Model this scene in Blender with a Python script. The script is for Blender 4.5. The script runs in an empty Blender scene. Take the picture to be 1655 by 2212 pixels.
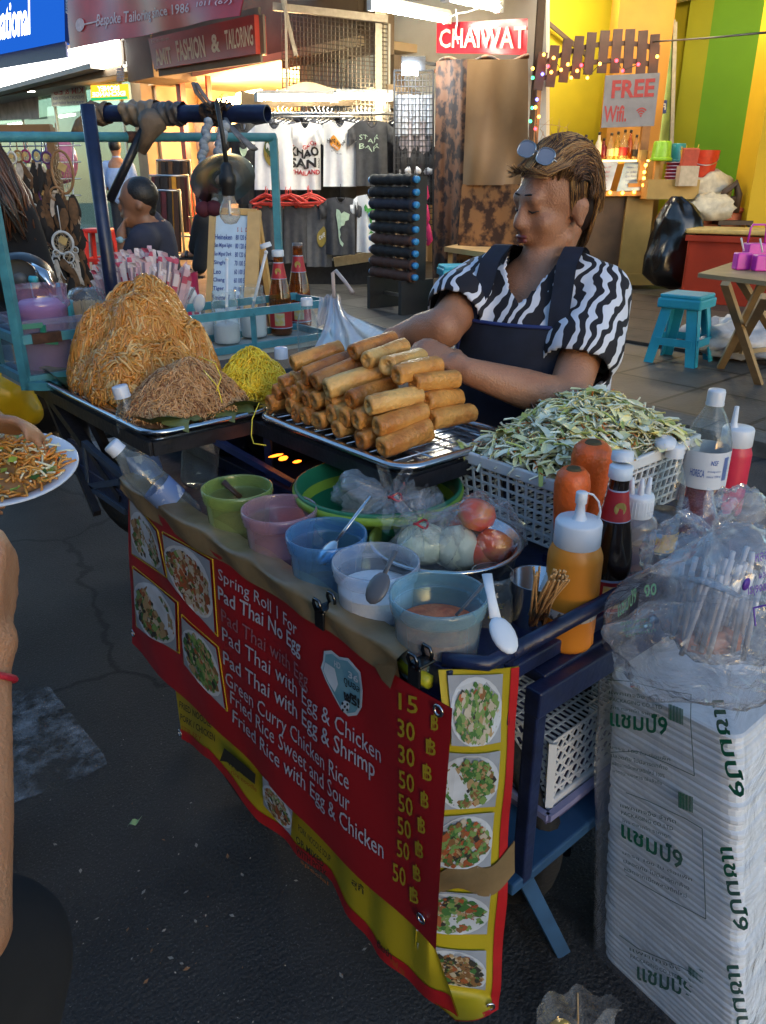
import bpy, bmesh, math, random
from mathutils import Vector as V, Matrix, Euler, noise
R=math.radians; rnd=random.Random(7); PI=math.pi
sc=bpy.context.scene; col=sc.collection
# ---------------------------------------------------------------- camera
CH=1.35; F=1680.; CX=827.5; CY=1106.; PITCH=math.atan((CY-395.)/F); AZ=R(41)
cam=bpy.data.objects.new('camera',bpy.data.cameras.new('camera')); col.objects.link(cam)
cam.location=(0,0,CH); cam.rotation_euler=(R(90)-PITCH,0,-AZ)
cam.data.sensor_fit='VERTICAL'; cam.data.sensor_height=24; cam.data.lens=24*F/2212; cam.data.clip_end=500; cam.data.clip_start=.02
sc.camera=cam
# ---------------------------------------------------------------- dusk sky, weak soft sun, exposure
w=bpy.data.worlds.new('World'); sc.world=w; w.use_nodes=True
nt=w.node_tree; sky=nt.nodes.new('ShaderNodeTexSky'); sky.sky_type='NISHITA'; sky.sun_disc=False
sky.sun_elevation=R(7); sky.sun_rotation=R(200); sky.ozone_density=2.6; sky.air_density=1.0; sky.dust_density=.6
bg=nt.nodes['Background']; bg.inputs[1].default_value=.13; nt.links.new(sky.outputs[0],bg.inputs[0])
sun=bpy.data.objects.new('sun',bpy.data.lights.new('sun','SUN')); col.objects.link(sun)
sun.data.energy=.06; sun.data.angle=R(30); sun.data.color=(1,.93,.85); sun.rotation_euler=(R(62),0,R(-20))
sc.view_settings.view_transform='Standard'; sc.view_settings.look='None'; sc.view_settings.gamma=1; sc.view_settings.exposure=1.98
sc.cycles.max_bounces=7; sc.cycles.transparent_max_bounces=24; sc.cycles.diffuse_bounces=3; sc.cycles.glossy_bounces=3; sc.cycles.transmission_bounces=4
sc.cycles.sample_clamp_indirect=4; sc.cycles.use_denoising=True; sc.cycles.caustics_reflective=False; sc.cycles.caustics_refractive=False
# ---------------------------------------------------------------- where a sight line meets a plane of the place
fh=V((math.sin(AZ),math.cos(AZ),0)); RT=V((math.cos(AZ),-math.sin(AZ),0)); Z1=V((0,0,1))
FW=fh*math.cos(PITCH)-Z1*math.sin(PITCH); UP=fh*math.sin(PITCH)+Z1*math.cos(PITCH); C0=V((0,0,CH))
def ray(x,y): return RT*((x-CX)/F)-UP*((y-CY)/F)+FW
def pz(x,y,z): d=ray(x,y); return C0+d*((z-CH)/d.z)
def px(x,y,X): d=ray(x,y); return C0+d*(X/d.x)
def py(x,y,Y): d=ray(x,y); return C0+d*(Y/d.y)
def ph(x,y,h): d=ray(x,y); return C0+d*(h/d.dot(fh))
def pd(x,y,t): return C0+ray(x,y)*t
# ---------------------------------------------------------------- mesh builder
class MB:
    def __init__(s): s.v=[];s.f=[];s.m=[];s.s=[]
    def add(s,vs,fs,mi=0,sm=False,M=None):
        o=len(s.v)
        s.v+=[tuple(M@V(p)) if M else tuple(p) for p in vs]
        for f in fs: s.f.append([i+o for i in f]); s.m.append(mi); s.s.append(sm)
        return s
    def box(s,c,d,rot=None,mi=0):
        M=Matrix.Translation(c)
        if rot is not None: M=M@(Euler(rot).to_matrix().to_4x4() if not isinstance(rot,Matrix) else rot.to_4x4())
        x,y,z=[q/2 for q in d]
        return s.add([(-x,-y,-z),(x,-y,-z),(x,y,-z),(-x,y,-z),(-x,-y,z),(x,-y,z),(x,y,z),(-x,y,z)],
          [(0,3,2,1),(4,5,6,7),(0,1,5,4),(1,2,6,5),(2,3,7,6),(3,0,4,7)],mi,False,M)
    def bb(s,a,b,mi=0):
        a=V(a);b=V(b); return s.box((a+b)/2,[abs(q) for q in (b-a)],None,mi)
    def tube(s,pts,r,n=8,mi=0,cap=True,sm=True,flat=1.0):
        pts=[V(p) for p in pts]; k=len(pts); rs=r if isinstance(r,(list,tuple)) else [r]*k
        vs=[];up=None
        for i,p in enumerate(pts):
            t=(pts[min(i+1,k-1)]-pts[max(i-1,0)])
            t=t.normalized() if t.length>1e-9 else V((0,0,1))
            if up is None: up=V((0,0,1)) if abs(t.z)<.9 else V((1,0,0))
            a=t.cross(up); a=a.normalized() if a.length>1e-6 else t.orthogonal().normalized(); b=a.cross(t); up=b
            for j in range(n):
                q=2*PI*j/n; vs.append(p+(a*math.cos(q)+b*math.sin(q)*flat)*rs[i])
        fs=[(i*n+j,i*n+(j+1)%n,(i+1)*n+(j+1)%n,(i+1)*n+j) for i in range(k-1) for j in range(n)]
        if cap: fs+=[tuple(range(n))[::-1],tuple(range((k-1)*n,k*n))]
        return s.add(vs,fs,mi,sm)
    def bar(s,a,b,w,h=None,mi=0,roll=V((0,0,1))):
        a=V(a);b=V(b);h=h or w; t=(b-a).normalized(); x=t.cross(roll)
        x=(x if x.length>1e-4 else t.orthogonal()).normalized(); y=x.cross(t)
        vs=[p+x*(w/2*i)+y*(h/2*j) for p in (a,b) for i,j in ((-1,-1),(1,-1),(1,1),(-1,1))]
        return s.add(vs,[(3,2,1,0),(4,5,6,7),(0,1,5,4),(1,2,6,5),(2,3,7,6),(3,0,4,7)],mi)
    def lathe(s,prof,c=(0,0,0),n=24,mi=0,M=None,sm=True,sx=1,sy=1,cap=(0,0)):
        M=Matrix.Translation(c)@(M.to_4x4() if M else Matrix())
        k=len(prof)
        vs=[(r*math.cos(2*PI*j/n)*sx,r*math.sin(2*PI*j/n)*sy,z) for r,z in prof for j in range(n)]
        fs=[(i*n+j,i*n+(j+1)%n,(i+1)*n+(j+1)%n,(i+1)*n+j) for i in range(k-1) for j in range(n)]
        if cap[0]: fs.append(tuple(range(n))[::-1])
        if cap[1]: fs.append(tuple(range((k-1)*n,k*n)))
        return s.add(vs,fs,mi,sm,M)
    def grid(s,fn,nu,nv,mi=0,sm=True,cu=False):
        vs=[fn(i/(nu if cu else nu-1),j/(nv-1)) for j in range(nv) for i in range(nu)]
        fs=[(j*nu+i,j*nu+(i+1)%nu,(j+1)*nu+(i+1)%nu,(j+1)*nu+i) for j in range(nv-1) for i in range(nu if cu else nu-1)]
        return s.add(vs,fs,mi,sm)
    def ball(s,c,r,mi=0,nu=14,nv=9,M=None):
        r=r if isinstance(r,(list,tuple)) else (r,r,r)
        T=Matrix.Translation(c)@(M.to_4x4() if M else Matrix())
        vs=[(r[0]*math.cos(2*PI*i/nu)*math.sin(PI*(j+.02)/(nv-.96)),r[1]*math.sin(2*PI*i/nu)*math.sin(PI*(j+.02)/(nv-.96)),-r[2]*math.cos(PI*(j+.02)/(nv-.96))) for j in range(nv) for i in range(nu)]
        fs=[(j*nu+i,j*nu+(i+1)%nu,(j+1)*nu+(i+1)%nu,(j+1)*nu+i) for j in range(nv-1) for i in range(nu)]
        fs+=[tuple(range(nu))[::-1],tuple(range((nv-1)*nu,nv*nu))]
        return s.add(vs,fs,mi,True,T)
    def poly(s,pts,mi=0): return s.add(pts,[tuple(range(len(pts)))],mi)
    def slab(s,c4,th,mi=0,mb=None):
        # c4: TL,TR,BR,BL seen from the front; thickness goes backwards
        c4=[V(p) for p in c4]; nrm=(c4[3]-c4[0]).cross(c4[1]-c4[0]).normalized()
        if nrm.dot(c4[0]-C0)>0: nrm=-nrm
        bk=[p-nrm*th for p in c4]
        s.add(c4+bk,[(0,3,2,1)],mi); s.add(c4+bk,[(4,5,6,7),(0,1,5,4),(1,2,6,5),(2,3,7,6),(3,0,4,7)],mi if mb is None else mb)
        return s
    def prism(s,pts,depth,M=None,mi=0):
        n=len(pts); vs=[(x,y,0) for x,y in pts]+[(x,y,depth) for x,y in pts]
        return s.add(vs,[tuple(range(n))[::-1],tuple(range(n,2*n))]+[(i,(i+1)%n,(i+1)%n+n,i+n) for i in range(n)],mi,False,M)
WL={}
def tag(o,label=None,cat=None,group=None,kind=None):
    if label: o['label']=label
    if cat: o['category']=cat
    if group: o['group']=group
    if kind: o['kind']=kind
    return o
def thing(name,label,cat,loc=(0,0,0),group=None):
    o=bpy.data.objects.new(name,None); col.objects.link(o); o.location=loc; o.empty_display_size=.05
    WL[o.name]=V(loc); return tag(o,label,cat,group)
def build(name,mb,mats,parent=None,label=None,bevel=0,seg=2):
    me=bpy.data.meshes.new(name); off=WL[parent.name] if parent else V((0,0,0))
    me.from_pydata([tuple(V(p)-off) for p in mb.v],[],mb.f)
    for m in (mats if isinstance(mats,(list,tuple)) else [mats]): me.materials.append(m)
    me.polygons.foreach_set('material_index',mb.m); me.polygons.foreach_set('use_smooth',mb.s)
    me.validate(); me.update()
    o=bpy.data.objects.new(name,me); col.objects.link(o)
    if parent: o.parent=parent
    WL[o.name]=off
    if bevel:
        b=o.modifiers.new('b','BEVEL'); b.width=bevel; b.segments=seg; b.limit_method='ANGLE'; b.angle_limit=R(40)
    if label: o['label']=label
    return o
def single(name,mb,mats,label,cat,group=None,kind=None,bevel=0):
    xs=[p[0] for p in mb.v];ys=[p[1] for p in mb.v];zs=[p[2] for p in mb.v]
    c=V(((min(xs)+max(xs))/2,(min(ys)+max(ys))/2,min(zs)))
    me=bpy.data.meshes.new(name); me.from_pydata([tuple(V(p)-c) for p in mb.v],[],mb.f)
    for m in (mats if isinstance(mats,(list,tuple)) else [mats]): me.materials.append(m)
    me.polygons.foreach_set('material_index',mb.m); me.polygons.foreach_set('use_smooth',mb.s); me.validate(); me.update()
    o=bpy.data.objects.new(name,me); col.objects.link(o); o.location=c; WL[o.name]=c
    if bevel:
        b=o.modifiers.new('b','BEVEL'); b.width=bevel; b.segments=2; b.limit_method='ANGLE'; b.angle_limit=R(40)
    return tag(o,label,cat,group,kind)
def dup(root,loc=None,rot=None,label=None,scale=None):
    r=root.copy(); col.objects.link(r)
    if loc is not None: r.location=loc
    if rot is not None: r.rotation_euler=rot if not isinstance(rot,(int,float)) else (0,0,rot)
    if scale is not None: r.scale=(scale,)*3 if isinstance(scale,(int,float)) else scale
    if label: r['label']=label
    def rec(a,b):
        for ch in a.children:
            c=ch.copy(); col.objects.link(c); c.parent=b; rec(ch,c)
    rec(root,r); return r
# ---------------------------------------------------------------- materials
MC={}; LK=.80
def mat(name,c,rough=.55,metal=0,var=.15,sc_=18,bump=0,bs=60,em=None,es=0,coat=0,sub=0,spec=.5,c2=None,thr=None):
    if name in MC: return MC[name]
    m=bpy.data.materials.new(name); m.use_nodes=True; n=m.node_tree; p=n.nodes['Principled BSDF']
    p.inputs['Roughness'].default_value=rough; p.inputs['Metallic'].default_value=metal; p.inputs['Coat Weight'].default_value=coat
    p.inputs['Specular IOR Level'].default_value=spec
    if sub: p.inputs['Subsurface Weight'].default_value=sub; p.inputs['Subsurface Radius'].default_value=(.02,.012,.008); p.inputs['Subsurface Scale'].default_value=.5
    tc=n.nodes.new('ShaderNodeTexCoord'); nz=n.nodes.new('ShaderNodeTexNoise'); nz.inputs['Scale'].default_value=sc_; nz.inputs['Detail'].default_value=5
    n.links.new(tc.outputs['Object'],nz.inputs['Vector'])
    cr=n.nodes.new('ShaderNodeValToRGB'); n.links.new(nz.outputs['Fac'],cr.inputs['Fac'])
    a=c2 or tuple(q*(1-var) for q in c); b=c if c2 else tuple(min(1,q*(1+var)) for q in c)
    lo,hi=thr or (.3,.7)
    cr.color_ramp.elements[0].position=lo; cr.color_ramp.elements[0].color=(*a[:3],1); cr.color_ramp.elements[1].position=hi; cr.color_ramp.elements[1].color=(*b[:3],1)
    n.links.new(cr.outputs['Color'],p.inputs['Base Color'])
    if bump:
        nb=n.nodes.new('ShaderNodeTexNoise'); nb.inputs['Scale'].default_value=bs; nb.inputs['Detail'].default_value=4; n.links.new(tc.outputs['Object'],nb.inputs['Vector'])
        bn=n.nodes.new('ShaderNodeBump'); bn.inputs['Strength'].default_value=min(1,bump); bn.inputs['Distance'].default_value=.004*max(1,bump); n.links.new(nb.outputs['Fac'],bn.inputs['Height']); n.links.new(bn.outputs['Normal'],p.inputs['Normal'])
    if es: p.inputs['Emission Color'].default_value=(*(em or c),1); p.inputs['Emission Strength'].default_value=es
    MC[name]=m; return m
def glow(name,c,s):
    if name in MC: return MC[name]
    m=bpy.data.materials.new(name); m.use_nodes=True; n=m.node_tree; n.nodes.clear()
    e=n.nodes.new('ShaderNodeEmission'); e.inputs[0].default_value=(*c,1); e.inputs[1].default_value=s*LK
    o=n.nodes.new('ShaderNodeOutputMaterial'); n.links.new(e.outputs[0],o.inputs[0]); MC[name]=m; return m
def clear(name,tint=(.9,.93,.95),c=(.8,.85,.9),a=.08,edge=.5,rough=.12,gl=1.0,wr=0,ws=14):
    # thin clear plastic or glass: tinted see-through, more body and gloss towards its edges
    if name in MC: return MC[name]
    m=bpy.data.materials.new(name); m.use_nodes=True; n=m.node_tree; p=n.nodes['Principled BSDF']; o=n.nodes['Material Output']
    p.inputs['Base Color'].default_value=(*c,1); p.inputs['Roughness'].default_value=rough; p.inputs['Specular IOR Level'].default_value=gl
    t=n.nodes.new('ShaderNodeBsdfTransparent'); t.inputs[0].default_value=(*tint,1)
    lw=n.nodes.new('ShaderNodeLayerWeight'); lw.inputs[0].default_value=.5
    mr=n.nodes.new('ShaderNodeMapRange'); mr.inputs[3].default_value=a; mr.inputs[4].default_value=edge
    pw=n.nodes.new('ShaderNodeMath'); pw.operation='POWER'; pw.inputs[1].default_value=2.2; n.links.new(lw.outputs['Facing'],pw.inputs[0]); n.links.new(pw.outputs[0],mr.inputs[0]); mx=n.nodes.new('ShaderNodeMixShader')
    n.links.new(mr.outputs[0],mx.inputs[0]); n.links.new(t.outputs[0],mx.inputs[1]); n.links.new(p.outputs[0],mx.inputs[2])
    gs=n.nodes.new('ShaderNodeBsdfGlossy'); gs.inputs['Roughness'].default_value=min(rough,.12); fp=n.nodes.new('ShaderNodeMath'); fp.operation='POWER'; fp.inputs[1].default_value=4; n.links.new(lw.outputs['Facing'],fp.inputs[0]); fr=n.nodes.new('ShaderNodeMath'); fr.operation='MULTIPLY_ADD'; fr.inputs[1].default_value=.75; fr.inputs[2].default_value=.045; n.links.new(fp.outputs[0],fr.inputs[0]); m2=n.nodes.new('ShaderNodeMixShader'); n.links.new(fr.outputs[0],m2.inputs[0]); n.links.new(mx.outputs[0],m2.inputs[1]); n.links.new(gs.outputs[0],m2.inputs[2]); n.links.new(m2.outputs[0],o.inputs[0])
    if wr:
        tc=n.nodes.new('ShaderNodeTexCoord'); nb=n.nodes.new('ShaderNodeTexNoise'); nb.inputs['Scale'].default_value=ws; nb.inputs['Detail'].default_value=3; nb.inputs['Distortion'].default_value=1.5; n.links.new(tc.outputs['Object'],nb.inputs['Vector'])
        bn=n.nodes.new('ShaderNodeBump'); bn.inputs['Strength'].default_value=wr; bn.inputs['Distance'].default_value=.01; n.links.new(nb.outputs['Fac'],bn.inputs['Height']); n.links.new(bn.outputs['Normal'],p.inputs['Normal']); n.links.new(bn.outputs['Normal'],lw.inputs['Normal']); n.links.new(bn.outputs['Normal'],gs.inputs['Normal'])
    MC[name]=m; return m
# ---------------------------------------------------------------- lettering
TC={}
def tmesh(s,bold=0):
    k=(s,bold)
    if k not in TC:
        c=bpy.data.curves.new('t','FONT'); c.body=s; c.size=1; c.offset=bold; c.resolution_u=2
        o=bpy.data.objects.new('t',c); m=o.to_mesh()
        vs=[(v.co.x,v.co.y) for v in m.vertices]; fs=[tuple(p.vertices) for p in m.polygons]
        o.to_mesh_clear(); bpy.data.objects.remove(o); bpy.data.curves.remove(c)
        TC[k]=(vs,fs)
    return TC[k]
def ttext(mb,s,fn,bold=0,mi=0):
    """letters of s, box normalised to 0..1 x 0..1 (v up), sent through fn(u,v)"""
    vs,fs=tmesh(s,bold)
    if not vs: return
    x0=min(p[0] for p in vs);x1=max(p[0] for p in vs);y0=min(p[1] for p in vs);y1=max(p[1] for p in vs)
    mb.add([fn((x-x0)/max(1e-6,x1-x0),(y-y0)/max(1e-6,y1-y0)) for x,y in vs],fs,mi)
def qmap(c4,eps=.004):
    tl,tr,br,bl=[V(p) for p in c4]; n=(bl-tl).cross(tr-tl).normalized()
    if n.dot(tl-C0)>0: n=-n
    return lambda u,v:(bl*(1-u)+br*u)*(1-v)+(tl*(1-u)+tr*u)*v+n*eps
def sub4(c4,u0,v0,u1,v1):
    f=qmap(c4,0); return [f(u0,v1),f(u1,v1),f(u1,v0),f(u0,v0)]
def qtext(mb,s,c4,bold=0,mi=0,eps=.004): ttext(mb,s,qmap(c4,eps),bold,mi)
def point(name,loc,e,c,r=.1):
    l=bpy.data.lights.new(name,'POINT'); l.energy=e*LK; l.color=c; l.shadow_soft_size=r
    o=bpy.data.objects.new(name,l); col.objects.link(o); o.location=loc; return o
def area(name,loc,tgt,e,c,sx,sy):
    l=bpy.data.lights.new(name,'AREA'); l.energy=e; l.color=c; l.shape='RECTANGLE'; l.size=sx; l.size_y=sy
    o=bpy.data.objects.new(name,l); col.objects.link(o); o.location=loc; o.rotation_euler=(V(tgt)-V(loc)).to_track_quat('-Z','Y').to_euler(); return o
def n3(p,s=1.0): return noise.noise(V(p)*s)
# ================================================================= the setting
def struct(name,mb,m): o=build(name,mb,m); o['kind']='structure'; return o
asphalt=mat('asphalt',(.050,.046,.045),.82,c2=(.026,.024,.025),sc_=1.6,thr=(.35,.62),bump=2.2,bs=130)
g=MB(); g.add([(-60,-60,0),(60,-60,0),(60,60,0),(-60,60,0)],[(0,1,2,3)]); struct('road',g,asphalt)
def speckle():
    n=asphalt.node_tree; p=n.nodes['Principled BSDF']; cr=[q for q in n.nodes if q.type=='VALTORGB'][0]; tc=[q for q in n.nodes if q.type=='TEX_COORD'][0]
    def layer(prev,scale,lo,hi,c,kind='ShaderNodeTexNoise',amt=1):
        t=n.nodes.new(kind); t.inputs['Scale'].default_value=scale; n.links.new(tc.outputs['Object'],t.inputs['Vector'])
        if kind=='ShaderNodeTexVoronoi': t.feature='DISTANCE_TO_EDGE'; t.inputs['Randomness'].default_value=1
        r=n.nodes.new('ShaderNodeValToRGB'); r.color_ramp.elements[0].position=lo; r.color_ramp.elements[1].position=hi; r.color_ramp.elements[0].color=(0,0,0,1); r.color_ramp.elements[1].color=(amt,amt,amt,1)
        n.links.new(t.outputs['Fac' if kind=='ShaderNodeTexNoise' else 'Distance'],r.inputs[0]); m=n.nodes.new('ShaderNodeMix'); m.data_type='RGBA'; n.links.new(r.outputs[0],m.inputs[0]); n.links.new(prev,m.inputs[6]); m.inputs[7].default_value=(*c,1); return m.outputs[2]
    o=layer(cr.outputs[0],240,.60,.72,(.13,.12,.115)); o=layer(o,150,.66,.74,(.012,.011,.012)); o=layer(o,2.7,.58,.72,(.018,.017,.018),amt=.75)
    v=n.nodes.new('ShaderNodeTexVoronoi'); v.feature='DISTANCE_TO_EDGE'; v.inputs['Scale'].default_value=1.1; nz=n.nodes.new('ShaderNodeTexNoise'); nz.inputs['Scale'].default_value=3; nz.inputs['Detail'].default_value=6; n.links.new(tc.outputs['Object'],nz.inputs['Vector'])
    mx=n.nodes.new('ShaderNodeMix'); mx.data_type='RGBA'; mx.inputs[0].default_value=.25; n.links.new(tc.outputs['Object'],mx.inputs[6]); n.links.new(nz.outputs['Color'],mx.inputs[7]); n.links.new(mx.outputs[2],v.inputs['Vector'])
    r=n.nodes.new('ShaderNodeValToRGB'); r.color_ramp.elements[0].position=.004; r.color_ramp.elements[1].position=.012; r.color_ramp.elements[0].color=(.8,.8,.8,1); r.color_ramp.elements[1].color=(0,0,0,1); n.links.new(v.outputs['Distance'],r.inputs[0])
    m=n.nodes.new('ShaderNodeMix'); m.data_type='RGBA'; n.links.new(r.outputs[0],m.inputs[0]); n.links.new(o,m.inputs[6]); m.inputs[7].default_value=(.010,.009,.010,1); n.links.new(m.outputs[2],p.inputs['Base Color'])
speckle()
pave=mat('paving',(.105,.098,.088),.5,var=.35,sc_=2.5,bump=.7,bs=40)
def paving_joints():
    n=pave.node_tree; p=n.nodes['Principled BSDF']; cr=[q for q in n.nodes if q.type=='VALTORGB'][0]
    tc=[q for q in n.nodes if q.type=='TEX_COORD'][0]; br=n.nodes.new('ShaderNodeTexBrick')
    br.inputs['Scale'].default_value=1; br.inputs['Brick Width'].default_value=.62; br.inputs['Row Height'].default_value=.62; br.inputs['Mortar Size'].default_value=.016; br.offset=0
    br.inputs['Color1'].default_value=(1,1,1,1); br.inputs['Color2'].default_value=(.62,.63,.66,1); br.inputs['Mortar'].default_value=(.16,.15,.14,1); br.inputs['Mortar Smooth'].default_value=.2
    mx=n.nodes.new('ShaderNodeMix'); mx.data_type='RGBA'; mx.blend_type='MULTIPLY'; mx.inputs[0].default_value=1
    n.links.new(tc.outputs['Object'],br.inputs['Vector']); n.links.new(cr.outputs[0],mx.inputs[6]); n.links.new(br.outputs[0],mx.inputs[7]); n.links.new(mx.outputs[2],p.inputs['Base Color'])
paving_joints()
PV=.08
g=MB(); g.bb((4.3,-20,-.1),(30,40,PV)); struct('pavement',g,pave)
kerbm=mat('kerb stone',(.10,.095,.085),.85,var=.3,sc_=12,bump=1,bs=50)
g=MB()
for i in range(60): g.bb((4.1,-20+i,-.1),(4.297,-20+i+.992,PV+.004))
o=struct('kerb',g,kerbm)
# worn white road paint
pm=mat('worn road paint',(.34,.36,.4),.7,var=.2); n=pm.node_tree; p=n.nodes['Principled BSDF']
nz=n.nodes.new('ShaderNodeTexNoise'); nz.inputs['Scale'].default_value=9; nz.inputs['Detail'].default_value=9; nz.inputs['Roughness'].default_value=.72
cr=n.nodes.new('ShaderNodeValToRGB'); cr.color_ramp.elements[0].position=.45; cr.color_ramp.elements[1].position=.70; cr.color_ramp.elements[1].color=(.75,.75,.75,1)
tcn=n.nodes.new('ShaderNodeTexCoord'); n.links.new(tcn.outputs['Object'],nz.inputs['Vector']); n.links.new(nz.outputs['Fac'],cr.inputs[0]); n.links.new(cr.outputs[0],p.inputs['Alpha'])
g=MB(); pts=[pz(x,y,.004) for x,y in [(-90,1420),(20,1495),(105,1480),(140,1525),(225,1630),(232,1650),(160,1690),(40,1730),(-90,1790)]]
g.poly(pts); struct('road_marking',g,pm)
# crumbs and scraps on the road
g=MB()
for i in range(120):
    x=rnd.uniform(20,1000);y=1450+760*rnd.random()**.7; x=x if rnd.random()<.5 else rnd.gauss(420,120); c=pz(x,y,.006); s=.0008+.0030*rnd.random()**2.5; a=rnd.uniform(0,6)
    g.add([c+V((math.cos(a+k*1.57)*s*(1+(k%2)),math.sin(a+k*1.57)*s*(1+(k%2)),rnd.uniform(0,.003))) for k in range(4)],[(0,1,2,3)],rnd.choice([0,0,1]))
single('litter_crumbs',g,[mat('crumb',(.35,.3,.25),.8),mat('rust crumb',(.3,.14,.06),.8)],'scattered pale crumbs on the dark asphalt','litter',kind='stuff')
g=MB(); c=pz(292,1777,.012); g.grid(lambda u,v:c+V(((u-.5)*.03+(v-.5)*.012,(v-.5)*.014*(1-abs(u-.5)),.006*math.sin(u*7)+.003)),6,4)
single('lettuce_scrap',g,mat('lettuce',(.3,.5,.25),.5),'small pale green lettuce scrap lying on the dark road','scrap')

# ================================================================= shop fronts on the far side of the pavement
FX=7.5
cream=mat('grey render',(.30,.28,.24),.8,sc_=3,bump=.3); brown=mat('brown wall',(.17,.12,.075),.7,sc_=3); tan=mat('tan pillar',(.33,.22,.12),.6,sc_=4)
pale=mat('pale green wall',(.42,.47,.36),.6,var=.06,sc_=2); white=mat('white paint',(.72,.71,.66),.5,var=.06,sc_=3); dark=mat('dark metal',(.02,.02,.022),.5)
steel=mat('brushed steel',(.5,.5,.5),.3,metal=1,var=.08); alu=mat('aluminium frame',(.45,.46,.45),.35,metal=.8)
T=thing('glass_shop','pale shop with wide glass front and downlights under its soffit, left of tailor shop','shop',(FX,20,PV))
ya=px(320,300,FX).y; 
g=MB(); g.bb((FX,ya,3.32),(FX+.3,32,7)); build('wall',g,cream,T)
g=MB(); g.bb((6.45,ya-.2,3.225),(FX+.28,32,3.31)); build('soffit',g,mat('soffit',(.5,.46,.38),.7,var=.08,sc_=2),T)
g=MB(); g.bb((FX+2.2,ya,PV),(FX+2.3,32,3.22)); g.bb((FX+.06,ya+.02,PV),(FX+2.2,ya+.1,3.22)); build('interior_wall',g,pale,T)
g=MB(); g.bb((FX+.06,ya+.1,PV),(FX+2.2,32,PV+.03)); build('interior_floor',g,mat('shop floor',(.35,.36,.33),.3),T)
glassm=clear('shop glass',(.80,.9,.82),(.5,.6,.5),.10,.7,.03)
ys=[ya+.12,16.6,18.4,20.2,22.5,25,28,31.8]
for a,b in zip(ys,ys[1:]):
    g=MB(); g.bb((FX+.02,a+.03,.3),(FX+.028,b-.03,3.22)); build('glass_pane',g,glassm,T)
g=MB()
for y in ys: g.bb((FX,y-.03,PV),(FX+.06,y+.03,3.222))
g.bb((FX-.02,ya+.1,PV),(FX+.07,32,.3)); build('frame',g,alu,T)
dl=glow('downlight',(1,.95,.8),14)
for x,y in ((60,171),(172,142)):
    c=px(x,y,6.9); g=MB(); g.lathe([(.0,0),(.11,0)],(c.x,c.y,3.218),16); build('downlight',g,dl,T)
for y in (18.5,22,26):
    g=MB(); g.bb((FX+.9,y-.5,2.9),(FX+1.0,y+.5,2.95)); build('ceiling_light',g,glow('shop tube',(.9,1,.8),9),T)
g=MB(); g.bb((FX-.25,ya-.42,PV),(FX+.3,ya-.02,3.22)); build('pillar',g,tan,T)
g=MB(); g.bb((6.7,px(320,100,6.7).y-.1,2.95),(FX-.01,px(258,100,6.7).y-.2,4.2)); build('sign_bracket_wall',g,brown,T)
# unseen opposite row and storeys over the bar, added to shade the street
T=thing('shade_building','long shophouse row on the near side of the street, behind the viewer','building',(-13,8,0))
g=MB(); g.bb((-16,-24,0),(-10.0,40,6.5)); build('wall',g,mat('dim shophouse wall',(.16,.14,.12),.85,sc_=1),T)
g=MB()
for y in range(-22,39,4): g.bb((-9.999,y,3.6),(-9.95,y+1.8,5.2))
build('shutters',g,mat('dark shutters',(.06,.05,.04),.6),T); g=MB(); g.bb((-9.999,-24,2.9),(-9.0,40,3.05)); build('canopy',g,cream,T)
T=thing('shade_storeys','grey upper storeys of the building over the yellow bar','building',(11,4,4)); g=MB(); g.bb((9.4,-8,3.9),(16,8.6,10)); build('wall',g,cream,T)  # unseen storeys added to hold back sky light
# lit sign boxes
def signbox(name,label,c4,th,face,side,cat='sign',bev=0):
    cen=sum((V(p) for p in c4),V())/4; T=thing(name,label,cat,(cen.x,cen.y,min(p[2] for p in c4)))
    g=MB(); g.slab(c4,th,0); build('panel',g,face,T)
    g=MB(); e=[V(p) for p in c4]; nrm=(e[3]-e[0]).cross(e[1]-e[0]).normalized()
    if nrm.dot(e[0]-C0)>0: nrm=-nrm
    for a,b in zip(e,e[1:]+e[:1]): g.bar(a-nrm*th/2,b-nrm*th/2,th*1.04,.035,roll=nrm)
    build('frame',g,side,T); return T
def lettering(T,items,name='lettering'):
    by={}
    for s,c4,m,b in items:
        by.setdefault(m.name,(m,MB()))[1]; qtext(by[m.name][1],s,c4,b)
    for m,g in by.values(): build(name,g,m,T)
ink=mat('black ink',(.012,.012,.014),.6); blueink=mat('blue ink',(.02,.05,.25),.5); redink=mat('red ink',(.4,.02,.03),.5); whiteink=mat('white ink',(.75,.75,.72),.6); greenink=mat('green ink',(.01,.13,.06),.5)
c4=[px(x,y,6.6) for x,y in ((-220,190),(245,85),(249,139),(-220,238))]
T=signbox('light_box_sign','long white lit sign box with faint Thai words, under the blue sign',c4,.25,glow('white lightbox',(1,1,.93),5.0),brown)
faint=glow('faint red print',(.75,.4,.3),1.3); faintb=glow('faint blue print',(.35,.45,.6),1.3)
lettering(T,[('ติดต่อเรื่อง',sub4(c4,.87,.68,.97,.92),faint,.0),('พ.ร.บ. ต่อประกัน',sub4(c4,.86,.36,.985,.62),faint,0),('026290600-01',sub4(c4,.88,.08,.99,.28),faint,0),('รับทำวีซ่า',sub4(c4,.72,.42,.82,.6),faintb,0),('แปลเอกสาร',sub4(c4,.70,.12,.80,.28),faintb,0),('บริการจองตั๋ว',sub4(c4,.55,.6,.68,.78),faintb,0),('ชั้นลอย',sub4(c4,.50,.2,.6,.4),faintb,0)])
c4=[px(x,y,6.2) for x,y in ((-180,-70),(108,-75),(113,86),(-180,148))]
T=signbox('light_box_sign','blue lit sign box with big white outlined letters at the top left corner',c4,.5,glow('blue lightbox',(.008,.07,.36),.62),mat('dark blue side',(.03,.03,.09),.5))
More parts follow.
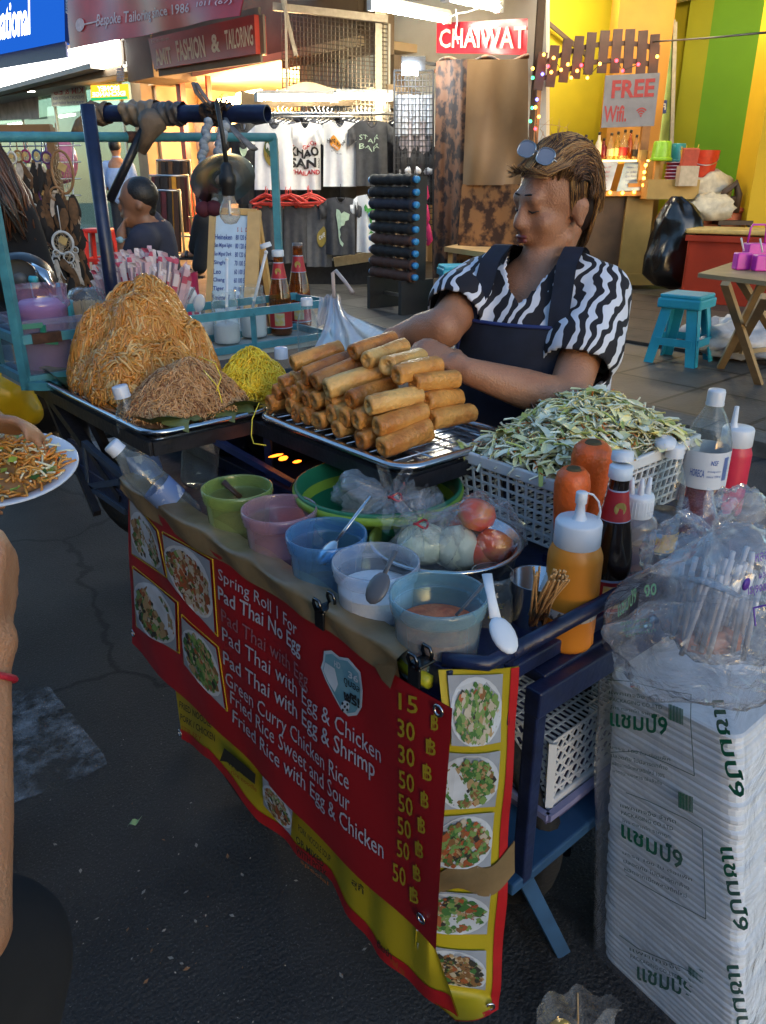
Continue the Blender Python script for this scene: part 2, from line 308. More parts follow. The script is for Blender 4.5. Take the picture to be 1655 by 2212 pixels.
lettering(T,[('International',sub4(c4,.55,.13,.885,.60),glow('white letters',(.85,.9,.95),1.6),.02),('นวัตกรรม ตัดเสื้อผ้า',sub4(c4,.56,.66,.90,.84),glow('pale letters',(.6,.7,.9),1.0),0)])
g=MB(); 
for k in range(5): g.bar(px(143,2+k*6,6.35),px(156,0+k*6,6.35),.02,.03)
for k in range(5): g.bar(px(253,150+k*6,6.62),px(268,148+k*6,6.62),.015,.03)
build('vent_slats',g,mat('vent grey',(.4,.4,.42),.6),T)
c4=[px(150,-60,5.9),px(520,-60,5.9),px(517,34,5.9),px(152,106,5.9)]
rb=mat('red vinyl',(.36,.022,.028),.38,var=.2,sc_=2.5,bump=.3,bs=5)
f=qmap(c4,0); g=MB(); nn=(f(1,0)-f(0,0)).cross(Z1).normalized()
g.grid(lambda u,v:f(u,v)+nn*(.04*math.sin(u*9+v*3)+.02*math.sin(u*23)),40,8); g.grid(lambda u,v:f(u,v)+nn*(.04*math.sin(u*9+v*3)+.02*math.sin(u*23)-.012),40,8)
T=thing('hanging_banner','wavy red banner with pale words hung high at the top left','banner',tuple(f(.5,0)))
build('cloth',g,rb,T); g=MB()
fw=lambda q:(lambda u,v:f(q[0]+u*(q[2]-q[0]),q[1]+v*(q[3]-q[1]))+nn*((.04*math.sin((q[0]+u*(q[2]-q[0]))*9+(q[1]+v*(q[3]-q[1]))*3)+.02*math.sin((q[0]+u*(q[2]-q[0]))*23))*1)+(C0-f(.5,.5)).normalized()*.03)
ttext(g,'Bespoke Tailoring since 1986',fw((.20,.20,.77,.43)),.01); ttext(g,'1011 (67)',fw((.81,.30,.96,.43)),.01)
q=fw((.07,.17,.20,.40)); g.add([q(.25+.22*math.cos(k*.4),.55+.4*math.sin(k*.4)) for k in range(16)],[tuple(range(16))]); g.add([q(.4,.5),q(1,.62),q(1,.72),q(.4,.6)],[(0,1,2,3)])
build('lettering',g,mat('pale pink print',(.55,.42,.45),.6),T)
c4=[px(320,84,6.6),px(549,31,6.6),px(553,116,6.6),px(333,150,6.6)]
T=signbox('shop_sign','red tailor sign board with cream block letters, unlit right half',c4,.18,mat('red sign board',(.33,.035,.02),.35,var=.25,sc_=1.5),brown)
lettering(T,[('AMIT',sub4(c4,.04,.1,.22,.62),mat('cream letters',(.75,.62,.42),.5),.03),('FASHION',sub4(c4,.28,.12,.56,.76),MC['cream letters'],.03),('&',sub4(c4,.62,.2,.70,.72),MC['cream letters'],.03),('TAILORING',sub4(c4,.75,.22,.985,.76),MC['cream letters'],.02),('ร้าน ตัด เสื้อ สูท',sub4(c4,.03,.80,.22,.93),MC['cream letters'],0)])
# sign reflections in the glass, modelled as mirror-written panels, and a faded poster
def qflip(c4): return [c4[1],c4[0],c4[3],c4[2]]
c4=[px(196,184,7.42),px(274,181,7.42),px(276,214,7.42),px(197,218,7.42)]
T=thing('sign_reflection','orange and green sign with mirror written words behind the glass','sign',tuple((c4[2]+c4[3])/2))
g=MB(); g.slab(c4,.03); build('panel',g,glow('orange sign',(.85,.32,.02),.9),T)
g=MB(); g.slab([p+(C0-p).normalized()*.006 for p in sub4(c4,0,0,1,.2)],.004); build('stripe',g,glow('green strip',(.02,.35,.12),.6),T)
lettering(T,[('MONEY',qflip(sub4(c4,.2,.58,.80,.92)),glow('white sign letters',(.9,.85,.7),1.2),.02),('EXCHANGE',qflip(sub4(c4,.05,.25,.95,.54)),MC['white sign letters'],.02)])
c4=[px(110,191,7.42),px(184,186,7.42),px(186,226,7.42),px(112,230,7.42)]
T=thing('window_sheet','pale window poster with mirror written red and blue lines beside the orange sign','poster',tuple((c4[2]+c4[3])/2))  # reflected sign built as a flat sheet
g=MB(); g.slab(c4,.01); build('sheet',g,mat('reflected sheet',(.62,.66,.6),.6),T)
lettering(T,[('KIM & E.B',qflip(sub4(c4,.1,.62,.95,.95)),redink,.02),('PASSPORT PHOTO VISA',qflip(sub4(c4,.05,.35,.95,.52)),blueink,0),('www travel ticket bus',qflip(sub4(c4,.05,.1,.95,.26)),blueink,0)])
c4=[px(-40,212,7.42),px(82,207,7.42),px(84,256,7.42),px(-40,262,7.42)]
T=thing('window_sheet','faded pinkish poster at the left end of the shop glass','poster',tuple((c4[2]+c4[3])/2))
g=MB(); g.slab(c4,.01); build('sheet',g,mat('faded poster',(.45,.4,.4),.6,var=.3,sc_=4),T)
# tailor shop: glowing interior
T=thing('tailor_shop','brightly lit tailor shop with a red door frame','shop',(FX,13,PV))
y0,y1=9.0,ya-.45
g=MB(); g.bb((FX+2.5,y0,PV),(FX+2.6,y1,3.2)); build('back_wall',g,mat('warm wall',(.6,.45,.28),.7,sc_=2),T)
g=MB(); g.bb((FX,y1-.08,PV),(FX+2.5,y1,3.2)); build('side_wall',g,MC['warm wall'],T); g=MB(); g.bb((FX,10.3,PV),(FX+2.5,10.4,3.2)); build('side_wall',g,MC['warm wall'],T)
g=MB(); g.bb((FX-.1,y0,3.0),(FX+2.6,y1,3.1)); build('ceiling',g,MC['warm wall'],T)
g=MB(); g.bb((FX-.1,y0,3.1),(FX+.2,y1,7)); build('upper_wall',g,brown,T)
g=MB(); g.bb((FX-.02,y1-2.0,PV),(FX+.06,y1-1.94,3.0)); g.bb((FX-.02,y1-1.06,PV),(FX+.08,y1-.9,3.0)); build('door_frame',g,mat('red frame',(.45,.03,.015),.35),T)
for k,y in enumerate((10.9,11.8,12.7,13.4)):
    g=MB(); g.tube([(FX+.55,y-.35,2.72-.05*(k%2)),(FX+.55,y+.35,2.72-.05*(k%2))],.06,10); build('tube_light',g,glow('warm tube',(1,.62,.24),34),T)
g=MB()
for k in range(6): g.bb((FX+2.2,10.6+k*.5,1.2),(FX+2.45,10.9+k*.5,2.4))
build('garment_row',g,mat('hung suits',(.25,.16,.1),.8),T)
point('tailor_bulb',(FX+1.0,12.0,2.4),260,(1,.62,.28),.25)
skinm=mat('mannequin',(.75,.5,.25),.4)
for i,(x,y,s) in enumerate(((432,205,1.0),(488,232,.85))):
    c=px(x,y,FX+.9); T=thing('mannequin',('bald mannequin bust nearest the red door frame','smaller pale mannequin head further inside the lit tailor shop')[i],'mannequin',(c.x,c.y,1.0),'shop mannequins')
    g=MB(); g.lathe([(.0,-.22),(.09,-.2),(.075,-.1),(.095,-.03),(.12,.06),(.11,.16),(.06,.22),(0,.235)],c,14); build('head',g,skinm,T)
    g=MB(); g.lathe([(.02,-1.0),(.16,-.95),(.17,-.6),(.22,-.4),(.18,-.28),(.07,-.2)],c,16,sy=1.15); build('torso',g,mat('mannequin shirt',(.7,.66,.6),.7),T)
# wire mesh in front of white shutter panels, pillar, open shop on the right
T=thing('shutter_window','white panelled shutter behind rusty wire mesh above the shirt stall','window',(FX,9.6,2))
c4=[px(648,18,FX),px(822,48,FX),px(822,262,FX),px(650,272,FX)]
g=MB(); g.slab([p+V((.12,0,0)) for p in c4],.05); build('shutter_panel',g,mat('shutter white',(.55,.55,.5),.5,var=.08),T)
g=MB()
for u in (0,.52,1): q=sub4(c4,u,0,u,1); g.bar(q[0]+V((.04,0,0)),q[3]+V((.04,0,0)),.05)
for v in (0.02,.25,.98): q=sub4(c4,0,v,1,v); g.bar(q[0]+V((.04,0,0)),q[1]+V((.04,0,0)),.05)
build('frame',g,mat('frame grey',(.35,.35,.3),.5),T)
c4=[px(608,8,FX-.2),px(838,44,FX-.2),px(838,270,FX-.2),px(612,270,FX-.2)]
f=qmap(c4,0); g=MB()
for k in range(27): g.bar(f(k/26,0),f(k/26,1),.012)
for k in range(26): g.bar(f(0,k/25),f(1,k/25),.012)
build('wire_mesh',g,mat('rusty wire',(.22,.17,.11),.6),T)
g=MB(); g.bb((FX,8.75,2.9),(FX+.3,10.9,7)); g.bb((FX+.3,8.75,PV),(FX+.5,10.9,2.9)); T=tag(build('shop_wall',g,brown),'dark brown shop wall around the meshed shutter','wall')
def vpost(name,label,x,ytop,d,wid,m,z0=PV,cat='pillar',ztop=None):
    c=ph(x,ytop,d); g=MB(); g.box((c.x,c.y,(z0+(ztop or c.z))/2),(wid,wid,(ztop or c.z)-z0),(0,0,-AZ)); return single(name,g,m,label,cat)
vpost('pillar','thin cream painted pillar right of the wire mesh',822,-60,11.2,.13,mat('cream paint',(.6,.52,.36),.5))
c4=[ph(838,-80,12.6),ph(1180,-80,11.2),ph(1180,430,11.2),ph(838,430,12.6)]
g=MB(); g.slab(c4,.1); tag(build('white_wall',g,white),'white lit wall behind the red hand lettered banner','wall')
g=MB(); g.slab([ph(620,-140,9),ph(1150,-140,8),ph(1150,0,12.3),ph(620,0,12.3)],.06); tag(build('canopy_ceiling',g,mat('dirty white ceiling',(.5,.45,.36),.6,sc_=1)),'dirty white canopy ceiling holding the two fluorescent tubes','ceiling')
g=MB(); g.bar(ph(590,14,11),ph(838,42,11),.07,.08); g.bar(ph(606,-20,10.9),ph(640,120,10.9),.045,.045); g.bar(ph(617,-20,10.8),ph(620,195,10.8),.028); tag(build('awning_frame',g,mat('awning frame',(.36,.3,.22),.5)),'pale metal awning bars in front of the wire mesh','frame')
tube=glow('cool tube',(1,.93,.74),46)
def tubelight(label,a,b,r=.035,m=tube):
    c=(V(a)+V(b))/2; T=thing('fluorescent_lamp',label,'lamp',tuple(c),'fluorescent tube lamps')
    g=MB(); g.tube([a,b],r,10); build('tube',g,m,T)
    g=MB(); g.bar(V(a)+Z1*(r+.03),V(b)+Z1*(r+.03),.09,.04); 
    for q in (a,b): g.box(V(q)+Z1*.01,(.07,.07,.11))
    build('housing',g,mat('lamp housing',(.5,.5,.48),.4),T); return T
tubelight('upper left ceiling tube lamp, its left end cap dark',ph(803,12,9.2),ph(966,42,10.2))
tubelight('bright ceiling tube lamp in the top right, nearest the yellow bar',ph(962,-8,8.6),ph(1078,17,9.3))
c4=[ph(944,50,10.6),ph(1140,40,9.6),ph(1138,118,9.6),ph(943,114,10.6)]
f=qmap(c4,0); g=MB(); wv=lambda u,v:fh*(.016*math.sin(u*9+v*3))
g.grid(lambda u,v:f(u,v)+wv(u,v),30,8); g.grid(lambda u,v:f(u,v)+wv(u,v)+fh*.01,30,8)
T=thing('hanging_banner','red plastic banner hand lettered in cream, below the ceiling tubes','banner',tuple(f(.5,0)))
build('cloth',g,mat('red plastic',(.52,.02,.035),.3,var=.2,sc_=3),T)
g=MB(); ttext(g,'CHAIWAT',lambda u,v:f(.03+u*.95,.16+v*.62)+wv(.03+u*.95,.16+v*.62)-fh*.035,.015); build('lettering',g,mat('cream print',(.8,.74,.58),.6),T)
g=MB(); g.tube([ph(985,20,9.6),ph(988,45,9.6),ph(984,70,9.6),ph(990,95,9.6)],.008); g.tube([ph(966,42,9.8),ph(985,30,9.6),ph(1010,26,9.4),ph(1060,8,9.2)],.007)
single('lamp_cord',g,whiteink,'white electric cord dangling from the tubes over the red banner','cord')
# ================================================================= T-shirt stall
def frame_at(c,yaw=0):  # right, away, up vectors of an upright plane facing the street corner
    a=AZ+yaw; return V((math.cos(a),-math.sin(a),0)),V((math.sin(a),math.cos(a),0))
def cloth_print(mb,P,pts,mi=0): mb.add([P(u,v) for u,v in pts],[tuple(range(len(pts)))],mi)
def tshirt(label,c4,m,prints=(),sleeve=True,group='printed T-shirts hung out on the stall front',name='tshirt',hang=True):
    c4=[V(p) for p in c4]; f=qmap(c4,0); W=(c4[1]-c4[0]).length; H=(c4[3]-c4[0]).length
    r=(c4[1]-c4[0]).normalized(); nn=(C0-c4[0]); nn.z=0; nn.normalize(); sd=rnd.uniform(0,9)
    T=thing(name,label,'shirt',tuple((c4[2]+c4[3])/2),group)
    def wv(u,v): return nn*(.025*math.sin(u*8+sd+v*2)*(1-v)*1.0+.02*math.sin(u*17+sd*2)*(1-v)+.045*math.sin(u*PI)*(1 if v<.97 else .6))
    def P(u,v,o=0):
        nk=max(0,1-((u-.5)/.17)**2); top=1-.045*abs(u-.5)*2-.11*nk*(1 if True else 0)
        sh=.5+(u-.5)*(1+.05*(1-v)); return f(sh,v*top)+wv(u,v)+nn*o
    g=MB(); g.grid(lambda u,v:P(u,v),18,14); g.grid(lambda u,v:P(1-u,v)-nn*(.06*math.sin(PI*min(1,max(0,u)))+.012),18,14)
    if sleeve:
        for s in (0,1):
            def S(u,v,o=0):
                top=P(s,1) ; arm=P(s,.72); d=(r*(1 if s else -1)*.8-Z1*.62).normalized()
                L=W*.36; q=(top*(1-v)+arm*v)+d*L*u*(1-.18*v); return q+nn*(.03*math.sin(v*PI)+.012*math.sin(u*9+v*5+sd)+o)
            g.grid(lambda u,v:S(u,v),7,6); g.grid(lambda u,v:S(u,1-v,-.03),7,6)
    build('cloth',g,m,T)
    g=MB(); g.tube([P(.5+.17*math.cos(a),1)+nn*.004-Z1*0 for a in [PI*k/10 for k in range(11)]],.008,6); build('collar',g,m,T)
    if hang:
        g=MB(); c=f(.5,1); g.tube([c-r*W*.3-Z1*.03,c-Z1*.0-Z1*.02,c+r*W*.3-Z1*.03],.008,6); g.tube([c-Z1*.02,c+Z1*.1,c+Z1*.14+nn*.02,c+Z1*.13-nn*.04],.004,6); build('hanger',g,MC['dark metal'],T)
    for pm,fn in prints:
        g=MB(); fn(g,lambda u,v:P(u,v,.022)); build('print',g,pm,T)
    return T
def T4(x0,y0,x1,y1,d): return [ph(x0,y0,d),ph(x1,y0,d),ph(x1,y1,d),ph(x0,y1,d)]
def fx(s,u0,v0,u1,v1,b=.01): return lambda g,P: ttext(g,s,lambda u,v:P(u0+u*(u1-u0),v0+v*(v1-v0)),b)
def disc(u0,v0,ru,rv,n=20): return lambda g,P: cloth_print(g,P,[(u0+ru*math.cos(2*PI*k/n),v0+rv*math.sin(2*PI*k/n)) for k in range(n)])
def many(*fs):
    def F_(g,P):
        for f in fs: f(g,P)
    return F_
wt=mat('white cotton',(.72,.73,.74),.85,var=.05,bump=.2,bs=30); bt=mat('black cotton',(.022,.022,.025),.85,var=.3); gt=mat('charcoal cotton',(.055,.055,.06),.85,var=.2)
def off(P,e): return lambda u,v:P(u,v)+(C0-P(u,v)).normalized()*e
goldm=mat('olive gold print',(.30,.22,.04),.6); greenp=mat('green print',(.05,.3,.05),.6); orangep=mat('orange print',(.75,.30,.03),.6); mintp=mat('mint print',(.42,.55,.4),.7)
tshirt('white T-shirt with an oval olive badge of two white elephants, on the stall',T4(552,264,632,410,10.8),wt,[(goldm,disc(.42,.60,.20,.22)),(mat('dark green print',(.06,.10,.03),.6),lambda g,P:disc(.42,.66,.17,.13)(g,off(P,.004))),
  (whiteink,lambda g,P:[disc(u,v,a,b)(g,off(P,.008)) for u,v,a,b in ((.34,.68,.055,.035),(.50,.68,.055,.035),(.305,.655,.018,.035),(.365,.645,.014,.03),(.475,.645,.014,.03),(.535,.655,.018,.035),(.39,.665,.012,.045),(.45,.665,.012,.045))]),(ink,lambda g,P:fx('1979',.33,.50,.52,.55)(g,off(P,.010)))])
tshirt('white T-shirt with big black and red city name lettering on the stall',T4(626,262,692,410,10.95),wt,[(redink,many(fx('BANGKOK',.08,.665,.92,.735,.02),fx('THAILAND',.05,.235,.97,.31,.03))),(ink,many(fx('KHAO',.02,.51,.94,.655,.04),fx('SAN',.02,.34,.86,.49,.04))),(ink,lambda g,P:ttext(g,'ROAD',lambda u,v:P(.90+.07*(1-v),.34+.15*u),0))])
tshirt('white T-shirt with an orange disc logo on its chest, on the stall',T4(700,260,768,403,10.8),wt,[(orangep,disc(.36,.70,.17,.10)),(ink,lambda g,P:many(fx('Hard Rock',.10,.685,.68,.755,.02),fx('BANGKOK',.24,.545,.56,.57,.0))(g,off(P,.004))),(whiteink,lambda g,P:fx('CAFE',.27,.625,.46,.66,.02)(g,off(P,.006)))])
tshirt('black T-shirt with mint outlined lettering on the stall, right end of top row',T4(770,258,836,402,10.7),gt,[(mintp,many(fx('STAR',.10,.72,.72,.80,.0),fx('BAR',.10,.585,.74,.665,.0)))])
tshirt('smaller black T-shirt with a pale map print, bottom row of the stall',T4(706,424,766,550,10.5),gt,[(mintp,lambda g,P:cloth_print(g,P,[(.35,.82),(.45,.86),(.52,.8),(.62,.8),(.72,.74),(.82,.72),(.78,.62),(.66,.6),(.62,.55),(.52,.56),(.46,.5),(.50,.40),(.47,.34),(.52,.28),(.60,.22),(.57,.16),(.48,.22),(.43,.34),(.41,.48),(.38,.6),(.33,.7)]))])
tree=[(.25,.80),(.32,.84),(.4,.82),(.5,.86),(.6,.82),(.7,.85),(.78,.79),(.72,.74),(.64,.75),(.58,.70),(.54,.6),(.53,.5),(.52,.42),(.62,.36),(.52,.38),(.51,.32),(.50,.38),(.42,.35),(.49,.42),(.49,.5),(.47,.6),(.42,.70),(.34,.73),(.28,.72)]
tshirt('white T-shirt with a green tree print, bottom row of the stall',T4(772,418,830,545,10.5),wt,[(greenp,lambda g,P:cloth_print(g,P,tree))])
for i,(x,lab) in enumerate(((585,'leftmost dark grey tank top under the red hangers'),(640,'middle dark grey tank top under the red hangers'),(690,'rightmost grey tank top with a round badge, beside the teal post'))):
    tshirt(lab,T4(x-26,436,x+26,560+i*8,10.6),mat('grey vest',(.10,.10,.105),.85) if i==2 else gt,[(goldm,disc(.6,.5,.2,.16)),(whiteink,lambda g,P:fx('CAFE',.48,.48,.72,.55,.02)(g,off(P,.006)))] if i==2 else (),sleeve=False,name='tank_top',group='tank tops hung under the red hangers')
# hangers in bundles
T=thing('garment_hanger','coat hanger in a red bundle above the tank tops','hanger',(0,0,0),'red coat hangers bundled above the tank tops')
g=MB(); g.tube([(-.2,0,-.06),(-.1,0,.0),(0,0,.03),(.1,0,0),(.2,0,-.06),(.16,0,-.08),(0,0,-.08),(-.16,0,-.08),(-.2,0,-.06)],.013,6); g.tube([(0,0,.03),(0,0,.09),(0,.02,.12)],.005,6)
build('bar',g,mat('red plastic hanger',(.6,.06,.045),.35),T)
k0=True
for x in (580,624,668):
    for k in range(6):
        c=ph(x+rnd.uniform(-6,6),424+k*2.2+rnd.uniform(-2,2),10.45+k*.05); rz=-AZ+rnd.uniform(-.5,.5)
        if k0: T.location=c; T.rotation_euler=(rnd.uniform(-.3,.3),0,rz); k0=False
        else: dup(T,c,(rnd.uniform(-.4,.4),rnd.uniform(-.1,.1),rz))
T=thing('hung_garment','folded dark shirt hung sideways on the crowded stall rail','shirt',(0,0,0),'dark shirts packed edge on along the stall rail')
g=MB(); g.grid(lambda u,v:V(((u-.5)*(.36+.2*min(1,max(0,1.9-v*2))*(1 if v>.55 else .0)),.012*math.sin(u*9),-.62+v*.62-.12*abs(u-.5))),8,8); g.grid(lambda u,v:V(((.5-u)*.40,.025+.012*math.sin(u*9),-.62+v*.6)),8,8)
build('cloth',g,mat('navy cotton',(.03,.035,.06),.85,c2=(.012,.012,.014)),T); g=MB(); g.tube([(0,.012,0),(0,.012,.08),(0,.04,.12),(0,.012,.15)],.006,6); g.tube([(-.18,.012,-.05),(0,.012,.01),(.18,.012,-.05)],.008,6); build('hanger',g,steel,T)
hd=[]
for x0 in (600,688,770,840):
    for k in range(8):
        c=ph(x0-30+k*9,250+k*2.2-4,11.9-k*.1)
        if not hd: T.location=c; T.rotation_euler=(0,0,-AZ+R(62)); hd=[T]
        else: hd.append(dup(T,c,(0,0,-AZ+R(62+rnd.uniform(-9,9)))))
# stall frame, back cloth, lamps, base
a,b=ph(515,252,11.6),ph(905,252,11.6)
T=thing('stall_frame','steel tube clothes stall frame carrying shirts and a canvas roll','stall frame',tuple(ph(700,590,11.6)))
g=MB(); g.tube([a,b],.02,8); g.tube([ph(515,246,10.9),ph(905,246,10.9)],.018,8); build('rail',g,steel,T)
for x in (528,902):
    g=MB(); p=ph(x,238,11.6); g.tube([p,(p.x,p.y,PV)],.022,8); build('post',g,steel,T)
g=MB(); g.grid(lambda u,v:ph(520+u*390,195+v*42+10*math.sin(u*13)*(1-v)-8*math.sin(u*PI),11.3+.3*v)+fh*(.05*math.sin(u*31)),50,5); g.grid(lambda u,v:ph(520+u*390,195+v*42+10*math.sin(u*13)*(1-v)-8*math.sin(u*PI),11.36+.3*v)+fh*(.05*math.sin(u*31)),50,5)
build('canvas_roll',g,mat('brown canvas',(.24,.17,.10),.85,var=.25,sc_=3),T)
g=MB(); g.grid(lambda u,v:ph(515+u*395,585-v*345,12.3)+fh*(.06*math.sin(u*40)),60,3); g.grid(lambda u,v:ph(515+u*395,585-v*345,12.34)+fh*(.06*math.sin(u*40)),60,3); build('back_curtain',g,mat('grey curtain',(.06,.055,.05),.9),T)
g=MB(); g.bar(ph(722,566,10.9),ph(828,550,10.9),.05,.12); build('base_board',g,mat('pale plank',(.4,.32,.2),.6),T)
g=MB(); q=[ph(560,572,10.95),ph(830,558,10.95)]; g.add([q[0],q[1],V((q[1].x,q[1].y,PV)),V((q[0].x,q[0].y,PV))]+[p+fh*.4 for p in (q[0],q[1],V((q[1].x,q[1].y,PV)),V((q[0].x,q[0].y,PV)))],[(0,1,2,3),(4,7,6,5),(0,4,5,1)]); build('skirt',g,bt,T)
tubelight('left tube lamp shining along the top of the shirt stall',ph(558,211,11.05),ph(722,213,11.05),.03)
tubelight('right tube lamp shining along the top of the shirt stall',ph(728,208,11.1),ph(848,210,11.1),.03)
# mannequin cap display behind bulb, dark jacket left of the first shirt
c4=T4(500,262,552,440,11.2); tshirt('black T-shirt mostly hidden behind the first white elephant shirt',c4,bt,[(mintp,disc(.5,.7,.16,.05))],name='tshirt')
# wire panel with small goods
T=thing('goods_display','tall black wire grid panel hung with caps and small goods','display panel',tuple(ph(885,520,9.9)))
f=qmap(T4(852,160,936,520,9.9),0); g=MB()
for k in range(12): g.bar(f(k/11,0),f(k/11,1),.008)
for k in range(30): g.bar(f(0,k/29),f(1,k/29),.008)
build('grid',g,dark,T)
g=MB(); 
for k in (0,1): g.bar(f(k,-.25),f(k,1.02),.02)
g.bar(f(0,1.02),f(1,1.02),.02); build('frame',g,dark,T)
def small_goods(label,group,row,x0,x1,y,h,n,m,shape):
    r,aw=frame_at(None); 
    T=thing('hanging_pouch',label,'pouch',(0,0,0),group); g=MB()
    if shape=='cap': g.grid(lambda u,v:r*((u-.5)*.11*(1.0-.35*v))+aw*(.03*math.sin(u*PI))*-1+Z1*(-h*(1-v)),8,6); g.grid(lambda u,v:r*((.5-u)*.11*(1.0-.35*v))+aw*.02+Z1*(-h*(1-v)),8,6)
    else: g.grid(lambda u,v:r*((u-.5)*.13)-aw*(.05*math.sin(u*PI)*math.sin(v*PI))+Z1*(-h*(1-v)+.03*abs(u-.5)),7,6); g.grid(lambda u,v:r*((.5-u)*.13)+aw*.02+Z1*(-h*(1-v)),7,6)
    build('cloth',g,m,T); g=MB(); g.tube([(0,0,-.01),(0,0,.05),tuple(aw*.05+Z1*.06)],.004,5); build('hook',g,dark,T)
    for k in range(n):
        c=ph(x0+(x1-x0)*(k+.5)/n,y,10.0-.02*(k%2)-.05)
        if k==0: T.location=c
        else: dup(T,c,rnd.uniform(-.3,.3))
pk=mat('pinkish grey cloth',(.36,.30,.30),.8,var=.2); wk=mat('pale grey cloth',(.5,.5,.52),.8); bk=mat('black knit',(.02,.018,.018),.85)
small_goods('pale grey cap in the top row of the black wire panel','pale caps in the top row of the wire panel',0,855,935,306*.0+205,.42,6,wk,'cap')
small_goods('pinkish cap in the second row of the black wire panel','pinkish caps in the second row of the wire panel',1,865,935,262,.38,5,pk,'cap')
small_goods('black pouch in the third row of the wire panel','black pouches in the third row of the wire panel',2,856,938,318,.34,8,bk,'pouch')
small_goods('small white packet in the narrow bright row of the wire panel','white packets on the wire panel',3,862,935,357,.12,6,wk,'pouch')
small_goods('black pouch in the lowest row of the wire panel','black pouches in the lowest row of the wire panel',4,850,930,376,.34,8,bk,'pouch')
pink=mat('hot pink cloth',(.62,.03,.14),.6)
for i,(x,y) in enumerate(((916,404),(918,452),(924,498))):
    g=MB(); c=ph(x,y,9.3); g.tube([c+Z1*.09,c+Z1*.02,c-Z1*.1+RT*.03,c-Z1*.16],[.01,.05,.045,.02],8,flat=.5); single('hair_tie',g,pink,('top','middle','lowest')[i]+' hot pink packet hanging beside the roll rack','packet','pink packets beside the roll rack')
# rack of dark rolls with blue ends
A=ph(822,400,8.7); B=ph(912,400,8.3)
T=thing('roll_rack','black standing rack with notched side boards holding dark rolls','display rack',tuple(ph(865,668,8.4)))
la,lb=pz(830,663,PV),pz(898,677,PV); dn=(lb-la).normalized(); aw=Z1.cross(dn)
for p,m_ in ((la,0),(lb,1)):
    g=MB(); H_=1.33; g.box((p.x,p.y,PV+H_/2),(.03,.22,H_),(0,0,math.atan2(dn.y,dn.x))); g.box((p.x,p.y,PV+.17),(.05,.42,.34),(0,0,math.atan2(dn.y,dn.x))); build('side_board',g,mat('black board',(.012,.012,.014),.45),T)
g=MB(); g.bar(la+Z1*.16,lb+Z1*.16,.03); build('crossbar',g,steel,T)
lq=[mat('black braid',(.014,.013,.014),.8,bump=1,bs=120),mat('brown braid',(.07,.03,.02),.8,bump=1,bs=120),mat('navy braid',(.02,.02,.035),.8,bump=1,bs=120)]; bluecap=mat('blue cap',(.04,.25,.55),.4)
names=['topmost','second from top','third from top','fourth from top','middle','fourth from bottom','third from bottom','second from bottom','lowest']
for k in range(9):
    z=PV+1.30-k*.115; a=la+Z1*(z-PV)-dn*.06-aw*.10; b=lb+Z1*(z-PV)+dn*.08-aw*.10
    T=thing('bracelet_roll',f'dark roll of braids with blue ends, {names[k]} on the black rack','roll',tuple(a),'rolls on the black rack')
    g=MB(); nn_=14; g.tube([a+(b-a)*(i/nn_) for i in range(nn_+1)],[.052+.008*math.sin(i*2.3+k) for i in range(nn_+1)],10); build('braids',g,lq[(0,0,2,0,0,1,0,1,1)[k]],T)
    for e,d_ in ((b,dn),(a,-dn)):
        g=MB(); g.tube([e,e+d_*.05],.032,10); build('end_cap',g,bluecap,T)
# tarpaulin booth with camouflage cloth and flood lamp
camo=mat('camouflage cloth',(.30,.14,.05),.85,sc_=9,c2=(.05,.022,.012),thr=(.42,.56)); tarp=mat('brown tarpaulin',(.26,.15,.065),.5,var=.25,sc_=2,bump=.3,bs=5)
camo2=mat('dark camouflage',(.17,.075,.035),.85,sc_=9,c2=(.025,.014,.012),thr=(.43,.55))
def tq(x0,y0,x1,y1,x2,y2,x3,y3,d0,d1):
    a,b,c_,d_=ph(x0,y0,d0),ph(x1,y1,d1),ph(x2,y2,d1),ph(x3,y3,d0)
    return lambda u,v:(d_*(1-u)+c_*u)*(1-v)+(a*(1-u)+b*u)*v
T=thing('tarpaulin_booth','brown tarpaulin booth draped over a frame with camouflage cloth below','tarpaulin',tuple(ph(1040,560,9)))
f=tq(1010,128,1140,128,1142,400,1000,400,9.0,8.6)
def fold(f,amp=.07,fr=9): return lambda u,v:f(u,v)-fh*(amp*math.sin(u*fr+v*3.0)+amp*.4*math.sin(u*fr*2.7-v*4))*(1.1-v*.8)
for o in (0,.02): g=MB() if o==0 else g; ff=fold(f,.06,5); g.grid((lambda o:(lambda u,v:ff(u,v)+fh*o))(o),26,14)
build('tarpaulin',g,tarp,T)
f2=tq(998,398,1142,398,1140,570,985,585,8.98,8.58); g=MB(); ff2=fold(f2,.03,4.5); g.grid(ff2,24,12); g.grid(lambda u,v:ff2(u,v)+fh*.02,24,12); build('camouflage_panel',g,camo,T)
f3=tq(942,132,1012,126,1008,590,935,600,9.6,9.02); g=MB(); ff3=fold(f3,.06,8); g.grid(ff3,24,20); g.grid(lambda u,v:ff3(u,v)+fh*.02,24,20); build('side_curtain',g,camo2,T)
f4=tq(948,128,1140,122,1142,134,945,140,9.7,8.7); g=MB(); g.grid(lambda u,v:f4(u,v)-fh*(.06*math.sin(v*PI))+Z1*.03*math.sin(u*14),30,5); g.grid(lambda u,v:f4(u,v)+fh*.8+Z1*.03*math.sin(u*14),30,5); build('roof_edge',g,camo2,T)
T=thing('flood_lamp','small square flood lamp clipped to the top of the wire panel, lit','lamp',tuple(ph(888,150,9.6)))
g=MB(); g.box(ph(893,138,9.62),(.26,.10,.13),(0,0,-AZ)); build('body',g,dark,T)
g=MB(); g.box(ph(886,150,9.56),(.17,.06,.10),(0,0,-AZ)); build('lens',g,glow('cold lens',(.75,.88,1),60),T)
